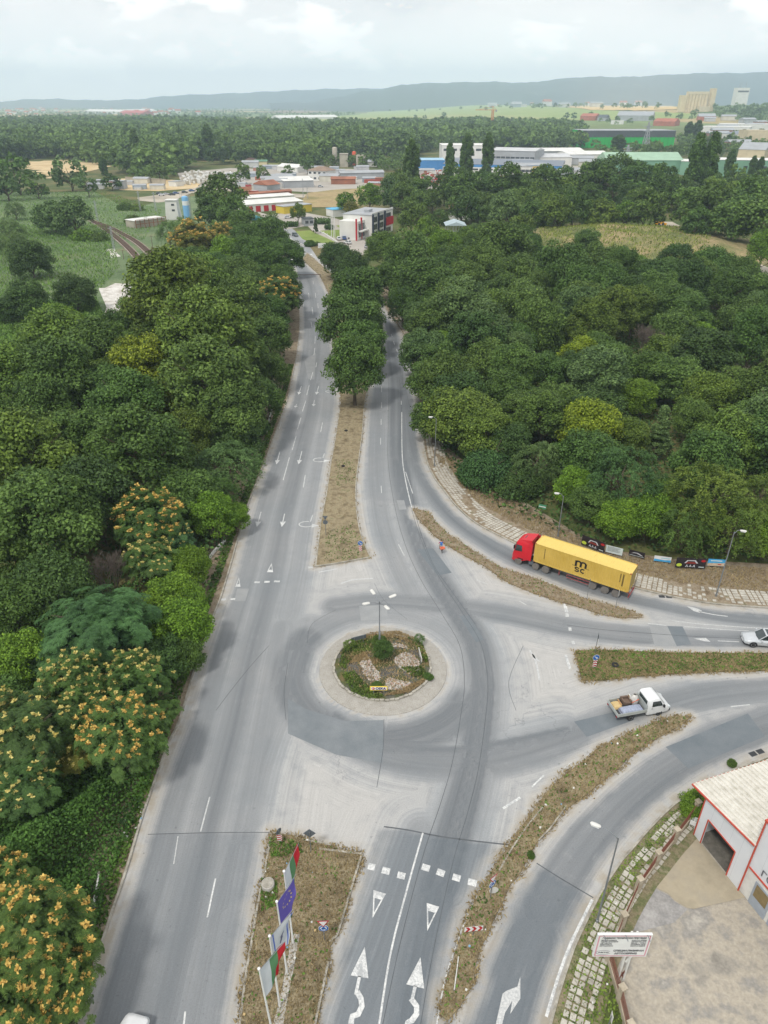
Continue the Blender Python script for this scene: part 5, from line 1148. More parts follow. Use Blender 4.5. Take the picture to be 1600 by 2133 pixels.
ground_leaves('roadside_weeds', 'weeds and dry stalks between the kerb and the fence of the workshop', 'weeds', [([(1240, 1880), (1262, 1850), (1300, 1795), (1350, 1738), (1400, 1690), (1450, 1655), (1460, 1670), (1400, 1735), (1360, 1790), (1320, 1850), (1290, 1930), (1265, 2000), (1300, 2133), (1160, 2133), (1180, 2050)], 1)], 2000, .11, (1.7, 1.5, 1.1), (.08, .16), seed=7)
ground_leaves('dry_bank_grass', 'dry trampled grass on the bank beside the banners', 'grass', [([(1330, 1200), (1420, 1215), (1600, 1235), (1600, 1185), (1480, 1176), (1400, 1170), (1310, 1160), (1200, 1120), (1100, 1060), (1010, 1010), (930, 950), (915, 960), (990, 1045), (1080, 1095), (1180, 1140), (1250, 1170)], 1)], 14000, .16, (.86, .82, .72), (.05, .1), M_STRAW, 8, blade=True)
ground_leaves('verge_weeds', 'green weeds along the left kerb', 'weeds', [([(190, 2020), (262, 1800), (330, 1600), (395, 1400), (440, 1260), (500, 1090), (545, 970), (600, 810), (612, 760), (600, 760), (585, 830), (530, 970), (480, 1100), (420, 1270), (370, 1400), (300, 1600), (220, 1850), (150, 2050)], 1)], 9000, .15, (.9, 1.0, .7), (.08, .3), seed=9)
ground_leaves('reeds', 'pale green reeds and tall grass over the wet meadow by the railway', 'reeds', [([(-60, 640), (200, 620), (230, 690), (100, 780), (-60, 880)], .40), ([(-60, 470), (230, 470), (250, 560), (210, 600), (60, 680), (-60, 700)], .35), ([(-60, 400), (220, 400), (340, 440), (300, 500), (-60, 500)], .25)], 60000, .5, (1.5, 1.6, 1.55), (0, .3), seed=10, blade=True)
ground_leaves('mound_grass_clumps', 'tall yellow and green grasses waving over the mound behind the wood', 'grass', [([(1120, 500), (1180, 484), (1280, 480), (1380, 476), (1440, 492), (1475, 520), (1465, 555), (1380, 570), (1280, 565), (1180, 555), (1120, 535)], 1)], 9500, .55, (2.2, 1.6, 1.6), (0, .2), None, 11, hf=lambda x, y: mound_h(x, y) - .2, blade=True)
# greenery on the roundabout itself
def px_bush(px, py, r, tone, label, kind='bush', z=0, name=None):
 x, y = G(px, py, z); o = place_tree(x, y, r, kind, tone, z - .05, label=label)
 for k in ('_t', '_d'): del o[k]
 if name: o.name = name
 return o
px_bush(797, 1374, 1.0, 'deep green', 'dense dark green bush at the foot of the lamp post on the roundabout', 'round', .62)
px_bush(790, 1340, .8, 'mid green', 'small leafy shrub behind the lamp post on the roundabout', 'bush', .6)
px_bush(728, 1352, .62, 'light green', 'feathery green weed by the blank grey board on the roundabout', 'fine', .35, 'weed_clump')
px_bush(873, 1338, .55, 'grey green', 'leggy grey green weed at the right rim of the roundabout', 'fine', .4, 'weed_clump')
px_bush(785, 1432, .6, 'mid green', 'green weed growing round the posts of the yellow board', 'bush', .45, 'weed_clump')
px_bush(892, 1412, .5, 'deep green', 'low green weed at the right edge of the roundabout bed', 'bush', .25, 'weed_clump')
px_bush(1458, 1690, 1.5, 'bright green', 'bright green shrub between the fence and the white workshop', 'bush', 0)
px_bush(1524, 1592, .45, 'mid green', 'small green weed by the kerb above the workshop roof', 'bush', .1, 'weed_clump'); px_bush(1106, 1783, .35, 'deep green', 'dark green weed on the southeast island edge', 'bush', .1, 'weed_clump')
TGRN = [([(707, 1395), (712, 1360), (740, 1340), (775, 1330), (790, 1345), (770, 1365), (740, 1375), (720, 1400)], .4), ([(712, 1410), (735, 1405), (770, 1440), (800, 1455), (775, 1462), (735, 1450)], .3), ([(835, 1400), (880, 1395), (890, 1410), (860, 1418)], .15), ([(845, 1330), (880, 1345), (893, 1380), (885, 1385), (865, 1350)], .15)]
ground_leaves('roundabout_weeds', 'wild green weeds sprawling over the roundabout bed', 'weeds', TGRN, 4800, .10, (.95, .9, .7), (.0, .22), seed=12, hf=lambda x, y: np.interp(np.hypot(x - IC[0], y - IC[1]), [.4, 1.6, 3.0, 4.2, 5.1], [.70, .66, .55, .38, .2]))
ground_leaves('roundabout_dry_grass', 'dry brown grass around the rim of the roundabout bed', 'grass', [([(735, 1340), (770, 1322), (830, 1318), (870, 1335), (890, 1370), (880, 1375), (860, 1345), (820, 1332), (770, 1340)], .5), ([(800, 1455), (850, 1448), (885, 1425), (893, 1405), (880, 1420), (840, 1440)], .2), ([(715, 1370), (760, 1365), (770, 1385), (730, 1390)], .2), ([(703, 1390), (715, 1350), (760, 1325), (830, 1322), (885, 1360), (885, 1410), (830, 1452), (760, 1452)], .6)], 6500, .15, (1.0, .92, .8), (.0, .1), M_STRAW, 13, hf=lambda x, y: np.interp(np.hypot(x - IC[0], y - IC[1]), [.4, 1.6, 3.0, 4.2, 5.1], [.70, .66, .55, .38, .2]), blade=True)
# ------------------------------------------------------------------ shared finishes
M_WHITE = flat('white_paint', (.72, .73, .73), .5, var=.08); M_OFFW = flat('weathered_white', srgb(206, 206, 202), .7, var=.14)
M_GALV = flat('galvanised_steel', srgb(138, 142, 146), .45, .5, var=.2, vscale=4); M_GREYP = flat('grey_plate', srgb(104, 112, 120), .55, .3, var=.15)
M_DARK = flat('black_plastic', srgb(34, 35, 38), .6, var=.2); M_RUBBER = flat('tyre_rubber', srgb(44, 44, 46), .9, var=.25)
M_RED = flat('red_paint', srgb(176, 34, 40), .45, var=.12); M_BLUE = flat('sign_blue', srgb(24, 92, 168), .45, var=.08); M_REDT = flat('red_trim', srgb(186, 78, 60), .55, var=.12)
M_BRICKR = flat('rusty_red_mesh', srgb(122, 76, 62), .8, var=.25); M_PLASTER = mottle('wall_cement', [srgb(140, 130, 112), srgb(170, 160, 142), srgb(186, 176, 158)], .8, 6, .9, .3, .03, fine_amt=.2)
M_YEL = flat('yellow_paint', srgb(236, 206, 60), .5, var=.08); M_BLACK = flat('black_paint', (.012, .012, .014), .5, var=.1); M_LETTER = flat('dark_lettering', srgb(54, 58, 66), .6, var=.1)
M_LENS = flat('lamp_glass', srgb(224, 228, 230), .25, var=.05); M_GLASS = glass('window_glass')
# ------------------------------------------------------------------ street lamps
def street_lamp(base, h, az, arm, label, heads=1, rad=.085):
 x, y = base; t = thing('street_lamp', label, 'street lamp', (x, y, 0), az)
 MB().tube([(0, 0, -.05), (0, 0, .4), (0, 0, .42), (0, 0, h)], [rad * 1.5, rad * 1.4, rad, rad * .6], 10).build('pole', M_GALV, t, True)
 a = MB(); a.tube([(0, 0, h - .25), (.15, 0, h), (arm * .6, 0, h + .25), (arm, 0, h + .32)], .035, 6); a.build('arm', M_GALV, t, True)
 hd = MB(); M_ = Matrix.Translation((arm + .42, 0, h + .33)); hd.lathe([(.05, -.36), (.13, -.28), (.16, 0), (.14, .28), (.04, .36)], 12, M=M_ @ Matrix.Rotation(R(90), 4, 'Y') @ Matrix.Scale(.62, 4, (1, 0, 0)))
 hd.build('lamp_head', M_OFFW, t, True, fix=True)
 MB().box((arm + .42, 0, h + .225), (.5, .22, .05)).build('lamp_glass', M_LENS, t); return t
b1 = G(1243, 1922); street_lamp(b1, height_at(*b1, 1745), R(152), 1.15, 'tall grey street lamp on the paving in front of the white workshop')
b2 = G(1491, 1243); street_lamp(b2, height_at(*b2, 1108), R(-20), .45, 'street lamp behind the lorry, beside the right end of the banners')
b3 = G(1162, 1118); street_lamp(b3, height_at(*b3, 1033) * 1.0, R(170), .5, 'street lamp at the edge of the wood, just behind the lorry cab')
b4 = G(905, 972); street_lamp(b4, 8.5, R(185), .5, 'street lamp half hidden by foliage at the kerb of the right road')
b5 = G(605, 592); street_lamp(b5, 7.5, R(20), .6, 'small street lamp among the trees left of the far road')
x, y = G(791, 1362, .6); hC = height_at(x, y, 1252)
t = thing('street_lamp', 'tall lamp post with four heads in the centre of the roundabout', 'street lamp', (x, y, .55))
MB().tube([(0, 0, 0), (0, 0, 3.2), (0, 0, 3.25), (0, 0, hC - .55)], [.12, .11, .075, .055], 10).build('pole', M_GALV, t, True)
for az in (25, 118, 205, 300):
 ca, sa = math.cos(R(az)), math.sin(R(az)); z0 = hC - .9
 MB().tube([(0, 0, z0), (.45 * ca, .45 * sa, z0 + .28), (1.15 * ca, 1.15 * sa, z0 + .5)], .03, 6).build('arm', M_GALV, t, True)
 M_ = Matrix.Translation((1.5 * ca, 1.5 * sa, z0 + .52)) @ Matrix.Rotation(R(az), 4, 'Z') @ Matrix.Rotation(R(84), 4, 'Y') @ Matrix.Scale(.6, 4, (1, 0, 0))
 hd = MB().lathe([(.07, -.42), (.17, -.34), (.19, 0), (.18, .34), (.06, .42)], 10, M=M_).build('lamp_head', M_OFFW, t, True, fix=True)
 MB().box((1.5 * ca, 1.5 * sa, z0 + .43), (.5, .2, .05), rz=R(az)).build('lamp_glass', M_LENS, t)
# ------------------------------------------------------------------ road signs
def facing(az):     # plate frame: x right, y up, z toward the viewer standing at azimuth az (0 = looks to -Y)
 return Matrix.Rotation(R(az), 4, 'Z') @ Matrix.Rotation(R(90), 4, 'X')
def disc(r, n=24): return [(r * math.cos(2 * math.pi * i / n), r * math.sin(2 * math.pi * i / n)) for i in range(n)]
def tri(r, down=True): s = -1 if down else 1; return [(0, s * r), (-r * .9, -s * r * .62), (r * .9, -s * r * .62)]
def plate(t, poly, M, z, mat, name='plate', th=.02): return MB().prism(poly, z, z + th, M=M).build(name, mat, t)
def sign_post(base, h, label, az=0, cat='road sign'):
 t = thing('road_sign', label, cat, (base[0], base[1], .05 if len(base) == 2 else base[2]))
 MB().tube([(0, 0, -.05), (0, 0, h)], .035, 8).build('post', M_GALV, t, True); return t
def yield_plate(t, z, az, s=.5):
 M = Matrix.Translation((0, 0, z)) @ facing(az); plate(t, tri(s), M, .04, M_GREYP, 'plate_back', .015)
 p = plate(t, tri(s * .99), M, .057, M_RED, 'red_border', .012); plate(t, tri(s * .68), M, .071, M_WHITE, 'white_centre', .006)
def arrow_strips(t, M, z, mat):
 mb = MB()
 for k in range(3):
  a0 = R(90 + 120 * k); pts = [(.2 * math.cos(a0 + s), .2 * math.sin(a0 + s)) for s in np.linspace(0, R(72), 7)]
  q = MB(); q.strip(pts, .075, z); mb.add([M @ Vector(v) for v in q.v], [f[::-1] for f in q.f])
  e = Vector(pts[-1]); d = Vector((-math.sin(a0 + R(72)), math.cos(a0 + R(72)))); nn = Vector((-d.y, d.x)); tr = [e - nn * .09, e + d * .13, e + nn * .09]
  mb.add([M @ Vector((p.x, p.y, z)) for p in tr], [(0, 1, 2)])
 mb.build('arrows', mat, t)
def round_blue(t, z, az, kind='roundabout', r=.36):
 M = Matrix.Translation((0, 0, z)) @ facing(az); plate(t, disc(r), M, .04, M_WHITE, 'plate_rim', .015); plate(t, disc(r * .94), M, .057, M_BLUE, 'blue_disc', .008)
 if kind == 'roundabout': arrow_strips(t, M, .068, M_WHITE)
 else:
  a = R(-40); d = Vector((math.cos(a), math.sin(a))); nn = Vector((-d.y, d.x)); q = [-d * .24 - nn * .035, d * .06 - nn * .035, d * .06 - nn * .12, d * .26, d * .06 + nn * .12, d * .06 + nn * .035, -d * .24 + nn * .035]
  MB().sheet([(p.x, p.y) for p in q], .068, M=M).build('arrow', M_WHITE, t)
def chevrons(t, cx, cz, w, h, n, az, vertical=True):
 M = Matrix.Translation((0, 0, cz)) @ facing(az); plate(t, [(cx - w / 2, -h / 2), (cx + w / 2, -h / 2), (cx + w / 2, h / 2), (cx - w / 2, h / 2)], M, .04, M_WHITE, 'white_panel', .015)
 mb = MB()
 if vertical:
  s = h / n; 
  for k in range(n):
   y0 = -h / 2 + s * (k + .12); q = [(cx - w / 2, y0), (cx, y0 + s * .38), (cx + w / 2, y0), (cx + w / 2, y0 + s * .48), (cx, min(h / 2, y0 + s * .88)), (cx - w / 2, y0 + s * .48)]
   mb.add([M @ Vector((a, b_, .058)) for a, b_ in q], [(0, 1, 4, 5), (1, 2, 3, 4)])
 else:
  s = w / n
  for k in range(n):
   x0 = cx - w / 2 + s * (k + .1); q = [(x0, -h / 2), (x0 + s * .42, 0), (x0, h / 2), (x0 + s * .48, h / 2), (min(cx + w / 2, x0 + s * .88), 0), (x0 + s * .48, -h / 2)]
   mb.add([M @ Vector((a, b_, .058)) for a, b_ in q], [(1, 4, 3, 2), (0, 5, 4, 1)])
 mb.build('red_chevrons', M_RED, t)
t = sign_post(G(676, 1960), 2.3, 'give-way triangle over a blue roundabout sign on the flag island'); yield_plate(t, 2.25, 3, .48); round_blue(t, 1.62, 3)
t = sign_post(G(1021, 1872), 2.5, 'give-way triangle over a blue roundabout sign on the southeast island'); yield_plate(t, 2.5, 38, .46); round_blue(t, 1.86, 38)
M = Matrix.Translation((.25, .1, .75)) @ facing(188); plate(t, disc(.36), M, .05, M_OFFW, 'round_plate_back', .02)
t = sign_post(G(985, 1950), 1.3, 'red and white horizontal chevron board at the foot of the southeast island'); chevrons(t, 0, .95, 1.35, .55, 3, 6, False)
t = sign_post(G(584, 1757), 1.6, 'red and white chevron post with a round plate at the flag island corner'); chevrons(t, 0, .75, .42, .75, 3, -8)
M = Matrix.Translation((0, 0, 1.45)) @ facing(235); plate(t, disc(.3), M, .03, M_GREYP, 'round_plate_back', .02)
t = sign_post(G(648, 1776), 2.5, 'square grey plate seen from behind at the top of the flag island'); M = Matrix.Translation((0, 0, 2.3)) @ facing(180); plate(t, [(0, .5), (-.5, 0), (0, -.5), (.5, 0)], M, .04, M_GREYP, 'plate_back')
t = sign_post(G(751, 1150), 1.5, 'blue disc over a red and white chevron post on the north median'); chevrons(t, 0, .6, .38, .9, 3, -4); round_blue(t, 1.4, -4, 'arrow', .34)
t = sign_post(G(679, 1116), 3.0, 'two blue-grey plates seen from behind on the left edge of the north median'); M = Matrix.Translation((0, 0, 2.85)) @ facing(180); plate(t, tri(.4), M, .04, M_GREYP, 'triangle_back'); M = Matrix.Translation((0, 0, 2.1)) @ facing(180); plate(t, disc(.34), M, .04, M_GREYP, 'round_plate_back')
t = sign_post(G(1237, 1392), 1.7, 'blue disc over a red and white chevron post on the east median'); chevrons(t, 0, .65, .42, .95, 3, 8); round_blue(t, 1.5, 8, 'arrow', .36)
t = sign_post(G(1239, 1362), 2.6, 'thin sign seen edge-on above the blue disc marker on the east median'); M = Matrix.Translation((0, 0, 2.4)) @ facing(78); plate(t, tri(.45), M, .04, M_GREYP, 'triangle_back'); M = Matrix.Translation((0, 0, 1.75)) @ facing(78); plate(t, disc(.34), M, .04, M_OFFW, 'round_plate_back')
t = sign_post(G(1222, 1250), 3.0, 'left of two thin edge-on signs on the island below the lorry'); M = Matrix.Translation((0, 0, 2.7)) @ facing(75); plate(t, [(-.2, -.35), (.2, -.35), (.2, .35), (-.2, .35)], M, .04, M_GREYP, 'plate_edge')
t = sign_post(G(1282, 1268), 2.6, 'right of two thin edge-on signs on the island below the lorry'); M = Matrix.Translation((0, 0, 2.3)) @ facing(75); plate(t, [(-.2, -.35), (.2, -.35), (.2, .35), (-.2, .35)], M, .04, M_OFFW, 'plate_edge')
t = sign_post(G(1128, 1072), 1.6, 'small green and white direction board by the wood behind the lorry'); M = Matrix.Translation((0, 0, 1.3)) @ facing(-25)
MG = flat('sign_green', srgb(70, 138, 104), .5); plate(t, [(-.55, -.35), (.55, -.35), (.55, .35), (-.55, .35)], M, .04, MG, 'board'); plate(t, [(-.5, -.07), (.5, -.07), (.5, .07), (-.5, .07)], M, .062, M_WHITE, 'white_stripe', .004)
t = sign_post(G(1260, 2160), 2.6, 'thin leaning sign at the bottom edge beside the workshop fence'); M = Matrix.Translation((0, 0, 2.4)) @ facing(85); plate(t, [(-.2, -.4), (.2, -.4), (.2, .4), (-.2, .4)], M, .04, M_OFFW, 'plate_edge')
t = thing('fallen_pole', 'white pole lying in the grass at the tip of the southeast island', 'pole', (*G(950, 2033), .2)); e = Vector(G(955, 1996)) - Vector(G(950, 2033)); e2 = Vector(G(946, 2066)) - Vector(G(950, 2033))
MB().tube([(e.x, e.y, 0), (e2.x, e2.y, .02)], .04, 8).build('tube', M_OFFW, t); MB().tube([(e2.x, e2.y, .02), (e2.x * 1.02, e2.y * 1.02, .02)], .055, 8).build('end_cap', M_GALV, t)
# boards standing on the roundabout
def board(label, base, az, w, h, z, mat, back=False, legs=.7):
 t = thing('advertising_board', label, 'board', base, R(az)); 
 for s in (-1, 1): MB().tube([(s * w * .3, 0, -.1), (s * w * .3, 0, z + h * .9)], .035, 8).build('leg', M_GALV, t, True)
 MB().box((0, -.05, z + h / 2), (w, .05, h)).build('panel', mat, t); return t
t = board('yellow-framed advertising board with letters on the front of the roundabout', (*G(789, 1448, .25), .22), 0, 1.75, .52, .75, M_YEL)
MB().box((0, -.082, 1.01), (1.58, .012, .38)).build('white_face', M_WHITE, t); FM = frame_matrix((0, -.094, 1.01), (1, 0, 0), (0, 0, 1))
MB().prism(disc(.16, 16), 0, .01, M=FM @ Matrix.Translation((-.55, 0, 0))).build('red_emblem', M_RED, t); MB().prism(disc(.07, 12), .011, .014, M=FM @ Matrix.Translation((-.58, 0, 0))).build('emblem_centre', M_WHITE, t)
navy = flat('navy_letters', srgb(28, 38, 96), .5); text_mesh('OEKA', .42, navy, t, FM @ Matrix.Translation((.2, -.01, 0)), bold=.016, sx=.92)
MB().box((.62, -.099, 1.0), (.03, .01, .3)).build('red_stroke', M_RED, t)
t = board('blank grey board seen from behind at the left back of the roundabout', (*G(748, 1345, .25), .22), 202, 1.7, .5, .85, M_GREYP)
t = board('board seen edge-on at the right rim of the roundabout', (*G(874, 1378, .25), .22), 98, 1.8, .55, .7, M_OFFW)
# ------------------------------------------------------------------ flagpoles on the south island
HFL = 8.0
def flagpole(base_px, top_px, label):
 b = Vector(G(*base_px, .1)); h = min(8.6, height_at(b.x, b.y, top_px[1])); tp = G(*top_px, h); 
 t = thing('flagpole', label, 'flagpole', (b.x, b.y, .1)); lx, ly = tp[0] - b.x, tp[1] - b.y; k = max(1, math.hypot(lx, ly) / .35); lx /= k; ly /= k
 MB().tube([(0, 0, 0), (lx * .5, ly * .5, h * .5), (lx, ly, h)], [.075, .062, .045], 10).build('pole', M_WHITE, t, True); MB().lathe([(.02, h - .02), (.09, h + .03), (.09, h + .1), (.02, h + .15)], 10, M=Matrix.Translation((lx, ly, 0))).build('finial', M_WHITE, t, True)
 MB().box((0, 0, .02), (.3, .3, .05)).build('foot_plate', M_GALV, t); return t, Vector((b.x + lx, b.y + ly, h + .1)), h
def flag(top, fly_px, drop, fly, stripes, label, name='flag', seed=0, extra=None):
 """banner hung from an arm at the pole top: stripes run down the hoist side"""
 e = Vector(G(*fly_px, top.z + .35)); d = Vector((e.x - top.x, e.y - top.y, .42)); L = fly; d = d.normalized()
 t = thing(name, label, 'flag', tuple(top)); side = Vector((0, 0, 1)).cross(d).normalized(); n, m_ = 18, 22
 def P(u, v):
  w = .16 * math.sin(u * 5 + v * 4 + seed) * v * (.4 + u) + .10 * math.sin(v * 9 + u * 3 + seed) * u; tap = 1 - .38 * v * u
  return d * (u * L * tap) + side * w + Vector((0, 0, -drop * v * (1 - .18 * u)))
 u0 = 0
 for (u1, mt_, nm) in stripes:
  k = max(2, int((u1 - u0) * n)); vs = [P(u0 + (u1 - u0) * i / k, j / m_) for i in range(k + 1) for j in range(m_ + 1)]
  fs = [(i * (m_ + 1) + j, (i + 1) * (m_ + 1) + j, (i + 1) * (m_ + 1) + j + 1, i * (m_ + 1) + j + 1) for i in range(k) for j in range(m_)]
  MB().add([tuple(v) for v in vs], fs).build(nm, mt_, t, True); u0 = u1
 MB().tube([(0, 0, 0), tuple(d * L)], .018, 6).build('top_arm', M_GALV, t)
 if extra: extra(t, P, side)
 return t
def cloth(n, c):
 m, nt, b = new_mat(n); b.inputs['Base Color'].default_value = (*c, 1); b.inputs['Roughness'].default_value = .85
 nt.links.new(mix(nt, noise(nt, 2, 4), tuple(x * .85 for x in c), c), b.inputs['Base Color'])
 tr = nd(nt, 'ShaderNodeBsdfTranslucent'); tr.inputs['Color'].default_value = (*c, 1); ms = nd(nt, 'ShaderNodeMixShader'); ms.inputs[0].default_value = .35
 nt.links.new(b.outputs[0], ms.inputs[1]); nt.links.new(tr.outputs[0], ms.inputs[2]); nt.links.new(ms.outputs[0], nt.nodes['Material Output'].inputs['Surface']); return m
CW, CG, CR, CP_, CBL = cloth('white_cloth', (.62, .66, .70)), cloth('green_cloth', srgb(92, 140, 98)), cloth('red_cloth', srgb(188, 34, 46)), cloth('violet_cloth', srgb(104, 92, 178)), cloth('blue_stripe_cloth', srgb(96, 120, 196))
STAR = flat('gold_star', srgb(220, 200, 110), .6)
TRI = [(.40, CW, 'white_stripe'), (.70, CG, 'green_stripe'), (1.0, CR, 'red_stripe')]
def stars(t, P, side):
 mb = MB()
 for k in range(12):
  a = 2 * math.pi * k / 12; u, v = .52 + .26 * math.cos(a), .42 + .17 * math.sin(a)
  for s in (-1, 1):
   c = P(u, v) + side * .012 * s; e1 = (P(u + .05, v) - P(u, v)).normalized(); e2 = (P(u, v + .05) - P(u, v)).normalized(); q = []
   for i in range(10): r = .085 if i % 2 == 0 else .035; b_ = 2 * math.pi * i / 10; q.append(tuple(c + e1 * r * math.cos(b_) + e2 * r * math.sin(b_)))
   mb.add([tuple(c)] + q, [(0, 1 + i, 1 + (i + 1) % 10) for i in range(10)])
 mb.build('gold_stars', STAR, t)
CREST = cloth('grey_crest', srgb(128, 130, 160))
def crest(t, P, side):
 mb = MB(); o = [(.40, .36), (.60, .30), (.66, .42), (.56, .50), (.60, .58), (.44, .66), (.36, .60), (.44, .50)]
 for s in (-1, 1): mb.add([tuple(P(u, v) + side * .012 * s) for u, v in o], [tuple(range(8))])
 mb.build('crest', CREST, t)
MUN = [(.10, CW, 'white_stripe'), (.15, CBL, 'blue_stripe'), (.86, CW, 'white_field'), (.93, CBL, 'blue_stripe'), (1.0, CW, 'white_edge')]
PO = [((572, 2172), (540, 2021), (581, 1977)), ((583, 2097), (562, 1953), (598, 1911)), ((598, 2027), (577, 1881), (606, 1839)), ((611, 1965), (592, 1818), (613, 1777))]
FL = [('nearest, bottom', 'white, green and red vertical-striped flag on the nearest pole', TRI, None), ('second', 'white flag with blue stripes and a grey crest on the second pole', MUN, crest),
   ('third', 'violet flag with a ring of gold stars on the third pole', [(1.0, CP_, 'violet_field')], stars), ('farthest', 'white, green and red vertical-striped flag on the farthest pole', TRI, None)]
for i, ((bp_, tp_, fp_), (nm, lb, st, ex)) in enumerate(zip(PO, FL)):
 t, top, h = flagpole(bp_, tp_, f'white flagpole, {nm} of the four on the concrete strip'); flag(top - Vector((0, 0, .12)), fp_, 3.0, 2.0, st, lb, seed=i * 1.7, extra=ex)
px_sheet('concrete_strip', [(608, 1948), (625, 1948), (612, 2020), (598, 2090), (585, 2170), (560, 2240), (545, 2240), (566, 2150), (583, 2085), (596, 2020)], .150, M_CONC)
t = thing('manhole_ring', 'round concrete manhole ring standing in weeds on the flag island', 'manhole', (*G(559, 1848), .1)); MB().lathe([(.5, 0), (.5, .42), (.46, .46)], 20).build('ring', M_CONC, t, True); MB().lathe([(.42, .44), (.42, .50), (.1, .52)], 20).build('cover', M_KERB, t, True)
rl = random.Random(21); M_LIT = [M_OFFW, flat('litter_blue', srgb(120, 160, 190), .6), flat('litter_card', srgb(190, 166, 120), .8)]
mb = MB()
for poly, n in ((E_('south_median'), 16), (E_('north_median'), 12), (E_('southeast_island'), 14), ([(262, 1690), (300, 1640), (296, 1720), (250, 1760)], 16), ([(1240, 1930), (1290, 1850), (1300, 1960), (1280, 2100), (1230, 2100)], 8)):
 w = W(poly); P = np.array(w); k = 0
 while k < n:
  x, y = rl.uniform(P[:, 0].min(), P[:, 0].max()), rl.uniform(P[:, 1].min(), P[:, 1].max())
  if not bool(in_poly(np.array([x]), np.array([y]), w)[0]): continue
  k += 1; s = rl.uniform(.05, .15); a = rl.uniform(0, 3); ca, sa = math.cos(a) * s, math.sin(a) * s; mb.add([(x - ca, y - sa, .17), (x + sa, y - ca, .19), (x + ca, y + sa, .24), (x - sa, y + ca, .2)], [(0, 1, 2, 3)], rl.choice((0, 0, 0, 1, 2)))
tag(mb.build('litter', M_LIT), 'scattered scraps of paper and plastic on the islands and verges', 'litter', kind='stuff')
def tyre(px, py, r, label):
 t = MB(); n, k = 20, 8; vs = [((r + .11 * math.cos(b_)) * math.cos(a), (r + .11 * math.cos(b_)) * math.sin(a), .1 + .1 * math.sin(b_)) for a in np.linspace(0, 2 * math.pi, n, endpoint=False) for b_ in np.linspace(0, 2 * math.pi, k, endpoint=False)]
 o = t.add(vs, [(i * k + j, ((i + 1) % n) * k + j, ((i + 1) % n) * k + (j + 1) % k, i * k + (j + 1) % k) for i in range(n) for j in range(k)]).build('tyre', M_RUBBER, smooth=True, loc=(*G(px, py), .13)); tag(o, label, 'tyre')
tyre(1281, 1388, .27, 'old black tyre lying on the east median'); tyre(721, 899, .22, 'black tyre lying on the north median near the trees'); tyre(715, 973, .2, 'smaller black tyre in the middle of the north median')
def drain(px, py, az, label):
 t = thing('drain_grate', label, 'drain', (*G(px, py), .0), R(az))
 for s in (-.42, .42):
  MB().box((s, 0, .012), (.7, .5, .02)).build('frame', M_TAR, t); mb = MB(); [mb.box((s - .28 + k * .095, 0, .027), (.05, .42, .012)) for k in range(7)]; mb.build('grating', M_DARK, t)
drain(1386, 1243, -5, 'pair of kerbside drain grates behind the lorry'); drain(1576, 1568, 20, 'pair of kerbside drain grates above the workshop roof')
# ------------------------------------------------------------------ banners along the wood
def pquad(bl, br, tl, z0=.35):
 A, B = Vector(G(*bl, z0)), Vector(G(*br, z0)); d = (B - A); w = d.length; h = height_at(A.x, A.y, tl[1]) - z0; return A, d.normalized(), w, h, z0
def banner(bl, br, tl, label, mat, art=None):
 A, d, w, h, z0 = pquad(bl, br, tl); t = thing('advertising_banner', label, 'banner', (A.x, A.y, 0), math.atan2(d.y, d.x)); h = min(max(h, .7), 2.4)
 for k in (0.03, .97): MB().box((w * k, .06, (z0 + h) / 2), (.06, .06, z0 + h)).build('post', M_GALV, t)
 MB().box((w / 2, 0, z0 + h / 2), (w, .03, h)).build('panel', mat, t); FM = frame_matrix((w / 2, -.022, z0 + h / 2), (1, 0, 0), (0, 0, 1))
 if art: art(t, FM, w, h)
 return t
def poly_part(t, FM, pts, mat, name, z=0.0): return MB().sheet(pts, z, M=FM).build(name, mat, t)
M_BDARK = flat('banner_dark', srgb(40, 34, 38), .6, var=.2); M_SILV = flat('banner_silver', srgb(190, 192, 198), .5); M_LIME = flat('banner_lime', srgb(184, 204, 70), .6, var=.2); M_MAR = flat('banner_maroon', srgb(130, 50, 44), .6, var=.2); M_SKYB = flat('banner_sky_blue', srgb(70, 164, 216), .6); M_PALE = flat('banner_pale', srgb(204, 216, 216), .6)
def art_dark(t, FM, w, h):
 poly_part(t, FM, [(-w * .22, -h * .05), (-w * .14, h * .28), (w * .14, h * .30), (w * .24, -h * .02), (w * .18, -h * .02), (w * .11, h * .2), (-w * .11, h * .2), (-w * .17, -h * .05)], M_SILV, 'silver_outline')
 poly_part(t, FM, [(-w * .20, -h * .08), (-w * .12, h * .12), (w * .12, h * .12), (w * .2, -h * .08)], M_MAR, 'maroon_body', .003)
 for k in (-.12, 0, .12): poly_part(t, FM, [(w * (k - .05), -h * .42), (w * k, -h * .15), (w * (k + .05), -h * .42), (w * (k + .02), -h * .42), (w * k, -h * .3), (w * (k - .02), -h * .42)], M_SILV, 'silver_chevron', .006)
 MB().prism(disc(h * .17, 10), .002, .006, M=FM @ Matrix.Translation((-w * .38, -h * .24, 0)) @ Matrix.Scale(1.4, 4, (1, 0, 0))).build('lime_blot', M_LIME, t)
 MB().prism(disc(h * .12, 10), .002, .006, M=FM @ Matrix.Translation((w * .40, h * .25, 0)) @ Matrix.Scale(1.6, 4, (1, 0, 0))).build('red_blot', M_RED, t); poly_part(t, FM, [(w * .28, -h * .42), (w * .46, -h * .42), (w * .46, -h * .34), (w * .28, -h * .34)], M_PALE, 'pale_bar', .003)
def art_text(t, FM, w, h):
 for k, s in enumerate((.34, .2, .06, -.08, -.22)): poly_part(t, FM, [(-w * .40, h * s), (w * (.36 - .07 * (k % 3)), h * s), (w * (.36 - .07 * (k % 3)), h * (s + .045)), (-w * .40, h * (s + .045))], M_LETTER, 'print_line', .002)
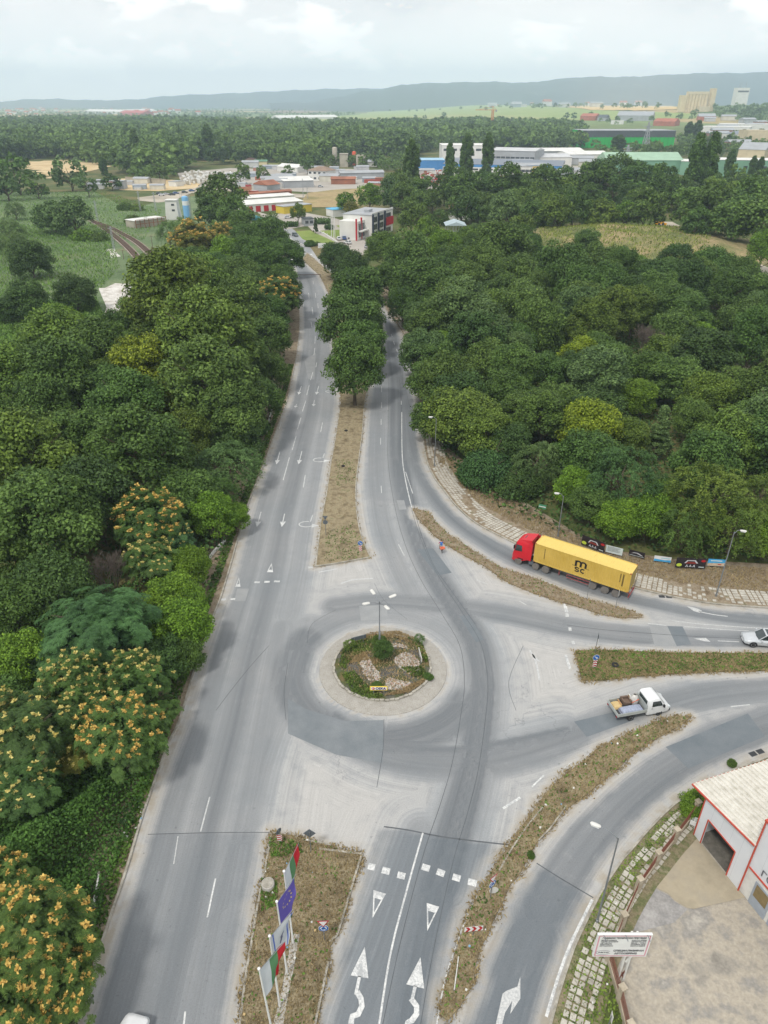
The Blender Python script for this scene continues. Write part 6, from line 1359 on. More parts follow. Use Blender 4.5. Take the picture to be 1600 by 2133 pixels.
def art_car(t, FM, w, h):
 poly_part(t, FM, [(-w * .36, -h * .1), (-w * .2, h * .15), (w * .05, h * .22), (w * .3, -h * .02), (w * .4, -h * .2), (w * .2, -h * .12), (0, h * .08), (-w * .18, h * .04)], M_SILV, 'silver_sweep', .003); poly_part(t, FM, [(-w * .46, -h * .4), (w * .46, -h * .4), (w * .46, -h * .34), (-w * .46, -h * .34)], M_PALE, 'pale_bar', .003)
def art_blue(t, FM, w, h):
 poly_part(t, FM, [(-w * .49, -h * .48), (w * .49, -h * .48), (w * .49, -h * .02), (w * .1, -h * .16), (-w * .49, -h * .05)], M_SKYB, 'blue_wave', .003); poly_part(t, FM, [(-w * .1, h * .12), (w * .42, h * .12), (w * .42, h * .26), (-w * .1, h * .26)], flat('pale_cyan_print', srgb(150, 200, 216), .6), 'cyan_print', .003)
def art_town(t, FM, w, h):
 poly_part(t, FM, [(-w * .49, -h * .48), (w * .49, -h * .48), (w * .49, h * .0), (-w * .49, -h * .1)], flat('banner_sand', srgb(200, 180, 156), .6, var=.4, vscale=6), 'shore_print', .003); poly_part(t, FM, [(-w * .35, h * .2), (w * .3, h * .2), (w * .3, h * .34), (-w * .35, h * .34)], M_PALE, 'pale_bar', .003); poly_part(t, FM, [(w * .1, -h * .3), (w * .28, -h * .3), (w * .28, -h * .18), (w * .1, -h * .18)], M_RED, 'red_patch', .006)
banner((1210.6, 1133), (1258, 1151), (1212.7, 1113.8), 'large dark banner with lime blot partly hidden behind the yellow container', M_BDARK, art_dark); banner((1261, 1149), (1295.6, 1157.5), (1263.8, 1135), 'plain white printed banner just behind the container', M_PALE, art_text)
banner((1309.4, 1155), (1342, 1163.5), (1310, 1144), 'small dark banner with a silver sweep near the container rear', M_BDARK, art_car); banner((1361.5, 1167.6), (1397, 1172), (1362, 1157), 'white and blue banner alone on the dry bank', M_WHITE, art_blue)
banner((1405.7, 1181), (1468, 1184), (1407, 1161), 'large dark banner with lime blot right of the white and blue banner', M_BDARK, art_dark); banner((1472.4, 1178), (1509, 1180), (1473, 1164), 'bright blue seaside banner beside the lamp post', M_SKYB, art_town)
# ------------------------------------------------------------------ workshop yard, fence, hoarding and building
px_sheet('yard', [(1455, 1672), (1408, 1740), (1372, 1792), (1335, 1852), (1300, 1930), (1275, 1998), (1297, 2080), (1312, 2150), (1330, 2260), (2100, 2260), (2100, 1700), (1600, 1640)], .03,
   mottle('old_yard_concrete', [srgb(124, 120, 113), srgb(150, 145, 136), srgb(172, 164, 150), srgb(142, 139, 134), srgb(178, 173, 163)], .32, 4, .9, .5, .04, fine_amt=.22))
px_sheet('new_slab', [(1445, 1739), (1361, 1834), (1363, 1846), (1375, 1854), (1392, 1862), (1405, 1876), (1432, 1892), (1445, 1894), (1500, 1882), (1553, 1870), (1538, 1855)], .06, mottle('tan_concrete', [srgb(150, 142, 124), srgb(166, 156, 136), srgb(156, 149, 134)], .4, 2.5, .85, .1, .02, fine_amt=.08))
px_sheet('grey_slab', [(1318, 1905), (1330, 1868), (1361, 1850), (1392, 1865), (1405, 1878), (1432, 1895), (1405, 1922), (1330, 1942), (1300, 1930)], .045, mottle('grey_crumbling_concrete', [srgb(118, 118, 118), srgb(150, 148, 146), srgb(174, 172, 170)], .5, 5, .9, .5, .04, fine_amt=.25))
t = None
FP = W([(1446, 1698), (1402, 1756), (1364, 1804), (1326, 1859), (1293, 1933), (1266, 2003), (1289, 2085), (1306, 2160), (1322, 2240)])
ft = thing('yard_fence', 'cement wall with posts and rusty red mesh panels round the workshop yard', 'fence', (*FP[0], 0)); L0 = FP[0]; rel = [(p[0] - L0[0], p[1] - L0[1]) for p in FP]
for i in range(len(rel) - 1):
 a, c = Vector(rel[i]), Vector(rel[i + 1]); d = (c - a); L = d.length; d.normalize(); az = math.atan2(d.y, d.x); mid = (a + c) / 2
 MB().box((mid.x, mid.y, .28), (L - .3, .2, .6), rz=az).build('base_wall', M_PLASTER, ft)
 mb = MB(); k = int(L / .11)
 for j in range(k + 1):
  q = a + d * (.2 + (L - .4) * j / k); mb.bar((q.x, q.y, .6), (q.x, q.y, 1.5), .02)
 for z in (.62, .92, 1.22, 1.5): mb.bar((*(a + d * .16), z), (*(c - d * .16), z), .03, .04)
 mb.build('mesh_panel', M_BRICKR, ft)
for i, p in enumerate(rel): MB().box((*p, .85), (.34, .34, 1.72), rz=.4).box((*p, 1.76), (.46, .46, .1), rz=.4).build('fence_post', M_PLASTER, ft)
# hoarding
HB = Vector(G(1293, 2045)); zb = None
BW = 5.1
def solve_h(py, x, y): return height_at(x, y, py)
zb = solve_h(1990, HB.x, HB.y); zt = solve_h(1945, HB.x, HB.y)
xl = G(1233.7, 1990.4, zb)[0]; xr = G(1344.6, 1990, zb)[0]
t = thing('billboard', 'white billboard with Cyrillic car-service text on a steel mast in the yard corner', 'billboard', (HB.x, HB.y, 0)); cxb = (xl + xr) / 2 - HB.x; BW = xr - xl; BH = zt - zb
for dx in (-.18, .18): MB().bar((dx, .12, 0), (dx, .12, zb + BH), .12).build('mast', M_OFFW, t)
MB().bar((0, .12, zb - 1.0), (cxb + BW * .3, .1, zb + .05), .09).build('brace', M_OFFW, t); MB().bar((-.2, .12, 0), (.2, .12, 1.3), .07).bar((.2, .12, .1), (-.2, .12, 1.4), .07).build('lattice', M_BRICKR, t)
MB().box((cxb, 0, zb + BH / 2), (BW, .16, BH)).build('panel', M_WHITE, t); FM = frame_matrix((cxb, -.083, zb + BH / 2), (1, 0, 0), (0, 0, 1)); pk = flat('faded_red_border', srgb(206, 150, 164), .6)
mb = MB(); e = .12
for a, b_ in (((-BW / 2 + e, -BH / 2 + e), (BW / 2 - e, -BH / 2 + e)), ((BW / 2 - e, -BH / 2 + e), (BW / 2 - e, BH / 2 - e)), ((BW / 2 - e, BH / 2 - e), (-BW / 2 + e, BH / 2 - e)), ((-BW / 2 + e, BH / 2 - e), (-BW / 2 + e, -BH / 2 + e))):
 q = MB().strip([a, b_], .09, .003); mb.add([FM @ Vector(v) for v in q.v], q.f)
mb.build('border', pk, t)
def tx(s, size, x, y, wf=.5, bold=.006, mat=M_LETTER, align='CENTER'):
 o = text_mesh(s, size, mat, t, Matrix.Identity(4), bold=bold, align=align); w_ = max(v.co.x for v in o.data.vertices) - min(v.co.x for v in o.data.vertices)
 o.data.transform(FM @ Matrix.Translation((x * BW, y * BH, .006)) @ Matrix.Diagonal((wf * BW / w_, 1, 1, 1)))
tx('ГОДИШНИ ТЕХНИЧЕСКИ ПРЕГЛЕДИ', .24, 0, .36, .80, .008); 
for i, s in enumerate(('ЛЕКИ АВТОМОБИЛИ', 'ТОВАРНИ АВТОМОБИЛИ', 'АВТОБУСИ', 'РЕМАРКЕТА', 'МОТОЦИКЛЕТИ')): tx(s, .13, -.42, .26 - i * .065, .12 + .011 * len(s), .003, align='LEFT')
for i, s in enumerate(('РАБОТНО ВРЕМЕ', 'ДЕЛНИЧНИ ДНИ', '08:30 - 17:30', 'ПОЧИВНИ ДНИ', 'СЪБОТА И НЕДЕЛЯ')): tx(s, .13, .28, .26 - i * .065, .27, .003)
tx('СПЕЦИАЛИЗИРАН', .26, .14, -.22, .56, .01); tx('АВТОСЕРВИЗ', .26, .10, -.35, .42, .01)
mb = MB(); q = MB().strip([(-.32 * BW + .48 * math.cos(a), -.30 * BH + .24 * math.sin(a)) for a in np.linspace(.5, 5.9, 24)], .035, .004); mb.add([FM @ Vector(v) for v in q.v], q.f); mb.build('oval_emblem', flat('emblem_grey', srgb(130, 120, 140), .6), t); tx('АВТО', .15, -.32, -.30, .2, .005)
for s in (-.4, 0, .4): MB().bar((cxb + s * BW, -.1, zb + BH + .02), (cxb + s * BW, -.55, zb + BH + .12), .04).build('lamp_arm', M_GALV, t)
p1, p2 = Vector(G(1445, 1739)), Vector(G(1538, 1855)); d = (p2 - p1).normalized(); e = Vector((-d.y, d.x));
if e.x < 0: e = -e
LA = (p2 - p1).length; h1 = height_at(p1.x, p1.y, 1657); h2 = height_at(p2.x, p2.y, 1760)
BM = Matrix(((d.x, e.x, 0, 0), (d.y, e.y, 0, 0), (0, 0, 1, 0), (0, 0, 0, 1)))   # building frame: x along facade, y into the building
bt = thing('workshop_building', 'white metal-clad workshop with red trim, ribbed roof and open garage door', 'workshop', (p1.x, p1.y, 0)); DEP = 15.0
m, nt, b = new_mat('white_cladding'); tc = nd(nt, 'ShaderNodeTexCoord'); 
sx_ = nd(nt, 'ShaderNodeVectorMath'); sx_.operation = 'DOT_PRODUCT'; nt.links.new(tc.outputs['Object'], sx_.inputs[0]); sx_.inputs[1].default_value = (d.x + e.x, d.y + e.y, 0)
w_ = mth(nt, 'FRACT', mth(nt, 'MULTIPLY', sx_.outputs['Value'], 1.0)); ln_ = ramp(nt, w_, [(.0, .0), (.02, 1.0)])
nt.links.new(mix(nt, ln_, srgb(150, 154, 160), mix(nt, noise(nt, .8, 5), srgb(198, 202, 208), srgb(214, 217, 221))), b.inputs['Base Color']); b.inputs['Roughness'].default_value = .55; M_CLAD = m
M_ROOFW = mottle('weathered_roof_sheet', [srgb(184, 181, 170), srgb(206, 203, 194), srgb(218, 216, 208)], 1.2, 9, .7, .2, .02, fine_amt=.16); M_INT = flat('dim_interior', srgb(120, 116, 110), .9, var=.2)
def zz(s): return h1 + (h2 - h1) * s / LA
def bbox(x0, x1, y0, y1, z0, z1, mat, name, zl=None, zr=None):
 """box in the building frame whose top may slope along the facade"""
 za, zb_ = (zl if zl is not None else z1), (zr if zr is not None else z1)
 vs = [(x0, y0, z0), (x1, y0, z0), (x1, y1, z0), (x0, y1, z0), (x0, y0, za), (x1, y0, zb_), (x1, y1, zb_), (x0, y1, za)]
 return MB().add([tuple(BM @ Vector(v)) for v in vs], [(3, 2, 1, 0), (4, 5, 6, 7), (0, 1, 5, 4), (1, 2, 6, 5), (2, 3, 7, 6), (3, 0, 4, 7)]).build(name, mat, bt, fix=True)
inv = BM.inverted()
def fx(px, py): q = Vector(G(px, py)) - p1; return (inv @ Vector((q.x, q.y, 0))).x
dl, dr = fx(1460, 1756), fx(1514, 1823); dh = height_at(*G(1460, 1756), 1707)
T_ = .14
bbox(0, dl, 0, T_, 0, 0, M_CLAD, 'front_wall', zz(0), zz(dl)); bbox(dr, LA, 0, T_, 0, 0, M_CLAD, 'front_wall', zz(dr), zz(LA)); bbox(dl, dr, 0, T_, dh, 0, M_CLAD, 'front_wall', zz(dl), zz(dr))
bbox(0, T_, T_, DEP, 0, 0, M_CLAD, 'side_wall', zz(0), zz(T_)); bbox(T_, LA, DEP - T_, DEP, 0, 0, M_CLAD, 'back_wall', zz(T_), zz(LA)); bbox(T_, LA - .01, T_, DEP - T_, .03, .07, mottle('oily_floor', [srgb(90, 88, 84), srgb(120, 116, 108)], .6, 3, .7, .1, .02), 'floor'); bbox(LA - T_, LA - .012, T_, DEP - T_, .07, h1 - .2, M_INT, 'inner_wall')
mb = MB(); OV = 1.35; RB = .42; nr = int((DEP + .6) / RB)
def rp(s, yy, up=0.0): return tuple(BM @ Vector((s, yy, zz(s) + .05 + up)))
for i in range(nr):
 y0 = -.25 + i * RB
 vs = [rp(s_, y0 + q, u_) for s_ in (-OV, LA + .02) for q, u_ in ((0, 0), (.24, 0), (.27, .11), (.38, .11), (RB, 0))]
 mb.add(vs, [(k, k + 1, k + 6, k + 5) for k in range(4)])
mb.build('roof_sheet', M_ROOFW, bt);
def tb(a, b_, w=.12, nm='red_trim'): MB().bar(tuple(BM @ Vector(a)), tuple(BM @ Vector(b_)), w, w).build(nm, M_REDT, bt)
tb((-OV, -.27, zz(-OV) + .02), (LA, -.27, zz(LA) + .02), .11); tb((0, -.03, 0), (0, -.03, zz(0)), .07); tb((LA, -.05, 0), (LA, -.05, 8.2), .09); tb((dl, -.03, 0), (dl, -.03, dh), .07); tb((dr, -.03, 0), (dr, -.03, dh), .07); tb((dl, -.03, dh), (dr, -.03, dh), .07)
tb((-OV, -.2, zz(-OV) - .03), (-OV, DEP, zz(-OV) - .03), .1)
# taller office block beyond the trim
bbox(LA + .001, LA + 12, .03, DEP, 3.0, 8.1, M_CLAD, 'upper_wall'); bbox(LA + .001, LA + 12, .10, DEP, 0, 3.0, M_OFFW, 'lower_wall'); bbox(LA - .1, LA + 12.1, -.1, .2, 8.1, 8.25, M_REDT, 'parapet_trim'); bbox(LA - .12, LA + .02, .2, DEP, 8.0, 8.2, M_REDT, 'parapet_trim')
bbox(LA + .1, LA + 12, -.05, .03, 3.0, 3.12, M_REDT, 'band_trim')
FMb = Matrix.Translation((0, 0, 0)) @ BM @ frame_matrix((LA + 1.0, .0, 3.72), (1, 0, 0), (0, 0, 1)); text_mesh('ГОДИШНИ', .85, flat('faded_lettering', srgb(96, 98, 104), .7), bt, FMb @ Matrix.Translation((0, 0, .01)), bold=.012, align='LEFT')
for k, (a, b_) in enumerate(((.9, 2.4), (2.7, 4.3), (5.2, 7.0))):
 bbox(LA + a, LA + b_, .03, .10, .05, 2.5, flat('grey_door_panel', srgb(150, 158, 168), .5), 'door_frame'); bbox(LA + a + .18, LA + b_ - .18, .0, .03, 1.1, 2.35, M_GLASS if k else flat('brown_blind', srgb(128, 112, 78), .6, var=.3), 'door_glass')
bbox(LA - 1.6, LA - .6, 2.6, 3.6, zz(LA - 1.1) + .1, zz(LA - 1.1) + .45, M_OFFW, 'roof_vent'); bbox(LA - 1.5, LA - .7, 2.7, 3.5, zz(LA - 1.1) + .45, zz(LA - 1.1) + .5, M_GREYP, 'vent_cover')
# white plastic chairs stacked against the wall (seen between shrub and fence)
for k in range(3):
 x, y = G(1441 + k * 3, 1722 - k * 8); t = thing('plastic_chair', f"white plastic chair behind the yard fence, {('nearest', 'middle', 'farthest')[k]} of three", 'chair', (x, y, .03), 1.0 + k * .3, 'white chairs behind the fence')
 MB().box((0, 0, .43), (.45, .45, .04)).build('seat', M_WHITE, t); MB().box((-.21, 0, .68), (.04, .45, .45)).build('backrest', M_WHITE, t)
 for sx in (-.2, .2):
  for sy in (-.2, .2): MB().box((sx, sy, .2), (.04, .04, .42)).build('leg', M_WHITE, t)
# guard rail and pavement edge at the left
for seg, lb in (([(197, 1895), (205, 1850), (209, 1828)], 'nearest short piece of white kerb rail in the scrub left of the road'), ([(412, 1225), (437, 1165), (470, 1130)], 'white rail showing between bushes beside the give-way triangles'), ([(556, 905), (560, 880), (568, 855)], 'thin white rail above the left road, beyond the first arrows')):
 l = catmull(W(seg), 1); t = thing('guard_rail', lb, 'rail', (*l[0], 0)); r_ = [(p[0] - l[0][0], p[1] - l[0][1]) for p in l]; MB().rail(r_, .12, .05, .55).build('beam', M_OFFW, t)
 for q in (r_[0], r_[-1]): MB().box((*q, .3), (.16, .16, .7)).build('post', M_KERB, t)
# overhead cable-gantry lying across the far road: a thin raised bar
a, c = Vector(G(615, 578)), Vector(G(668, 577)); t = thing('height_barrier', 'thin dark bar strung across the far left road', 'barrier', (a.x, a.y, 0))
for q in (Vector((0, 0)), c - a): MB().tube([(q.x, q.y, 0), (q.x, q.y, .9)], .07, 6).build('post', M_GALV, t)
MB().bar((0, 0, .85), (c.x - a.x, c.y - a.y, .85), .16).build('bar', flat('rust_brown', srgb(108, 86, 80), .7), t)
# ------------------------------------------------------------------ vehicles
def paint_obj(name='car_paint'):
 if name in MATS: return MATS[name]
 m, nt, b = new_mat(name); oi = nd(nt, 'ShaderNodeObjectInfo')
 nt.links.new(mix(nt, 1.0, oi.outputs['Color'], ramp(nt, noise(nt, 1.2, 4), [(.3, .92), (.7, 1.04)]), 'MULTIPLY'), b.inputs['Base Color']); b.inputs['Roughness'].default_value = .28; b.inputs['Metallic'].default_value = .15; b.inputs['Specular IOR Level'].default_value = .55
 b.inputs['Coat Weight'].default_value = .4; MATS[name] = m; return m
M_CAR = paint_obj(); M_CGL = glass('car_glass', (.02, .035, .038), .06); M_RIM = flat('alloy_rim', srgb(150, 154, 158), .35, .7, var=.15); M_HEAD = flat('headlight_lens', srgb(200, 208, 212), .15, var=.05); M_TAIL = flat('tail_lens', srgb(150, 20, 24), .25)
M_DGREY = flat('chassis_grey', srgb(70, 70, 72), .75, var=.25); M_DUSTG = flat('dusty_grey_rubber', srgb(112, 108, 104), .9, var=.2)
def loft(secs, closed=True):
 """skin a list of equal-length sections"""
 k = len(secs[0]); vs = [p for s in secs for p in s]; fs = [(i * k + j, i * k + (j + 1) % k, (i + 1) * k + (j + 1) % k, (i + 1) * k + j) for i in range(len(secs) - 1) for j in range(k if closed else k - 1)]
 return vs, fs
def wheel(par, x, y, r, w, rim=M_RIM, hub=.62, name='wheel', tyre_m=None, spokes=5):
 s = 1 if y > 0 else -1; t = MB(); Mx = Matrix.Translation((x, y, r)) @ Matrix.Rotation(R(-90 * s), 4, 'X')
 o = t.lathe([(r * .62, -w / 2), (r * .93, -w / 2), (r, -w * .3), (r, w * .3), (r * .93, w / 2), (r * .62, w / 2)], 22, M=Mx).build(name, tyre_m or M_RUBBER, par, True, fix=True)
 rm = MB().lathe([(r * hub, w * .25), (r * hub, w * .5 + .004), (r * hub * .84, w * .5 + .006), (r * hub * .78, w * .30), (r * .16, w * .34), (r * .14, w * .44), (.01, w * .44)], 18, M=Mx)
 for k in range(spokes):
  a = 2 * math.pi * k / spokes; rm.add([tuple(Mx @ Vector(v)) for v in [(r * .12 * math.cos(a + 1.57), r * .12 * math.sin(a + 1.57), w * .44), (r * .12 * math.cos(a - 1.57), r * .12 * math.sin(a - 1.57), w * .44), (r * hub * .86 * math.cos(a - .12), r * hub * .86 * math.sin(a - .12), w * .48), (r * hub * .86 * math.cos(a + .12), r * hub * .86 * math.sin(a + .12), w * .48)]], [(0, 1, 2, 3)])
 rm.build('rim', rim, o, False, fix=True); return o
def make_car(name, label, cat, L=4.3, Wd=1.78, H=1.48, style='suv', color=(.5, .5, .5), roof_glass=False, hood=.27, deck=.12):
 t = thing(name, label, cat); hl = L / 2; wb = L * .60 / 2 + .02; wr = .33 if style != 'suv' else .37; zb = .26 if style != 'suv' else .30; belt = H * .62
 st = [(-hl, .50, belt * .80, .82), (-hl + .06, .36, belt * .98, .90), (-hl * .88, zb, belt * 1.0, .97), (-hl * .5, zb, belt, 1.0), (0, zb, belt * .98, 1.0), (hl * .36, zb, belt * .96, 1.0), (hl * .62, zb, belt * .90, .985), (hl * .85, zb + .02, belt * .82, .93), (hl * .955, zb + .06, belt * .72, .84), (hl, .40, belt * .58, .70)]
 secs = []
 for x, z0, z1, k in st:
  w = Wd / 2 * k; dz = z1 - z0
  secs.append([(x, -w * .90, z0), (x, -w, z0 + dz * .22), (x, -w, z0 + dz * .62), (x, -w * .96, z1 - dz * .12), (x, -w * .86, z1), (x, -w * .4, z1 + .025), (x, w * .4, z1 + .025), (x, w * .86, z1), (x, w * .96, z1 - dz * .12), (x, w, z0 + dz * .62), (x, w, z0 + dz * .22), (x, w * .90, z0)])
 vs, fs = loft(secs); mb = MB().add(vs, fs + [tuple(reversed(range(12))), tuple(len(vs) - 12 + i for i in range(12))]); body = mb.build('body', M_CAR, t, True, fix=True); body.color = (*color, 1)
 # greenhouse: pillars of paint, glass between
 xw0, xw1, xr0, xr1 = hl * .40, hl * .10, -hl * (.52 if style != 'hatch' else .6), -hl * .84; w0, w1 = Wd / 2 * .88, Wd / 2 * .72; zt = H
 if style == 'sedan': xr0, xr1 = -hl * .36, -hl * .66
 gl = MB(); V = lambda x, s, z: (x, s, z)
 zb1 = belt - .02; A = [(xw0, w0 * .92, zb1 * .97), (xr1, w0 * .9, zb1)]; top = [(xw1, w1, zt - .05), (xr0, w1, zt - .07)]
 for s in (-1, 1): gl.add([(A[0][0], s * A[0][1], A[0][2]), (A[1][0], s * A[1][1], A[1][2]), (top[1][0], s * top[1][1], top[1][2]), (top[0][0], s * top[0][1], top[0][2])], [(0, 1, 2, 3)] if s < 0 else [(3, 2, 1, 0)])
 gl.build('side_glass', M_CGL, t, fix=False)
 MB().add([(xw0, -w0 * .9, zb1 * .97), (xw0 + .08, 0, zb1), (xw0, w0 * .9, zb1 * .97), (xw1, w1 * .97, zt - .05), (xw1 + .05, 0, zt - .02), (xw1, -w1 * .97, zt - .05)], [(0, 1, 4, 5), (1, 2, 3, 4)]).build('windscreen', M_CGL, t, fix=False)
 MB().add([(xr1, -w0 * .88, zb1), (xr1, w0 * .88, zb1), (xr0, w1 * .97, zt - .07), (xr0, -w1 * .97, zt - .07)], [(3, 2, 1, 0)]).build('rear_window', M_CGL, t)
 rs = [[(x, -w1 * k, z - .04), (x, -w1 * k * .9, z + .0), (x, 0, z + .025), (x, w1 * k * .9, z), (x, w1 * k, z - .04)] for x, k, z in ((xw1 + .05, .98, zt - .04), (xw1 - .15, 1.01, zt - .01), ((xw1 + xr0) / 2, 1.03, zt), (xr0 + .2, 1.01, zt - .02), (xr0 - .06, .98, zt - .06))]
 v2, f2 = loft(rs, False); mb = MB().add(v2, f2)
 for s in (-1, 1):
  mb.bar((xw0, s * w0 * .91, zb1 * .97), (xw1, s * w1, zt - .05), .07, .06); mb.bar((xr1, s * w0 * .89, zb1), (xr0, s * w1, zt - .07), .12, .07); xm = (xw1 + xr0) / 2; mb.bar((xm - .05, s * w0 * .93, zb1), (xm, s * w1 * 1.0, zt - .05), .07, .04)
 rf = mb.build('roof', M_CAR, t, False, fix=True); rf.color = (*color, 1)
 if roof_glass: MB().box(((xw1 + xr0) / 2 + .12, 0, zt + .028), (.95, w1 * 1.35, .012)).build('sunroof', M_CGL, t)
 for x in (-wb, wb):
  for s in (-1, 1):
   wheel(t, x, s * (Wd / 2 - .115), wr, .225)
   a = MB(); pts = [(x + (wr + .055) * math.cos(q), (wr + .055) * math.sin(q) + wr) for q in np.linspace(-.15, math.pi + .15, 14)]
   a.add([(p[0], s * (Wd / 2 * .99 + .006), max(p[1], zb)) for p in pts] + [(x, s * (Wd / 2 * .99 + .006), zb)], [tuple(range(15)) if s < 0 else tuple(reversed(range(15)))]); a.build('wheel_arch', M_DARK, t)
 for s in (-1, 1):
  MB().add([(hl * .965, s * Wd * .40, belt * .68), (hl * .90, s * Wd * .455, belt * .73), (hl * .93, s * Wd * .40, belt * .79), (hl * .975, s * Wd * .26, belt * .72), (hl * 1.0, s * Wd * .27, belt * .62)], [(0, 1, 2), (0, 2, 3, 4)]).build('headlight', M_HEAD, t)
  MB().box((-hl + .06, s * Wd * .39, belt * .82), (.12, .2, .16)).build('tail_light', M_TAIL, t); MB().box((hl * .30, s * (Wd / 2 + .08), belt + .06), (.14, .2, .13)).build('wing_mirror', M_CAR, t).color = (*color, 1)
 MB().box((hl * .985, 0, belt * .55), (.05, Wd * .40, .17)).build('grille', M_DARK, t); MB().box((hl + .005, 0, .38), (.03, .52, .11)).build('number_plate', M_WHITE, t); MB().box((hl * .96, 0, .30), (.12, Wd * .62, .10)).build('lower_grille', M_DARK, t)
 return t
SILVER = (.50, .53, .56)
q = Vector(G(1568.7, 1343, .35)); hdg = R(172)
suv = make_car('silver_car', 'silver car with a glass roof panel entering from the right edge', 'car', 4.65, 1.9, 1.62, 'suv', SILVER, True)
fr_ = Vector((math.cos(hdg), math.sin(hdg))); sd_ = Vector((-fr_.y, fr_.x)); c = q - fr_ * (4.65 * .30 + .02) - sd_ * .84
suv.location = (c.x, c.y, 0.01); suv.rotation_euler = (0, 0, hdg)
van = make_car('white_van', 'white car cut off by the bottom edge on the left road', 'car', 4.4, 1.8, 1.75, 'suv', (.70, .71, .72)); x, y = G(266, 2160, 0); van.location = (x + .1, y - 1.15, .01); van.rotation_euler = (0, 0, R(-103 + 180))
# --- lorry
rot = Vector(G(1308, 1235, 1.25)); frt = Vector(G(1105.6, 1167, 1.25)); LD = (frt - rot).normalized(); hd_ = math.atan2(LD.y, LD.x); sdv = Vector((-LD.y, LD.x))
near_is = -1 if sdv.y > 0 else 1   # which side faces the camera
CL, CWd = 12.19, 2.44; mid = rot + LD * CL / 2 - sdv * near_is * CWd / 2
lt = thing('articulated_lorry', 'red tractor unit with a three-axle semi-trailer under a yellow container', 'lorry', (mid.x, mid.y, .01), hd_)
F0 = CL / 2     # front face of the container in lorry space
def lbox(x0, x1, y0, y1, z0, z1, mat, nm, par=None): return MB().box(((x0 + x1) / 2, (y0 + y1) / 2, (z0 + z1) / 2), (x1 - x0, y1 - y0, z1 - z0)).build(nm, mat, par or lt)
M_LRED = flat('lorry_red', srgb(196, 30, 44), .35, var=.10); M_FRAME = flat('faded_red_frame', srgb(150, 84, 84), .7, var=.25)
cx0, cx1 = F0 + 0.75, F0 + 2.95; secs = []
for x, w, z0, z1 in ((cx0, 1.22, 1.05, 3.55), (cx0 + .6, 1.25, .75, 3.62), (cx0 + 1.3, 1.25, .55, 3.55), (cx0 + 1.75, 1.24, .42, 3.25), (cx0 + 2.0, 1.20, .38, 2.2), (cx1, 1.05, .42, 1.5)):
 dz = z1 - z0; secs.append([(x, -w * .95, z0), (x, -w, z0 + dz * .15), (x, -w, z0 + dz * .55), (x, -w * .93, z0 + dz * .9), (x, -w * .80, z1), (x, 0, z1 + .04), (x, w * .80, z1), (x, w * .93, z0 + dz * .9), (x, w, z0 + dz * .55), (x, w, z0 + dz * .15), (x, w * .95, z0)])
vs, fs = loft(secs); MB().add(vs, fs + [tuple(reversed(range(11))), tuple(len(vs) - 11 + i for i in range(11))]).build('cab', M_LRED, lt, True, fix=True)
mb = MB()   # roof fairing and side deflectors
mb.add([(cx0 - .25, -1.12, 3.45), (cx0 + 1.3, -.95, 3.62), (cx0 + 1.3, .95, 3.62), (cx0 - .25, 1.12, 3.45), (cx0 - .28, -1.05, 4.02), (cx0 - .28, 1.05, 4.02)], [(0, 1, 4), (1, 2, 5, 4), (2, 3, 5), (0, 4, 5, 3)]); mb.build('roof_fairing', M_LRED, lt, fix=True)
for s in (-1, 1): MB().add([(cx0 + .05, s * 1.235, 1.1), (cx0 + .05, s * 1.20, 3.5), (cx0 - .5, s * 1.20, 3.85), (cx0 - .42, s * 1.235, 1.1), (cx0 + .05, s * 1.265, 1.1), (cx0 + .05, s * 1.23, 3.5), (cx0 - .5, s * 1.23, 3.85), (cx0 - .42, s * 1.265, 1.1)], [(0, 1, 2, 3), (7, 6, 5, 4), (0, 4, 5, 1), (1, 5, 6, 2), (2, 6, 7, 3), (3, 7, 4, 0)]).build('side_deflector', M_LRED, lt, fix=True)
MB().box((cx0 + .75, 0, 3.70), (.5, .7, .05)).build('roof_hatch', M_CGL, lt)
MB().add([(cx0 + 1.79, -1.08, 3.12), (cx0 + 1.79, 1.08, 3.12), (cx0 + 2.06, 1.02, 2.2), (cx0 + 2.06, -1.02, 2.2)], [(0, 1, 2, 3)]).build('windscreen', M_CGL, lt)
for s in (-1, 1):
 MB().add([(cx0 + .85, s * 1.262, 2.1), (cx0 + 1.85, s * 1.262, 1.98), (cx0 + 1.70, s * 1.235, 2.95), (cx0 + .95, s * 1.235, 2.95)], [(0, 1, 2, 3)]).build('door_window', M_CGL, lt); MB().box((cx0 + 1.9, s * 1.42, 2.6), (.12, .28, .5)).build('wing_mirror', M_DARK, lt)
 MB().box((cx1 - .1, s * .85, .85), (.2, .42, .24)).build('headlight', M_HEAD, lt); MB().box((cx0 + 1.0, s * 1.26, .98), (.75, .03, .14)).build('door_step', M_DARK, lt)
MB().box((cx1 + .01, 0, 1.2), (.06, 1.4, .45)).build('grille', M_DARK, lt); MB().box((cx1 - .12, 0, .5), (.3, 2.1, .25)).build('bumper', M_LRED, lt)
lbox(-F0 + .2, F0 - .1, -.45, .45, .95, 1.2, M_FRAME, 'trailer_chassis'); lbox(F0 - 2.6, cx1 - .5, -.42, .42, .72, .94, M_DGREY, 'tractor_chassis')
WR = .51
for x in (cx0 + 1.28,):
 for s in (-1, 1): wheel(lt, x, s * 1.07, WR, .30, M_DUSTG, .6, tyre_m=M_DUSTG, spokes=8)
for x in (F0 - .35, F0 - 1.72):
 for s in (-1, 1):
  wheel(lt, x, s * .96, WR if x < F0 - 1 else .46, .52, M_DUSTG, .55, tyre_m=M_DUSTG, spokes=8)
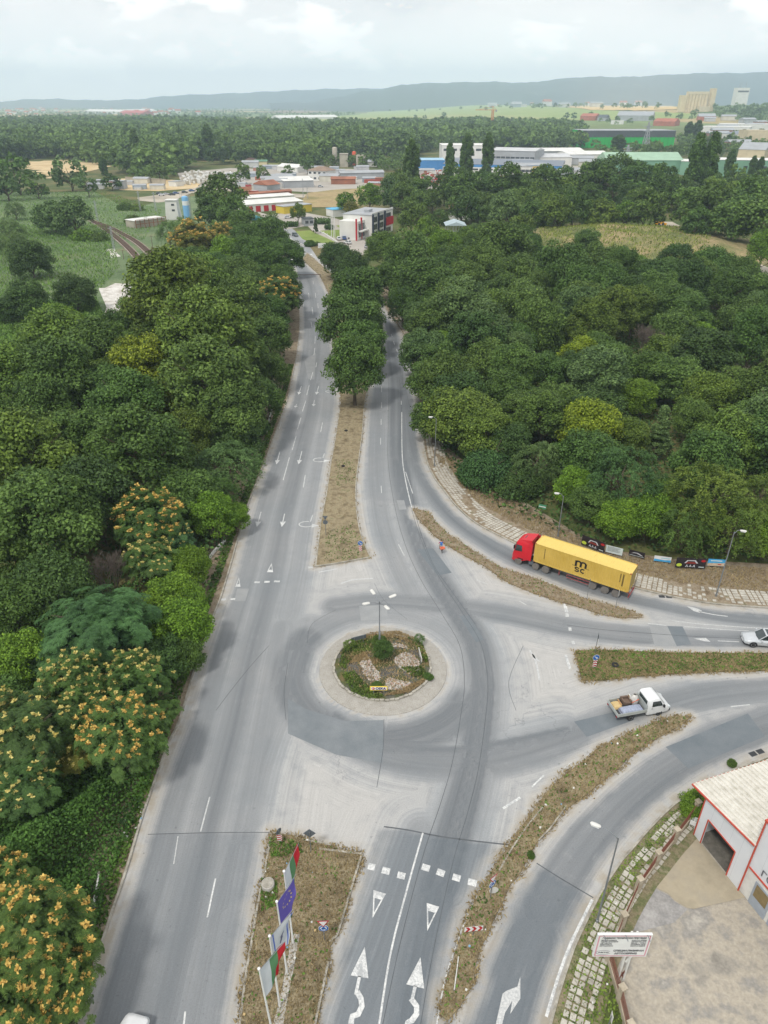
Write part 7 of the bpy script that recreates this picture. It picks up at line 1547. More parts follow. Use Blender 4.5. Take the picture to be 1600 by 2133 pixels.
for x in (-F0 + 2.55 + 1.31 * 1.35, -F0 + 2.75, -F0 + 1.40):
 for s in (-1, 1): wheel(lt, x, s * 1.04, WR, .36, M_DUSTG, .58, tyre_m=M_DUSTG, spokes=8); MB().box((x, s * 1.04, 1.08), (1.1, .40, .05)).build('mudguard', M_DGREY, lt)
for s in (-1, 1):
 lbox(F0 - 2.35, F0 - 2.27, s * .98 - .25, s * .98 + .25, .25, .9, M_DGREY, 'mud_flap'); lbox(F0 - 3.5, F0 - 3.35, s * .75 - .07, s * .75 + .07, .22, .95, M_FRAME, 'landing_leg')
 mb = MB(); x0, x1 = -F0 + 4.7, -F0 + 7.6
 for z in (.5, .92): mb.bar((x0, s * 1.18, z), (x1, s * 1.18, z), .05, .09)
 for x in (x0, (x0 + x1) / 2, x1): mb.bar((x, s * 1.18, .46), (x, s * 1.18, .96), .06)
 mb.build('side_guard', M_FRAME, lt); lbox(F0 + .0, F0 + .62, s * .78 - .3, s * .78 + .3, .5, .95, M_GREYP, 'fuel_tank')
mb = MB().bar((-F0 - .1, -1.15, .55), (-F0 - .1, 1.15, .55), .12); [mb.bar((-F0 - .08, s * .6, .55), (-F0 + .1, s * .6, 1.05), .1) for s in (-1, 1)]; mb.build('rear_bumper', M_FRAME, lt)
for s in (-1, 1): lbox(-F0 - .16, -F0 - .1, s * .95 - .15, s * .95 + .15, .68, .82, M_TAIL, 'tail_light')
# container: a thing of its own, resting on the trailer
ct = thing('shipping_container', 'yellow forty-foot shipping container with black m sc logo on the lorry', 'container', (mid.x, mid.y, 1.23), hd_); CH = 2.72
m, nt, b = new_mat('container_yellow'); st_ = noise(nt, .5, 6, .65); tc = nd(nt, 'ShaderNodeTexCoord'); mp = nd(nt, 'ShaderNodeMapping'); mp.inputs['Scale'].default_value = (2.2, .25, .25); nt.links.new(tc.outputs['Object'], mp.inputs[0])
rn = noise(nt, 2.2, 7, .75, vec=mp.outputs[0]); c = mix(nt, ramp(nt, st_, [(.3, 0.), (.7, 1.)]), srgb(186, 156, 66), srgb(204, 174, 86)); geo = nd(nt, 'ShaderNodeNewGeometry')
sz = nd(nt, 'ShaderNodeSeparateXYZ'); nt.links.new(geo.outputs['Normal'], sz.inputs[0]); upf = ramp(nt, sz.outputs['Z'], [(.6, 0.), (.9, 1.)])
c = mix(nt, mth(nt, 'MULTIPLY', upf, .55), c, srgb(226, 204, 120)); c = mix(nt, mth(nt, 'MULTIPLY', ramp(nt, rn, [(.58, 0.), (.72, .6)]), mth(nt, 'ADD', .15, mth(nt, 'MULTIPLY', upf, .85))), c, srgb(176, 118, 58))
nt.links.new(c, b.inputs['Base Color']); b.inputs['Roughness'].default_value = .6; M_CY = m
def corrug_wall(x0, x1, y, z0, z1, s, pitch=.28, dep=.036, horizontal=True):
 n = int((x1 - x0) / pitch); pts = []
 for i in range(n):
  a = x0 + i * (x1 - x0) / n; p = (x1 - x0) / n; pts += [(a, 0), (a + p * .3, 0), (a + p * .5, -dep), (a + p * .8, -dep)]
 pts.append((x1, 0)); return pts
pts = corrug_wall(-CL / 2 + .1, CL / 2 - .1, 0, 0, 0, 1)
for s in (-1, 1):
 y = s * (CWd / 2 - .01); vs = [(x, y + s * dy, z) for z in (.16, CH - .10) for x, dy in pts]; k = len(pts); MB().add(vs, [(i, i + 1, k + i + 1, k + i) for i in range(k - 1)]).build('side_wall', M_CY, ct)
rp_ = corrug_wall(-CL / 2 + .1, CL / 2 - .1, 0, 0, 0, 1, .42, .02); k = len(rp_); MB().add([(x, y, CH - .03 + dz) for y in (-CWd / 2 + .06, CWd / 2 - .06) for x, dz in rp_], [(i, i + 1, k + i + 1, k + i) for i in range(k - 1)]).build('roof', M_CY, ct)
mb = MB()
for s in (-1, 1): mb.box((0, s * (CWd / 2 - .05), CH - .05), (CL, .10, .10)); mb.box((0, s * (CWd / 2 - .06), .08), (CL, .12, .16))
for x in (-CL / 2 + .06, CL / 2 - .06):
 for s in (-1, 1): mb.box((x, s * (CWd / 2 - .075), CH / 2), (.12, .15, CH - .01))
 mb.box((x, 0, CH - .06), (.12, CWd - .3, .12)); mb.box((x, 0, .08), (.12, CWd - .3, .16))
mb.build('frame', M_CY, ct)
MB().box((CL / 2 - .08, 0, CH / 2), (.05, CWd - .3, CH - .26)).build('front_wall', M_CY, ct)
for s in (-1, 1):
 dr_ = MB().box((-CL / 2 + .05, s * (CWd / 4 - .04), CH / 2), (.05, CWd / 2 - .14, CH - .26)).build('door', M_CY, ct)
 for j in (.3, .75): MB().tube([(-CL / 2 + .0, s * j, .2), (-CL / 2 + .0, s * j, CH - .15)], .02, 6).build('lock_rod', M_GALV, dr_)
for x in (-CL / 2 + .09, CL / 2 - .09):
 for s in (-1, 1):
  for z in (.06, CH - .06): MB().box((x, s * (CWd / 2 - .08), z), (.19, .18, .13)).build('corner_casting', flat('rusty_casting', srgb(168, 104, 60), .8, var=.3), ct)
for s in (-1, 1):
 FMc = frame_matrix((0, s * (CWd / 2 + .004), CH / 2), (-s * 1.0, 0, 0), (0, 0, 1)); 
 mb = MB(); wst = .24
 def stroke(pts, w, mb=mb):
  q = MB().strip(pts, w, 0.0); mb.add([FMc @ Vector(v) for v in q.v], q.f)
 def arc(cx, cy, rx, ry, a0, a1, n=12): return [(cx + rx * math.cos(R(a0 + (a1 - a0) * i / n)), cy + ry * math.sin(R(a0 + (a1 - a0) * i / n))) for i in range(n + 1)]
 # m : three stems and two arches
 for xx, top in ((-.62, .82), (0, .70), (.62, .66)): stroke([(xx, .02), (xx, top)], .25)
 stroke(arc(-.31, .56, .31, .22, 180, 0), .22); stroke(arc(.31, .56, .31, .22, 180, 0), .22)
 # sweeping line under the m
 stroke([(-1.05, .06), (-.8, .02), (-.5, .0)], .05); stroke([(.72, .06), (.9, .0), (1.12, .03)], .05)
 # s
 stroke(arc(-.40, -.30, .25, .14, 20, 180) + arc(-.40, -.44 + .07, .25, .0, 180, 180, 1)[:0], .15); stroke(arc(-.40, -.58, .25, .14, 0, -160), .15); stroke([(-.64, -.30), (-.60, -.38), (-.40, -.44), (-.20, -.50), (-.16, -.58)], .15)
 # c
 stroke(arc(.36, -.44, .27, .26, 50, 310), .17)
 mb.build('logo', M_BLACK, ct)
 for j, (dx, ln2, szz) in enumerate(((-5.25, 10, .09), (-4.9, 7, .06), (4.7, 9, .05))):
  mk = MB()
  for i in range(ln2):
   q = MB().sheet([(-szz, -.05), (szz, -.05), (szz, .05), (-szz, .05)], 0); mk.add([FMc @ (Vector(v) + Vector((dx if s < 0 else -dx, .9 - i * .17, 0))) for v in q.v], q.f)
  mk.build('stencilled_marking', M_BLACK, ct)
# --- flatbed pickup with its load
pr, pf = Vector(G(1313, 1494.5, .33)), Vector(G(1371, 1484, .33)); PD = (pf - pr).normalized(); ph = math.atan2(PD.y, PD.x); ps = Vector((-PD.y, PD.x)); pm = (pr + pf) / 2 + ps * .85
pt = thing('flatbed_pickup', 'white single-cab flatbed truck with dropside body on the eastern entry', 'truck', (pm.x, pm.y, .01), ph); PW = flat('truck_white', (.70, .72, .73), .4, var=.06)
secs = []
for x, w, z0, z1 in ((.12, .98, .42, 2.05), (.30, 1.0, .36, 2.16), (1.15, 1.0, .36, 2.18), (1.42, .99, .36, 2.08), (1.98, .97, .36, 1.42), (2.42, .95, .38, 1.18), (2.62, .86, .42, .95), (2.68, .78, .46, .72)):
 dz = z1 - z0; secs.append([(x, -w * .96, z0), (x, -w, z0 + dz * .2), (x, -w, z0 + dz * .52), (x, -w * .90, z0 + dz * .92), (x, -w * .80, z1), (x, 0, z1 + .03), (x, w * .80, z1), (x, w * .90, z0 + dz * .92), (x, w, z0 + dz * .52), (x, w, z0 + dz * .2), (x, w * .96, z0)])
vs, fs = loft(secs); MB().add(vs, fs + [tuple(reversed(range(11))), tuple(len(vs) - 11 + i for i in range(11))]).build('cab', PW, pt, True, fix=True)
MB().add([(1.47, -.84, 2.06), (1.47, .84, 2.06), (1.99, .90, 1.45), (1.99, -.90, 1.45)], [(0, 1, 2, 3)]).build('windscreen', M_CGL, pt)
MB().add([(.115, -.7, 1.45), (.115, .7, 1.45), (.115, .7, 1.95), (.115, -.7, 1.95)], [(3, 2, 1, 0)]).build('rear_window', M_CGL, pt)
for s in (-1, 1):
 dr_ = MB().add([(.45, s * 1.005, .5), (1.7, s * 1.005, .5), (1.75, s * 1.005, 1.28), (.45, s * 1.005, 1.28)], [(0, 1, 2, 3)]).build('door', PW, pt); MB().box((.6, s * 1.015, 1.15), (.16, .02, .04)).build('handle', M_DARK, dr_)
 MB().add([(.55, s * 1.005, 1.36), (1.72, s * .995, 1.36), (1.42, s * .925, 1.95), (.58, s * .925, 1.97)], [(0, 1, 2, 3)]).build('side_window', M_CGL, pt); MB().box((1.75, s * 1.14, 1.42), (.12, .2, .28)).build('wing_mirror', M_DARK, pt); MB().box((2.58, s * .75, .86), (.16, .3, .2)).build('headlight', M_HEAD, pt)
 wheel(pt, 1.53, s * .88, .33, .2, M_RIM); wheel(pt, -1.53, s * .88, .33, .22, M_RIM); MB().box((-1.53, s * .9, .72), (.8, .22, .04)).build('mudguard', M_DARK, pt)
MB().box((2.66, 0, .48), (.12, 1.7, .24)).build('bumper', M_DARK, pt); MB().box((-.9, 0, .62), (3.6, .7, .16)).build('chassis', M_DARK, pt)
BX0, BX1 = -3.02, .02; MB().box(((BX0 + BX1) / 2, 0, .80), (BX1 - BX0, 2.02, .06)).build('load_floor', M_DGREY, pt)
for s in (-1, 1): 
 mb = MB(); [mb.box(((BX0 + BX1) / 2, s * 1.02, .84 + .13 * k + .06), (BX1 - BX0, .035, .118)) for k in range(3)]; mb.build('side_board', flat('dropside_aluminium', srgb(186, 192, 190), .45, .3), pt)
mb = MB(); [mb.box((BX0, 0, .84 + .13 * k + .06), (.035, 2.0, .118)) for k in range(3)]; mb.build('tailboard', MATS['dropside_aluminium'], pt); mb = MB(); [mb.box((BX1, 0, .84 + .16 * k + .08), (.035, 2.0, .14)) for k in range(5)]; mb.build('headboard', MATS['dropside_aluminium'], pt)
for s in (-1, 1): MB().box((BX0 - .03, s * .85, .74), (.05, .2, .1)).build('tail_light', M_TAIL, pt)
PMX = Matrix.Translation((pm.x, pm.y, .01)) @ Matrix.Rotation(ph, 4, 'Z')
def load(name, label, cat, x, y, z=.84): p = PMX @ Vector((x, y, z)); return thing(name, label, cat, tuple(p), ph)
def lumpy(dx, dy, dz, seed, n=9, amp=.05):
 rd = random.Random(seed); vs = []; fs = []
 for j in range(n):
  for i in range(n):
   u, v = i / (n - 1) * 2 - 1, j / (n - 1) * 2 - 1; k = (1 - abs(u) ** 5) * (1 - abs(v) ** 5); vs.append((u * dx / 2, v * dy / 2, dz * k ** .4 + (rd.uniform(-amp, amp) if k > .1 else 0)))
 fs = [(j * n + i, j * n + i + 1, (j + 1) * n + i + 1, (j + 1) * n + i) for j in range(n - 1) for i in range(n - 1)]; b0 = len(vs); return vs, fs
SHW = -1 if near_is else -1
t = load('wrapped_mattress', 'long bundle in crumpled pale blue plastic along the near side of the flatbed', 'bundle', -1.32, -.50); v_, f_ = lumpy(2.35, .92, .42, 3, 17, .022); MB().add(v_, f_).build('plastic_cover', flat('blue_grey_plastic', srgb(150, 158, 178), .3, var=.3, vscale=5), t, True); MB().box((0, 0, .1), (2.25, .86, .2)).build('core', flat('mattress_fabric', srgb(120, 120, 136), .9), t)
t = load('armchair', 'brown armchair with its back down on the far side of the flatbed', 'armchair', -1.35, .52); CHM = flat('brown_upholstery', srgb(112, 94, 82), .9, var=.2); MB().box((0, 0, .25), (.7, .7, .25)).build('seat', CHM, t); MB().box((-.1, .33, .45), (.75, .16, .4)).build('backrest', CHM, t)
for s in (-1, 1): MB().box((s * .36, 0, .4), (.14, .72, .35)).build('armrest', CHM, t)
t = load('foam_sheet', 'yellow foam and boards at the back corner of the flatbed', 'foam', -2.4, .42); v_, f_ = lumpy(1.0, .95, .26, 8, 11, .03); MB().add(v_, f_).build('foam', flat('yellow_foam', srgb(196, 172, 124), .9, var=.2), t, True); MB().box((.38, .1, .3), (.1, .8, .08)).build('board', flat('orange_board', srgb(180, 140, 100), .8), t)
t = load('plastic_sack', 'clear white plastic sack of goods piled behind the truck cab', 'sack', -.52, .48); v_ = [( .42 * math.cos(a) * k, .40 * math.sin(a) * k, z) for z, k in ((0, .9), (.3, 1.08), (.6, 1.0), (.85, .72), (1.0, .3), (1.1, .42)) for a in np.linspace(0, 2 * math.pi, 10, endpoint=False)]
MB().add([(x + .03 * math.sin(17 * i), y + .03 * math.cos(13 * i), z) for i, (x, y, z) in enumerate(v_)], [(i * 10 + j, i * 10 + (j + 1) % 10, (i + 1) * 10 + (j + 1) % 10, (i + 1) * 10 + j) for i in range(5) for j in range(10)]).build('sack_body', flat('milky_plastic', srgb(196, 194, 190), .35, var=.25, vscale=6), t, True); MB().bar((-.4, -.3, .3), (.25, -.42, .75), .05).build('orange_strap', flat('orange_strap', srgb(224, 110, 80), .6), t)
t = load('wicker_frame', 'white oval frame propped beside the armchair on the flatbed', 'frame', -.98, .72, 1.15); pts = [(.03 * math.sin(a), .24 * math.cos(a), .3 * math.sin(a) + .25) for a in np.linspace(0, 2 * math.pi, 17)]; MB().tube(pts, .05, 6).build('rim', M_OFFW, t, True); MB().box((0, 0, .25), (.02, .3, .42)).build('panel', flat('brown_panel', srgb(160, 130, 96), .8), t)
# --- cyclist
cb = Vector(G(920.5, 1152)); bkh = R(102); bk = thing('bicycle', 'dark bicycle with an orange crate on the rear rack, ridden away from the camera', 'bicycle', (cb.x, cb.y, .01), bkh)
def ring(cx, r, par, nm='wheel'):
 k, n = 26, 6; vs = [(cx + (r + .02 * math.cos(b_)) * math.cos(a), .02 * math.sin(b_), r + .03 + (r + .02 * math.cos(b_)) * math.sin(a)) for a in np.linspace(0, 2 * math.pi, k, endpoint=False) for b_ in np.linspace(0, 2 * math.pi, n, endpoint=False)]
 o = MB().add(vs, [(i * n + j, ((i + 1) % k) * n + j, ((i + 1) % k) * n + (j + 1) % n, i * n + (j + 1) % n) for i in range(k) for j in range(n)]).build(nm, M_RUBBER, par, True); mb = MB(); [mb.bar((cx, 0, r + .03), (cx + r * math.cos(a), 0, r + .03 + r * math.sin(a)), .006) for a in np.linspace(0, 2 * math.pi, 14, endpoint=False)]; mb.build('spokes', M_GALV, o)
ring(0, .31, bk); ring(1.02, .31, bk); BF = flat('dark_red_frame', srgb(110, 40, 56), .4)
MB().tube([(0, 0, .34), (.42, 0, .30)], .018, 6).tube([(0, 0, .34), (.30, 0, .82)], .016, 6).tube([(.42, 0, .30), (.28, 0, .9)], .022, 6).tube([(.42, 0, .30), (.86, 0, .78)], .024, 6).tube([(.30, 0, .82), (.84, 0, .86)], .02, 6).tube([(.82, 0, .98), (1.02, 0, .34)], .022, 6).build('frame', BF, bk, True)
MB().tube([(.74, -.3, 1.04), (.84, -.12, 1.06), (.84, .12, 1.06), (.74, .3, 1.04)], .016, 6).build('handlebar', M_DARK, bk, True); MB().box((.26, 0, .93), (.26, .15, .06)).build('saddle', M_DARK, bk); MB().tube([(.42, -.1, .30), (.42, .1, .30)], .02, 6).box((.40, -.14, .17), (.1, .09, .03)).box((.44, .14, .43), (.1, .09, .03)).build('pedals', M_DARK, bk)
MB().box((-.12, 0, .74), (.5, .16, .03)).build('rear_rack', M_DARK, bk)
OR = flat('orange_crate', srgb(226, 128, 92), .6, var=.15); cp_ = Matrix.Translation((cb.x, cb.y, .01)) @ Matrix.Rotation(bkh, 4, 'Z'); t = thing('crate', 'orange crate strapped on the rear rack of the bicycle', 'crate', tuple(cp_ @ Vector((-.14, 0, .76))), bkh)
MB().box((0, 0, .02), (.36, .62, .03)).build('base', OR, t); 
for q in ((.17, 0, .12, .03, .62), (-.17, 0, .12, .03, .62), (0, .3, .12, .36, .03), (0, -.3, .12, .36, .03)): MB().box((q[0], q[1], q[2]), (q[3], q[4], .2)).build('side', OR, t)
def skin_figure(name, joints, edges, rads, mat, parent=None, M=None, sub=2):
 me = bpy.data.meshes.new(name); me.from_pydata([tuple(j) for j in joints], edges, []); o = bpy.data.objects.new(name, me); COL.objects.link(o)
 sk = o.modifiers.new('skin', 'SKIN'); sl = me.skin_vertices[0].data if me.skin_vertices else None
 if sl is None:
  bpy.context.view_layer.objects.active = o; bpy.context.view_layer.update(); sl = me.skin_vertices[0].data
 for i, r in enumerate(rads): sl[i].radius = (r, r) if not isinstance(r, tuple) else r
 sl[0].use_root = True; sb = o.modifiers.new('sub', 'SUBSURF'); sb.levels = sb.render_levels = sub
 bpy.context.view_layer.update(); dg = bpy.context.evaluated_depsgraph_get(); m2 = bpy.data.meshes.new_from_object(o.evaluated_get(dg)); bpy.data.objects.remove(o)
 m2.materials.clear(); m2.materials.append(mat); m2.polygons.foreach_set('use_smooth', [True] * len(m2.polygons)); m2.name = name
 return link(name, m2, parent)
SKIN = flat('skin', srgb(176, 126, 100), .7, var=.06); SHIRT = flat('blue_shirt', srgb(52, 104, 176), .85, var=.2, vscale=8); SHORTS = flat('grey_shorts', srgb(150, 156, 158), .9); HAIR = flat('dark_hair', srgb(62, 54, 60), .9); REDV = flat('red_strap', srgb(204, 74, 72), .8)
pn = thing('person', 'person in a blue shirt and grey shorts riding the bicycle up the road', 'person', (cb.x, cb.y, .01), bkh)
J = [(.24, 0, .98), (.30, 0, 1.12), (.40, 0, 1.32), (.47, 0, 1.46), (.52, 0, 1.55), (.55, 0, 1.66), (.56, 0, 1.76), (.44, .19, 1.42), (.60, .25, 1.18), (.75, .27, 1.06), (.44, -.19, 1.42), (.60, -.25, 1.18), (.75, -.27, 1.06),
  (.27, .10, .95), (.62, .12, .80), (.46, .14, .44), (.52, .14, .46), (.27, -.10, .95), (.58, -.12, .66), (.40, -.14, .22), (.47, -.14, .20)]
E_b = [(0, 1), (1, 2), (2, 3), (3, 4), (4, 5), (5, 6), (3, 7), (7, 8), (8, 9), (3, 10), (10, 11), (11, 12), (0, 13), (13, 14), (14, 15), (15, 16), (0, 17), (17, 18), (18, 19), (19, 20)]
RD = [(.15, .11), (.14, .105), (.16, .11), (.09, .08), .055, .085, .07, .065, .045, .032, .065, .045, .032, .09, .065, .04, .035, .09, .065, .04, .035]
skin_figure('body', J, E_b, RD, SKIN, pn); skin_figure('shirt', [J[0], J[1], J[2], (.455, 0, 1.44), J[7], (.52, .22, 1.30), J[10], (.52, -.22, 1.30)], [(0, 1), (1, 2), (2, 3), (3, 4), (4, 5), (3, 6), (6, 7)], [(.165, .125), (.155, .12), (.175, .125), (.10, .09), .08, .065, .08, .065], SHIRT, pn)
skin_figure('shorts', [(.24, 0, .97), J[13], (.52, .12, .84), J[17], (.48, -.12, .76)], [(0, 1), (1, 2), (0, 3), (3, 4)], [(.17, .13), .11, .085, .11, .085], SHORTS, pn); MB().lathe([(.02, -.02), (.095, .0), (.1, .06), (.06, .12), (.01, .135)], 12, M=Matrix.Translation((.545, 0, 1.68))).build('hair', HAIR, pn, True); MB().box((.50, -.235, 1.36), (.16, .12, .10)).box((.50, .235, 1.36), (.16, .12, .10)).build('red_sleeves', REDV, pn)
for s in (-1, 1):
 MB().box(((.53, .48)[s < 0], s * .14, (.44, .18)[s < 0]), (.22, .08, .07)).build('shoe', M_DARK, pn)
 for k in range(4): MB().tube([(.75, s * (.245 + k * .018), 1.075), (.785, s * (.245 + k * .018), 1.07), (.79, s * (.245 + k * .018), 1.04)], .009, 5).build('finger', SKIN, pn, True)
# --- parked cars far off: one model, copied
far_car = make_car('parked_car', 'dark grey car driving down to the junction by the lawn', 'car', 4.3, 1.78, 1.5, 'hatch', (.06, .075, .085)); x, y = G(615, 492); far_car.location = (x, y, .05); far_car.rotation_euler = (0, 0, R(-60))
CC = {'white': (.66, .67, .68), 'blue': (.03, .09, .26), 'dark': (.045, .055, .065), 'silver': (.42, .44, .46), 'red': (.32, .02, .03)}
for px, py, az, cn, lb, g in [(706, 500, 100, 'white', 'white car left in the office car-park row', 1), (717, 499, 100, 'blue', 'blue car in the middle of the office car-park row', 1), (728, 498, 100, 'dark', 'dark grey car right in the office car-park row', 1), (724, 508, 130, 'white', 'white car crossing the office car park behind the row', 1),
  (759, 493, 110, 'white', 'white car close to the red and white office', 1), (772, 492, 110, 'blue', 'dark blue car closest to the office wall', 1), (768, 511, 70, 'white', 'white car half hidden by trees, upper of two', 1), (766, 516, 70, 'silver', 'silver car half hidden by trees, lower of two', 1), (782, 489, 110, 'white', 'white car peeping past the office corner', 1),
  (572, 457, 10, 'white', 'white car by the round tree outside the workshops', 2), (600, 455, 20, 'white', 'white van-like car against the round tree', 2), (699, 441, 10, 'silver', 'silver car behind the office forecourt', 2),
  (332, 405, 20, 'dark', 'dark car at the near end of the roadside line', 3), (337, 408, 15, 'white', 'white car at the near end of the roadside line', 3), (347, 406, 15, 'silver', 'silver car second in the roadside line', 3), (359, 407, 20, 'dark', 'dark car standing low in the roadside line', 3), (367, 404, 25, 'blue', 'blue car mid-way in the roadside line', 3),
  (385, 402, 25, 'dark', 'black car before the gap in the roadside line', 3), (400, 399, 25, 'blue', 'deep blue car after the gap in the roadside line', 3), (415, 396, 25, 'dark', 'dark car left of the last three in the roadside line', 3), (431, 395, 20, 'dark', 'dark car in the last three of the roadside line', 3), (447, 393, 20, 'silver', 'silver car in the last three of the roadside line', 3), (452, 391, 20, 'white', 'white car ending the roadside line', 3), (668, 390, 0, 'silver', 'silver car on the slope below the hip-roofed house', 2)]:
 x, y = G(px, py); dup(far_car, (x, y, .06), R(az), lb, {1: 'cars parked at the office', 2: 'cars among the workshops', 3: 'cars parked in a line along the far yard road'}[g], color=CC[cn])
# ------------------------------------------------------------------ buildings beyond the woods
WM = {}
def bm_(n, c, r=.7, v=.14): return flat(n, srgb(*c), r, var=v, vscale=.15)
WHT, CRM, LGR, BLU, GRN, RUS, BRK = bm_('render_white', (214, 214, 210)), bm_('render_cream', (206, 192, 162)), bm_('sheet_grey', (158, 162, 166)), bm_('sheet_blue', (74, 134, 190)), bm_('sheet_pale_green', (122, 164, 140)), bm_('rusty_roof', (150, 98, 76), .8, .3), bm_('orange_tile', (170, 100, 76), .8, .25)
BGR, DKG, CNC, PANEL, DGL = bm_('sheet_bright_green', (24, 168, 70)), bm_('dark_grey_sheet', (74, 80, 84)), bm_('old_concrete', (172, 166, 152), .9, .3), bm_('solar_panel', (70, 84, 104), .3, .1), glass('dark_window', (.05, .06, .07), .2)
def bldg(name, label, cat, pl, pr, h, dep, wall, roof, kind='flat', win=None, floors=1, group=None, band=None, z=None, rh=None):
 """pl, pr: picture points of the front wall's foot; h metres high, dep metres deep"""
 a, b2 = Vector(GT(*pl)), Vector(GT(*pr)); d = b2 - a; w = d.length; z0 = float(hgt((a.x + b2.x) / 2, (a.y + b2.y) / 2)) if z is None else z
 if h < 0: h = height_at(a.x, a.y, -h) - z0
 t = thing(name, label, cat, (a.x, a.y, z0 - .3), math.atan2(d.y, d.x), group); h += .3
 MB().box((w / 2, dep / 2, h / 2), (w, dep, h)).build('wall', wall, t)
 if kind == 'flat':
  MB().box((w / 2, dep / 2, h + .12), (w + .5, dep + .5, .24)).build('roof', roof, t)
 elif kind == 'gable':      # ridge along the front
  r = rh or dep * .16; o = .5; MB().add([(-o, -o, h), (w + o, -o, h), (w + o, dep + o, h), (-o, dep + o, h), (-o, dep / 2, h + r), (w + o, dep / 2, h + r)], [(0, 1, 5, 4), (2, 3, 4, 5), (0, 4, 3), (1, 2, 5), (3, 2, 1, 0)]).build('roof', roof, t)
 elif kind == 'hip': r = rh or dep * .2; o = .7; MB().add([(-o, -o, h), (w + o, -o, h), (w + o, dep + o, h), (-o, dep + o, h), (w * .35, dep / 2, h + r), (w * .65, dep / 2, h + r)], [(0, 1, 5, 4), (2, 3, 4, 5), (0, 4, 3), (1, 2, 5), (3, 2, 1, 0)]).build('roof', roof, t)
 elif kind == 'shed': r = rh or dep * .08; o = .4; MB().add([(-o, -o, h), (w + o, -o, h), (w + o, dep + o, h + r), (-o, dep + o, h + r), (-o, dep + o, h), (w + o, dep + o, h)], [(0, 1, 2, 3), (0, 3, 4), (1, 5, 2), (3, 2, 5, 4), (0, 4, 5, 1)]).build('roof', roof, t)
 if win:
  n, ww, wh = win
  for f in range(floors):
   for i in range(n): MB().box((w * (i + .5) / n, -.03, h * (f + .58) / floors), (ww, .12, wh)).build('window', DGL, t)
 if band: MB().box((w / 2, -.06, h - band[1] / 2), (w + .1, .16, band[1])).build('band', band[0], t)
 t['_w'] = w; return t, w, h
def extra(t, nm, c, d, m, rz=0): return MB().box(c, d, rz).build(nm, m, t)
# office block by the forecourt
t, w, h = bldg('office_building', 'modern white and red office with dark columns beside the lawn', 'office', (775, 497), (818, 481), 9.5, 14, WHT, LGR)
RD_, NV = bm_('office_red', (176, 36, 48)), bm_('navy_column', (44, 54, 70))
for f in range(3):
 for i, u in enumerate((.12, .42, .78)): MB().box((w * u, -.06, 1.7 + f * 3.05), (w * .22, .14, 2.2)).build('window', DGL, t)
for u in (.02, .28, .58): extra(t, 'column', (w * u, -.35, h / 2 + .2), (.7, .7, h + .6), NV)
for u in (-.1, -.32): extra(t, 'red_fin', (w * u - 1, 3.5, h / 2), (.6, .6, h - 1), RD_)
extra(t, 'red_panel', (w * .82, -.3, 5.4), (w * .34, .4, 3.4), RD_); extra(t, 'annexe', (-3.5, 8, 4), (7, 9, 8), WHT); extra(t, 'annexe_glass', (-3.5, 3.4, 4.2), (5.5, .3, 5.4), DGL); extra(t, 'terrace', (-3.5, 2.6, 4), (7, 2, .5), WHT); extra(t, 'roof_unit', (w * .4, 6, h + .8), (4, 2.4, 1.1), LGR); extra(t, 'parapet', (w / 2, .1, h + .5), (w + .4, .3, .8), WHT)
t, w, h = bldg('gatehouse', 'small grey gatehouse at the forecourt hedge', 'building', (635, 471), (654, 470), 3.2, 6, LGR, DKG, win=(2, 1.6, 1.3))
t, w, h = bldg('workshop_row', 'long low white workshop with red doors behind the tanker lorry', 'workshop', (512, 443), (632, 434), 4.0, 12, WHT, WHT, 'shed', group=None)
for i in range(7): extra(t, 'door', (w * (.08 + .135 * i), -.08, 1.8), (2.8, .16, 3.0), RD_ if i < 6 else BLU)
bldg('workshop_row', 'second low white shed stepped behind the red-doored workshop', 'workshop', (500, 427), (614, 419), 3.4, 9, WHT, WHT, 'shed'); bldg('workshop_row', 'narrow rust-roofed shed behind the white workshops', 'workshop', (508, 415), (608, 406), 2.6, 5, RUS, RUS, 'gable')
bldg('canopy_shed', 'open shed with yellow edge and blue roof right of the workshops', 'shed', (592, 446), (650, 440), 3.6, 8, bm_('yellow_fascia', (206, 184, 70)), LGR, 'flat'); bldg('canopy_shed', 'bright blue canopy beside the flagpoles of the office', 'shed', (694, 452), (732, 449), 3.4, 8, WHT, bm_('cyan_canopy', (92, 176, 216)), 'flat')
bldg('house', 'white two-storey house with a brown hipped roof on the slope', 'house', (642, 376), (681, 378), 7.2, 14, WHT, bm_('brown_tile', (140, 120, 104), .8, .2), 'hip', (4, 2.2, 1.4), 2); bldg('shed', 'grey-white open shed left of the hip-roofed house', 'shed', (592, 392), (654, 390), 4.6, 18, LGR, WHT, 'shed'); bldg('barn', 'barn with an arched rust-red roof by the containers', 'barn', (557, 398), (584, 395), 3.6, 14, LGR, RUS, 'gable', rh=2.6)
bldg('house', 'small dark-roofed house behind the pallet yard', 'house', (512, 341), (532, 341), 3.6, 9, CRM, bm_('dark_tile', (104, 84, 80), .8), 'hip'); bldg('house', 'small green-roofed house behind the pallet yard', 'house', (530, 344), (556, 344), 3.2, 9, CRM, bm_('green_tile', (92, 132, 108), .7), 'gable'); bldg('warehouse', 'low white store among trees left of the crane truck', 'warehouse', (578, 357), (620, 360), 4, 14, WHT, WHT, 'gable')
bldg('warehouse', 'long pale roof running right of the hip-roofed house', 'warehouse', (710, 374), (800, 372), 4.5, 10, LGR, LGR, 'gable'); bldg('warehouse', 'rust-patched low sheds right of the house', 'warehouse', (690, 384), (740, 384), 3.6, 9, RUS, RUS, 'gable'); bldg('shed', 'red container-like shed at the right end of the yard', 'shed', (782, 381), (810, 381), 3.2, 5, RUS, RUS)
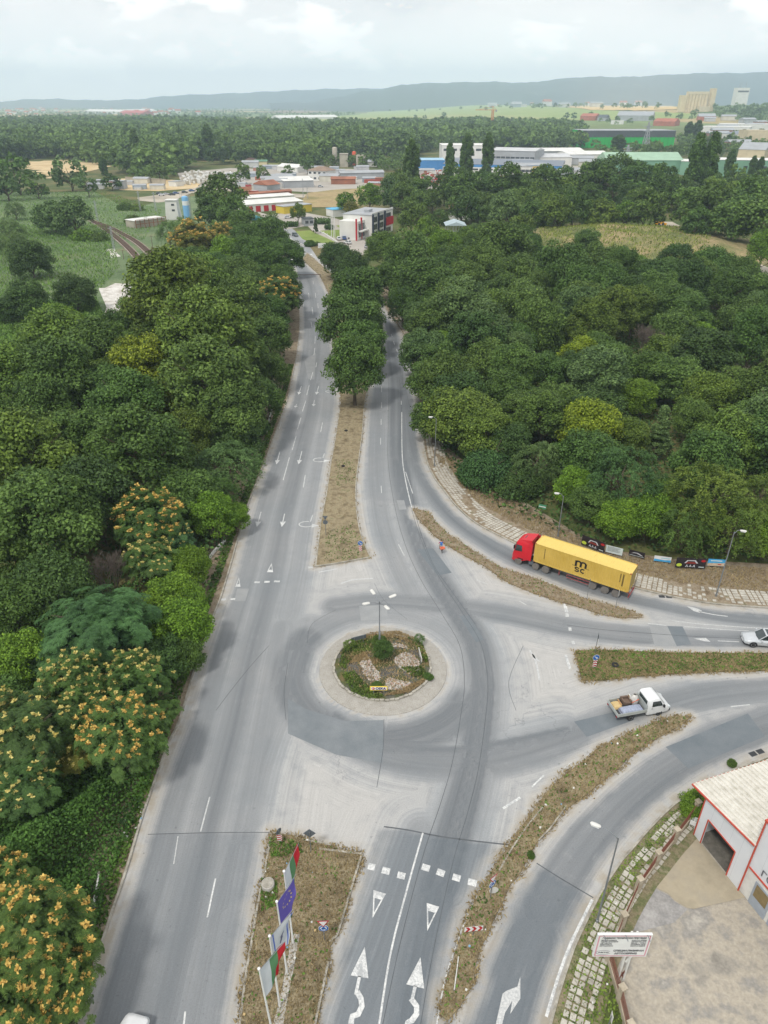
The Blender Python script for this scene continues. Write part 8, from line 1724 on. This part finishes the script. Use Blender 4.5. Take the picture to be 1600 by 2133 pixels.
# cement works: towers
def silo(name, label, px, yb, yt, r_px, mat, cap=None, n=1, cone=False, cat='silo'):
 x, y = GT(px, yb); z = float(hgt(x, y)); h = height_at(x, y, yt) - z; r = r_px / FPX * PXYn(x, y, z)[2]; t = thing(name, label, cat, (x, y, z))
 for k in range(n):
  MB().lathe([(r, 0), (r, h * .94), (r * .9, h * .97), (r * .3, h)], 14, M=Matrix.Translation((k * r * 2.05, 0, 0))).build('cylinder', mat, t, True, fix=True)
  if cap: MB().lathe([(r * 1.01, h * .62), (r * 1.01, h * .8)], 14, M=Matrix.Translation((k * r * 2.05, 0, 0))).build('band', cap, t, True)
 mb = MB(); [mb.bar((r + .25, -.3 * s, 0), (r + .25, -.3 * s, h), .1) for s in (-1, 1)]; mb.build('ladder', LGR, t); return t, r, h
silo('tower', 'tall thin stained tower at the cement works', 698, 346, 306, 5, CNC, cat='tower'); silo('silo', 'orange silo at the cement works', 738, 344, 315, 4, bm_('orange_silo', (214, 92, 58))); silo('silo', 'pair of stained white silos at the cement works', 747, 348, 322, 5, CNC, n=2)
bldg('silo_house', 'square stained concrete block between the cement works towers', 'building', (708, 348), (725, 348), 11, 10, CNC, CNC); bldg('store', 'low white store right of the cement works silos', 'building', (760, 347), (785, 347), 4, 12, WHT, LGR, 'gable')
t, r, h = silo('silo', 'blue silo with a white band by the railway', 391, 458, 408, 7, bm_('blue_silo', (118, 172, 214)), bm_('white_band', (226, 230, 232)))
mb = MB(); [mb.bar((s * r * 1.1, q * r * 1.1, 0), (s * r * 1.1, q * r * 1.1, h + 1.2), .14) for s in (-1, 1) for q in (-1, 1)]; mb.build('frame', LGR, t)
x, y = GT(360, 458); t = thing('mixing_tower', 'white tapering tower house with two small blue windows by the railway', 'tower', (x, y, 0)); MB().add([(-3.6, 0, 0), (3.4, 0, 0), (3.4, 6, 0), (-3.6, 6, 0), (-2.6, 0, 9.2), (2.9, 0, 9.2), (2.9, 5, 9.2), (-2.6, 5, 9.2)], [(0, 1, 5, 4), (1, 2, 6, 5), (2, 3, 7, 6), (3, 0, 4, 7), (4, 5, 6, 7)]).build('wall', WHT, t); extra(t, 'roof', (.15, 2.5, 9.35), (6.2, 5.8, .3), WHT)
for zz_ in (4.6, 7.2): extra(t, 'window', (1.0, -.05, zz_), (1.5, .12, .9), DGL)
t, w, h = bldg('batching_plant', 'low white roof with rusty framework beside the mixing tower', 'building', (282, 476), (345, 468), 3.2, 8, CNC, WHT, 'flat'); mb = MB(); [mb.bar((w * k / 7, -1.2, 0), (w * k / 7, -1.2, 4.2), .22) for k in range(8)]; mb.bar((0, -1.2, 4.1), (w, -1.2, 4.1), .2); mb.bar((0, -1.2, 2.2), (w, -1.2, 2.2), .2); mb.build('framework', RUS, t)
bldg('shed', 'grey-blue shed with a lorry beside it across the sandy yard', 'shed', (237, 394), (259, 394), 5, 8, LGR, LGR); bldg('shed', 'low pale shed by the roadside line of cars', 'shed', (352, 388), (368, 389), 3.2, 8, WHT, LGR); bldg('shed', 'low grey shed among the trees left of the sandy yard', 'shed', (196, 386), (228, 384), 3, 8, LGR, LGR); bldg('boundary_wall', 'long pale concrete wall behind the sandy yard', 'wall', (262, 378), (345, 383), 3, .5, CNC, CNC)
# ruined steel frame shed and its neighbour
t, w, h = bldg('steel_shed', 'open rusty steel-framed shed with pale roof in the right wood', 'shed', (930, 512), (966, 512), 3.4, 9, DKG, CNC); mb = MB(); [mb.bar((w * i / 6, j, h), (w * i / 6, j, h + 4.6), .2) for i in range(7) for j in (0, 9)]; mb.bar((0, 0, h + 2.4), (w, 0, h + 2.4), .2).bar((0, 0, h + 4.6), (w, 0, h + 4.6), .25); mb.build('steel_frame', LGR, t)
MB().add([(-.8, -.8, h + 4.6), (w + .8, -.8, h + 4.6), (w + .8, 9.8, h + 4.6), (-.8, 9.8, h + 4.6), (w / 2, -.8, h + 6), (w / 2, 9.8, h + 6)], [(0, 4, 5, 3), (4, 1, 2, 5), (0, 1, 4), (2, 3, 5), (3, 2, 1, 0)]).build('upper_roof', bm_('pale_blue_roof', (168, 184, 190)), t); extra(t, 'brick_infill', (w * .25, -.12, 1.8), (w * .45, .2, 3.2), RUS)
bldg('shed', 'pale shed with a rust-streaked roof above the steel-framed shed', 'shed', (938, 458), (990, 458), 5.5, 12, WHT, RUS, 'shed', (5, 2, .8)); bldg('hut', 'little white-roofed hut among dark trees behind the mound', 'hut', (1258, 424), (1284, 424), 3.5, 7, CRM, WHT, 'gable')
# industrial estate
bldg('workshops', 'blue-striped workshop hall with solar roof behind three poplars', 'factory', (922, 364), (1168, 370), -341, 30, WHT, PANEL, 'shed', (16, 5, 1.2), band=(BLU, 2.0)); bldg('factory_block', 'tall white factory block behind the left poplars', 'factory', (920, 345), (1020, 345), -303, 40, WHT, WHT, win=(6, 5, 2), floors=2); bldg('factory_block', 'white sawtooth sheds right of the tall factory block', 'factory', (1022, 346), (1112, 349), -313, 35, LGR, bm_('pale_sheet', (190, 192, 194)), 'gable', (9, 4, 1.6), rh=2)
bldg('warehouse', 'light blue flat-roofed store left of the three poplars', 'warehouse', (870, 358), (926, 358), -334, 30, BLU, bm_('pale_blue_sheet', (150, 188, 212)), 'flat'); bldg('warehouse', 'nearer white roof behind the yellow gantry', 'warehouse', (1112, 346), (1190, 345), -328, 30, WHT, bm_('pale_sheet', (190, 192, 194)), 'gable', rh=2.5); bldg('warehouse', 'white roof right of the gantry, by the green shed', 'warehouse', (1182, 341), (1266, 340), -322, 30, WHT, WHT, 'gable', rh=2.5); bldg('warehouse', 'grey-white roof farthest behind the gantry', 'warehouse', (1110, 333), (1215, 332), -315, 30, LGR, WHT, 'gable', rh=2.5); bldg('warehouse', 'white-fronted hall under the yellow gantry', 'warehouse', (1052, 368), (1134, 369), -346, 14, WHT, LGR, 'gable', (10, 3, 2))
bldg('green_shed', 'long pale green factory shed right of centre', 'factory', (1262, 362), (1418, 362), -334, 34, GRN, bm_('pale_green_roof', (150, 180, 156)), 'gable'); bldg('green_shed', 'pale green shed with small windows and white roof at the right edge', 'factory', (1478, 368), (1640, 371), -333, 30, GRN, WHT, 'flat', (8, 3, 2.4)); bldg('green_shed', 'middle pale green shed behind the two big poplars', 'factory', (1414, 364), (1478, 366), -336, 30, GRN, WHT, 'flat')
t, w, h = bldg('sports_hall', 'huge bright green hall with a dark grey band', 'hall', (1210, 308), (1402, 308), -272, 60, BGR, LGR, band=(DKG, 8)); mb = MB(); [mb.box((w * (i + .5) / 22, -.12, h * .36), (.5, .1, h * .7)) for i in range(22)]; mb.build('panel_joints', bm_('mid_green', (20, 140, 60)), t)
for pl, pr, hh, dp, wa, ro, kd, lb in [((1460, 278), (1560, 280), 12, 70, WHT, WHT, 'flat', 'long white warehouse at the right, nearer of two'), ((1500, 272), (1640, 274), 12, 80, WHT, WHT, 'flat', 'long white warehouse reaching the right edge, farther of two'), ((1500, 300), (1540, 302), 14, 40, WHT, PANEL, 'shed', 'white hall with a blue solar roof at the right'), ((1552, 306), (1600, 306), 20, 30, CRM, CRM, 'flat', 'cream industrial block with dark openings at the right edge'),
  ((1284, 252), (1358, 252), 12, 60, LGR, LGR, 'gable', 'long grey shed across the field behind the green hall'), ((1208, 251), (1240, 251), 10, 40, BRK, BRK, 'gable', 'reddish shed left of the long grey shed'), ((1244, 252), (1262, 252), 8, 40, LGR, DKG, 'gable', 'small dark-roofed shed between reddish and grey sheds'), ((1272, 259), (1298, 259), 8, 30, WHT, WHT, 'flat', 'low white box before the long grey shed'), ((1360, 262), (1405, 263), 9, 40, BRK, BRK, 'gable', 'low orange-roofed sheds right of the grey shed'),
  ((1455, 252), (1490, 252), 10, 40, BRK, LGR, 'gable', 'small orange and grey shed above the white warehouses'), ((580, 250), (705, 248), 7, 50, WHT, WHT, 'gable', 'long white glasshouse in the green field left of centre'), ((1113, 209.5), (1142, 209.5), 16, 90, WHT, WHT, 'flat', 'white shed on the skyline left of the crane field'), ((1290, 214), (1345, 213), 22, 110, WHT, WHT, 'flat', 'cluster of white works on the skyline left of the silos'), ((1262, 214), (1290, 214), 14, 90, WHT, WHT, 'flat', 'low white works at the left of the skyline cluster'),
  ((1495, 215), (1575, 212), 16, 60, WHT, WHT, 'flat', 'long low white building right of the grain silos'), ((1033, 216), (1098, 215), 20, 100, LGR, LGR, 'flat', 'thin grey shed across the fields behind the crane'), ((1160, 300), (1200, 300), 8, 30, WHT, WHT, 'flat', 'white wall glimpsed through trees left of the green hall'), ((178, 236), (250, 238), 12, 60, WHT, WHT, 'gable', 'long white hall in the far left town'), ((250, 240), (298, 241), 12, 60, bm_('brick_red', (172, 92, 84)), bm_('red_roof', (180, 84, 80)), 'gable', 'red-roofed hall in the far left town'), ((275, 237), (328, 235), 12, 60, WHT, WHT, 'gable', 'white hall right of the red-roofed hall'), ((1535, 330), (1590, 332), 9, 40, CRM, LGR, 'gable', 'cream-walled shed at the right edge above the green shed')]:
 bldg('warehouse', lb, 'warehouse', pl, pr, hh, dp, wa, ro, kd)
# grain silos on the skyline
SILC = bm_('silo_cream', (206, 190, 156))
x, y = GT(1450, 224); x, y = x * 2350 / y, 2350; z = float(hgt(x, y)); D = PXYn(x, y, z)[2]; t = thing('grain_silo', 'large cream grain silo with a tall corner tower on the skyline', 'silo', (x, y, z)); s = D / FPX
for i in range(7): MB().lathe([(3.6 * s, 0), (3.6 * s, 32 * s), (1, 32.4 * s)], 12, M=Matrix.Translation(((-22 + i * 6.6) * s, 0, 0))).build('cylinder', SILC, t, True, fix=True)
extra(t, 'end_block', (-31 * s, 0, 15 * s), (11 * s, 20, 30 * s), SILC); extra(t, 'tower', (29 * s, 0, 21 * s), (9 * s, 20, 42 * s), SILC); extra(t, 'head_house', (-2 * s, 0, 34 * s), (44 * s, 10, 5 * s), CRM); extra(t, 'low_annexe', (12 * s, -12, 5 * s), (22 * s, 14, 10 * s), CRM)
x, y = x * 1.24, 2700; z = float(hgt(x, y)); t = thing('white_block', 'white block with rooftop masts on the hilltop at the far right', 'building', (GT(1540, 212)[0] * 2700 / GT(1540, 212)[1], 2700, z)); D = PXYn(t.location.x, 2700, z)[2]; s = D / FPX; zt = (CAM_H - z) + 0; hh = height_at(t.location.x, 2700, 183) - z
extra(t, 'wall', (0, 0, hh / 2), (25 * s, 30, hh), WHT); extra(t, 'window_band', (0, -15.2, hh * .8), (22 * s, .4, 3 * s), DGL); mb = MB(); [mb.bar((q * s, 0, hh), (q * s, 0, hh + 9 * s), .8) for q in (-6, -2, 7)]; mb.build('mast', LGR, t)
# houses of the town on the left, one model copied
rd = random.Random(77); ht = thing('town_house', None, 'house', (0, 0, 0)); MB().box((0, 0, 3.2), (13, 10, 6.4)).build('wall', WHT, ht); MB().add([(-7, -5.5, 6.4), (7, -5.5, 6.4), (7, 5.5, 6.4), (-7, 5.5, 6.4), (-7, 0, 9.6), (7, 0, 9.6)], [(0, 1, 5, 4), (2, 3, 4, 5), (0, 4, 3), (1, 2, 5)]).build('roof', BRK, ht); first = True
for i in range(105):
 px = rd.uniform(4, 600) if i < 85 else rd.uniform(1100, 1400); py = rd.uniform(221, 243) if i < 85 else rd.uniform(217, 221)
 if i < 85 and px > 420: py = rd.uniform(219, 226)
 x, y = GT(px, py); lb = 'small pale house with an orange roof in the hazy town at the far left' if i < 85 else 'small pale house with an orange roof on the far plain near the silos'; sc = rd.uniform(1.2, 2.4) * (1.7 if i >= 85 else 1)
 if first: ht.location = (x, y, float(hgt(x, y))); ht['label'] = lb; ht['group'] = 'houses of the far left town'; first = False
 else: dup(ht, (x, y, float(hgt(x, y))), rd.uniform(-.5, .5), lb, 'houses of the far left town' if i < 85 else 'houses on the far plain', sc=sc)
m, nt, b = new_mat('painted_sheet'); oi = nd(nt, 'ShaderNodeObjectInfo'); nt.links.new(mix(nt, 1.0, oi.outputs['Color'], ramp(nt, noise(nt, .2, 4), [(.3, .75), (.7, 1.05)]), 'MULTIPLY'), b.inputs['Base Color']); b.inputs['Roughness'].default_value = .7; M_SHEET = m
sh = thing('small_shed', None, 'shed', (0, 0, 0)); MB().box((0, 0, 2), (14, 8, 4)).build('wall', M_SHEET, sh); MB().add([(-7.4, -4.4, 4), (7.4, -4.4, 4), (7.4, 4.4, 4), (-7.4, 4.4, 4), (-7.4, 0, 5.4), (7.4, 0, 5.4)], [(0, 1, 5, 4), (2, 3, 4, 5), (0, 4, 3), (1, 2, 5)]).build('roof', LGR, sh); first = True
for (x0, x1, y0, y1, n_, lb, g, s_) in [(872, 1262, 324, 372, 26, 'small shed crowded between the big halls of the industrial estate', 'small sheds of the industrial estate', 1.1), (486, 640, 347, 396, 18, 'small shed in the container and slab yards left of centre', 'small sheds of the container yards', .8), (640, 800, 352, 392, 10, 'small shed among the low roofs right of the hip-roofed house', 'small sheds right of the house', .8), (1440, 1600, 250, 315, 18, 'small shed between the long white warehouses at the right', 'small sheds of the right-hand warehouses', 1.9), (190, 330, 372, 396, 9, 'small shed in the sandy yard beyond the reeds', 'small sheds of the sandy yard', .6), (900, 1330, 214, 224, 22, 'tiny pale building on the far skyline plain', 'tiny buildings of the far plain', 3.2)]:
 for k in range(n_):
  x, y = GT(rd.uniform(x0, x1), rd.uniform(y0, y1)); c_ = rd.choice([(.6, .6, .6), (.55, .55, .53), (.45, .46, .48), (.3, .36, .42), (.42, .2, .14), (.6, .58, .5)]); sc = s_ * rd.uniform(.6, 1.4)
  if first: o = sh; o.location = (x, y, float(hgt(x, y))); o['label'] = lb; o['group'] = g; first = False
  else: o = dup(sh, (x, y, float(hgt(x, y))), rd.uniform(-.3, .3), lb, g, sc=sc, color=c_)
# lattice pylons and the tower crane
def lattice(mb, h, w0, w1, n=7, x=0, y=0, th=.16):
 for k in range(n):
  z0, z1 = h * k / n, h * (k + 1) / n; a, b_ = w0 + (w1 - w0) * k / n, w0 + (w1 - w0) * (k + 1) / n; C0_ = [(-a, -a), (a, -a), (a, a), (-a, a)]; C1_ = [(-b_, -b_), (b_, -b_), (b_, b_), (-b_, b_)]
  for i in range(4): j = (i + 1) % 4; mb.bar((C0_[i][0] + x, C0_[i][1] + y, z0), (C1_[i][0] + x, C1_[i][1] + y, z1), th); mb.bar((C0_[i][0] + x, C0_[i][1] + y, z0), (C1_[j][0] + x, C1_[j][1] + y, z1), th * .7); mb.bar((C1_[i][0] + x, C1_[i][1] + y, z1), (C1_[j][0] + x, C1_[j][1] + y, z1), th * .7)
 return mb
def pylon(px, yb, yt, label, w=2.4, th=.22):
 x, y = GT(px, yb); h = height_at(x, y, yt); t = thing('power_pylon', label, 'pylon', (x, y, float(hgt(x, y))), .3); lattice(MB(), h, w, .4, 8, th=th).build('lattice', LGR, t)
 for z in (.72, .86): MB().bar((-w * 1.5, 0, h * z), (w * 1.5, 0, h * z), th * 1.4).build('cross_arm', LGR, t)
pylon(1342, 320, 254, 'lattice pylon before the bright green hall', 4.0, .5); pylon(1303, 345, 302, 'shorter lattice pylon left of the pale green shed', 3.0, .4); pylon(884, 400, 368, 'small lattice pylon left of the three poplars', 1.6, .22); pylon(852, 278, 256, 'distant lattice pylon over the wood right of centre', 3, .5)
for k, (px, yb, yt) in enumerate([(632, 412, 372), (641, 414, 376), (293, 440, 398), (325, 440, 400), (238, 520, 472), (204, 460, 418)]):
 x, y = GT(px, yb); h = height_at(x, y, yt); t = thing('utility_mast', ('left grey mast on the dry slope below the house', 'right grey mast on the dry slope below the house', 'left lattice mast in the reeds behind the mixing tower', 'right lattice mast in the reeds behind the mixing tower', 'lattice mast between the two railway tracks', 'mast at the top of the railway curve')[k], 'mast', (x, y, 0)); lattice(MB(), h, .35, .22, 8, th=.07).build('lattice', LGR, t); MB().bar((-1.2, 0, h * .93), (1.2, 0, h * .93), .12).build('cross_arm', LGR, t)
for k, (px, yb, yt) in enumerate([(258, 540, 520), (278, 596, 560), (320, 530, 490), (345, 560, 525), (360, 580, 555), (790, 600, 560)]):
 x, y = G(px, yb); h = height_at(x, y, yt); t = thing('utility_pole', ('short pole left of the railway, by the small white slab', 'leaning pole left of the railway, by the big white slab', 'wooden pole right of the railway, farthest of three', 'wooden pole right of the railway, middle of three', 'wooden pole right of the railway, nearest of three', 'dark pole beside the dirt path into the right wood')[k], 'pole', (x, y, 0)); MB().tube([(0, 0, 0), (.1, 0, h)], [.14, .09], 7).build('pole', M_SLEEPER, t); MB().bar((-.7, 0, h - .4), (.9, 0, h - .4), .1).build('cross_bar', M_SLEEPER, t)
x, y = GT(1024, 272); h = height_at(x, y, 230); s = PXYn(x, y, 0)[2] / FPX; t = thing('tower_crane', 'orange tower crane over the wood before the green fields', 'crane', (x, y, 0), .1); ORC = bm_('crane_orange', (206, 140, 84)); lattice(MB(), h, 1.9, 1.9, 10, th=.8).build('mast', ORC, t); mb = MB().bar((-36 * s, 0, h + 1), (8 * s, 0, h + 1), 1.4, 1.2).bar((-30 * s, 0, h + 1), (0, 0, h + 8), .5).bar((8 * s, 0, h + 1), (0, 0, h + 8), .5).bar((0, 0, h), (0, 0, h + 8), 1.2); mb.build('jib', ORC, t); extra(t, 'counterweight', (7 * s, 0, h - .6), (3 * s, 3, 4), LGR)
x, y = GT(1108, 378); t = thing('gantry_crane', 'yellow gantry crane standing in the scrap yard', 'crane', (x, y, 0), .2); YC = bm_('crane_yellow', (204, 176, 92)); s = PXYn(x, y, 0)[2] / FPX; mb = MB().bar((0, 0, 10), (22 * s, 0, 10), 1.0); [mb.bar((q * s, sd, 0), (q * s, 0, 10), .6) for q in (0, 22) for sd in (-2.5, 2.5)]; mb.build('frame', YC, t); extra(t, 'hoist', (9 * s, 0, 9.2), (1.6, 1.6, 1.4), LGR)
# containers, pallets, scrap
cn = thing('freight_container', None, 'container', (0, 0, 0)); mbx = MB().box((0, 0, 1.3), (12, 2.4, 2.6)).build('shell', M_CAR, cn); mbx.color = (.4, .1, .07, 1); mb = MB(); [mb.box((-5.7 + k * .6, -1.22, 1.3), (.22, .05, 2.3)) for k in range(20)]; mb.build('ribs', M_CAR, cn).color = (.36, .09, .06, 1)
for k, (px, py, az, col, lb, zz_) in enumerate([(520, 406, .15, (.40, .10, .07), 'rust-red container lying left of the grey lettered one', 0), (545, 405, .1, (.34, .36, .38), 'grey container at the end of the red container row', 0), (548, 375, .1, (.42, .13, .08), 'orange-red container highest in the container yard', 0), (530, 393, .1, (.40, .06, .06), 'bright red container stacked behind the grey one', 0), (506, 398, .2, (.45, .2, .12), 'orange container at the left of the yard', 0), (575, 380, -.2, (.42, .12, .08), 'rusty container beside the arched barn', 0), (775, 381, .1, (.38, .08, .06), 'red container by the rust-patched sheds', 0)]):
 x, y = G(px, py)
 if k == 0: cn.location = (x, y, zz_); cn.rotation_euler = (0, 0, az); cn['label'] = lb; cn['group'] = 'containers in the far yard'
 else: dup(cn, (x, y, zz_), az, lb, 'containers in the far yard', color=col)
mb = MB(); rd = random.Random(9)
for k in range(330):
 px, py = rd.uniform(380, 486), rd.uniform(362, 388)
 if py > 388 - (px - 380) * .02 - 2: continue
 x, y = G(px + (375 - py) * .5, py); mb.box((x, y, rd.uniform(.8, 1.6)), (rd.uniform(1, 2.4), rd.uniform(1, 5), rd.uniform(1.4, 3.2)), rz=.3, mi=rd.choice((0, 0, 1)))
tag(mb.build('stacked_slabs', [WHT, CNC]), 'rows of white concrete slabs stacked in the far yard', 'slabs', kind='stuff'); mb = MB()
for k in range(260):
 px, py = (rd.uniform(1020, 1090), rd.uniform(372, 380)) if k > 130 else (rd.uniform(880, 930), rd.uniform(358, 386)); x, y = G(px, py); mb.box((x, y, rd.uniform(.4, 2)), (rd.uniform(.8, 3), rd.uniform(.8, 3), rd.uniform(.6, 3)), rz=rd.uniform(0, 3), mi=rd.randrange(4))
tag(mb.build('scrap_heaps', [RUS, LGR, RD_, WHT]), 'heaps of scrap metal and wrecks in the yard behind the poplars', 'scrap', kind='stuff')
# tanker lorry outside the workshops
x, y = G(544, 466); t = thing('tanker_lorry', 'tanker lorry with teal and green tanks outside the red-doored workshops', 'lorry', (x, y, .05), R(-52)); TE, GE = bm_('teal_tank', (70, 150, 160)), bm_('green_tank', (76, 140, 76))
for c_, m_ in ((-2.5, TE), (3.8, GE)):
 MB().lathe([(.3, -2.5), (1.15, -2.2), (1.2, 0), (1.15, 2.2), (.3, 2.5)], 12, M=Matrix.Translation((c_, 0, 2.1)) @ Matrix.Rotation(R(90), 4, 'Y')).build('tank', m_, t, True, fix=True)
extra(t, 'chassis', (.5, 0, .8), (13, 1.2, .4), M_DGREY); extra(t, 'cab', (-7, 0, 1.7), (2.0, 2.3, 2.6), TE); extra(t, 'windscreen', (-8.03, 0, 2.2), (.06, 1.9, .9), M_CGL)
for q in (-6.8, -3.5, -2.2, 3, 4.3, 5.6):
 for s in (-1, 1): wheel(t, q, s * 1.0, .5, .35)
x, y = G(1373, 470); t = thing('loader', 'yellow loader parked where the dirt track leaves the trees', 'digger', (x, y, .1), .5); YL = bm_('loader_yellow', (220, 160, 30)); extra(t, 'body', (0, 0, 1.3), (3.8, 2, 1.2), YL); extra(t, 'cab', (-.2, 0, 2.4), (1.5, 1.6, 1.3), DGL); MB().bar((1.5, 0, 1.4), (3.4, 0, .7), .4).box((3.6, 0, .5), (.8, 2.2, .8)).build('bucket', YL, t)
for q in (-1.3, 1.3):
 for s in (-1, 1): wheel(t, q, s * 1.05, .7, .45)
x, y = G(1462, 512); t = thing('loading_arm', 'dark slanting loading arm at the trackside by the mound', 'machine', (x, y, 0), .35); MB().bar((-5.5, 0, 3.4), (3, 0, 6.6), 1.0, .8).build('arm', DKG, t); [MB().bar((q, 0, 0), (q, 0, 5.4), .5).build('leg', DKG, t) for q in (.6, 1.8)]
# hedges and ornamental shrubs by the office
for k, (a, b_, lb) in enumerate([((596, 473), (622, 470), 'clipped dark hedge left of the gatehouse'), ((656, 468), (690, 462), 'clipped dark hedge right of the gatehouse')]):
 A, B = Vector(G(*a)), Vector(G(*b_)); n_ = 900; P = np.stack([A.x + (B.x - A.x) * rng.random(n_), A.y + (B.y - A.y) * rng.random(n_) + rng.uniform(-.8, .8, n_), rng.uniform(0, 2.0, n_)], 1); V, F, T = leaves(P, np.tile([0, -.3, 1.0], (n_, 1)), .45, rng.uniform(.1, .5, n_)); o = link('hedge', np_mesh('hedge', V, F, M_LEAF, attrs=[('leaf_tone', 'FACE', T)])); o.color = (.8, .9, .8, 1); tag(o, lb, 'hedge')
for px, py, r, kd, tn, lb in [(658, 487, 2.2, 'cone', 'dark green', 'small dark fir on the office lawn'), (715, 487, 2.0, 'cone', 'dark green', 'small spreading fir in the middle of the lawn'), (645, 513, 2.4, 'bush', 'deep green', 'left of two round shrubs by the road fence'), (661, 512, 1.7, 'bush', 'mid green', 'right of two round shrubs by the road fence'), (686, 478, 2.2, 'bush', 'dark green', 'dark low shrub behind the flagpoles'), (732, 460, 4.0, 'round', 'rust green', 'reddish purple-leaved tree beside the office')]:
 x, y = G(px, py); o = place_tree(x, y, r, kd, tn, 0, label=lb, det=1); [o.pop(k_, None) for k_ in ('_t', '_d')]
for k, (px, yb) in enumerate([(691, 494), (695, 495), (698, 496)]):
 x, y = G(px, yb); h = height_at(x, y, 453); t = thing('flagpole', f"tall bare white pole by the office car park, {('left', 'middle', 'right')[k]} of three", 'flagpole', (x, y, 0), 0, 'bare white poles by the car park'); MB().tube([(0, 0, 0), (0, 0, h)], [.16, .1], 7).build('pole', M_WHITE, t, True); MB().lathe([(.05, h), (.2, h + .1), (.05, h + .3)], 8).build('finial', M_WHITE, t)
t = thing('advertising_board', 'small white board facing the road end below the office lawn', 'board', (*G(671, 520), 0), .05); extra(t, 'panel', (0, 0, 1.6), (3.2, .12, 1.9), M_WHITE); MB().bar((-1.2, -.07, 1.2), (1.2, -.07, 2.1), .16, .02).build('blue_stroke', BLU, t); [extra(t, 'leg', (q, .05, .5), (.1, .1, 1.1), M_GALV) for q in (-1.2, 1.2)]
l = cat_px([(584, 487), (600, 497), (618, 508), (634, 514)]); t = thing('roadside_fence', 'low white fence along the far road below the lawn', 'fence', (*l[0], 0)); q = [(a - l[0][0], b_ - l[0][1]) for a, b_ in l]; MB().rail(q, .3, 0, .8).build('panel', M_OFFW, t); [MB().box((*q[i], .5), (.4, .4, 1.0)).build('post', M_OFFW, t) for i in range(0, len(q), 8)]
l = cat_px([(655, 480), (675, 488), (693, 500), (703, 507)]); t = thing('garden_fence', 'white garden fence crossing the office lawns', 'fence', (*l[0], 0)); q = [(a - l[0][0], b_ - l[0][1]) for a, b_ in l]; MB().rail(q, .5, 0, .6).build('panel', M_OFFW, t); [MB().box((*q[i], .6), (.3, .3, 1.2)).build('post', M_OFFW, t) for i in range(0, len(q), 6)]
for o in list(COL.objects):
 for k_ in ('_w', '_t', '_d'):
  if k_ in o: del o[k_]
# ------------------------------------------------------------------ the air
m = bpy.data.materials.new('haze_air'); m.use_nodes = True; nt = m.node_tree; nt.nodes.clear()
o_ = nt.nodes.new('ShaderNodeOutputMaterial'); v_ = nt.nodes.new('ShaderNodeVolumePrincipled')
v_.inputs['Color'].default_value = (.67, .84, 1.0, 1); v_.inputs['Density'].default_value = .00014; v_.inputs['Anisotropy'].default_value = 0.0
nt.links.new(v_.outputs[0], o_.inputs['Volume'])
hz = MB().box((800, 5200, 209), (26000, 11500, 422)).build('haze', m); tag(hz, 'thin pale summer haze over the whole plain', 'haze', kind='stuff')
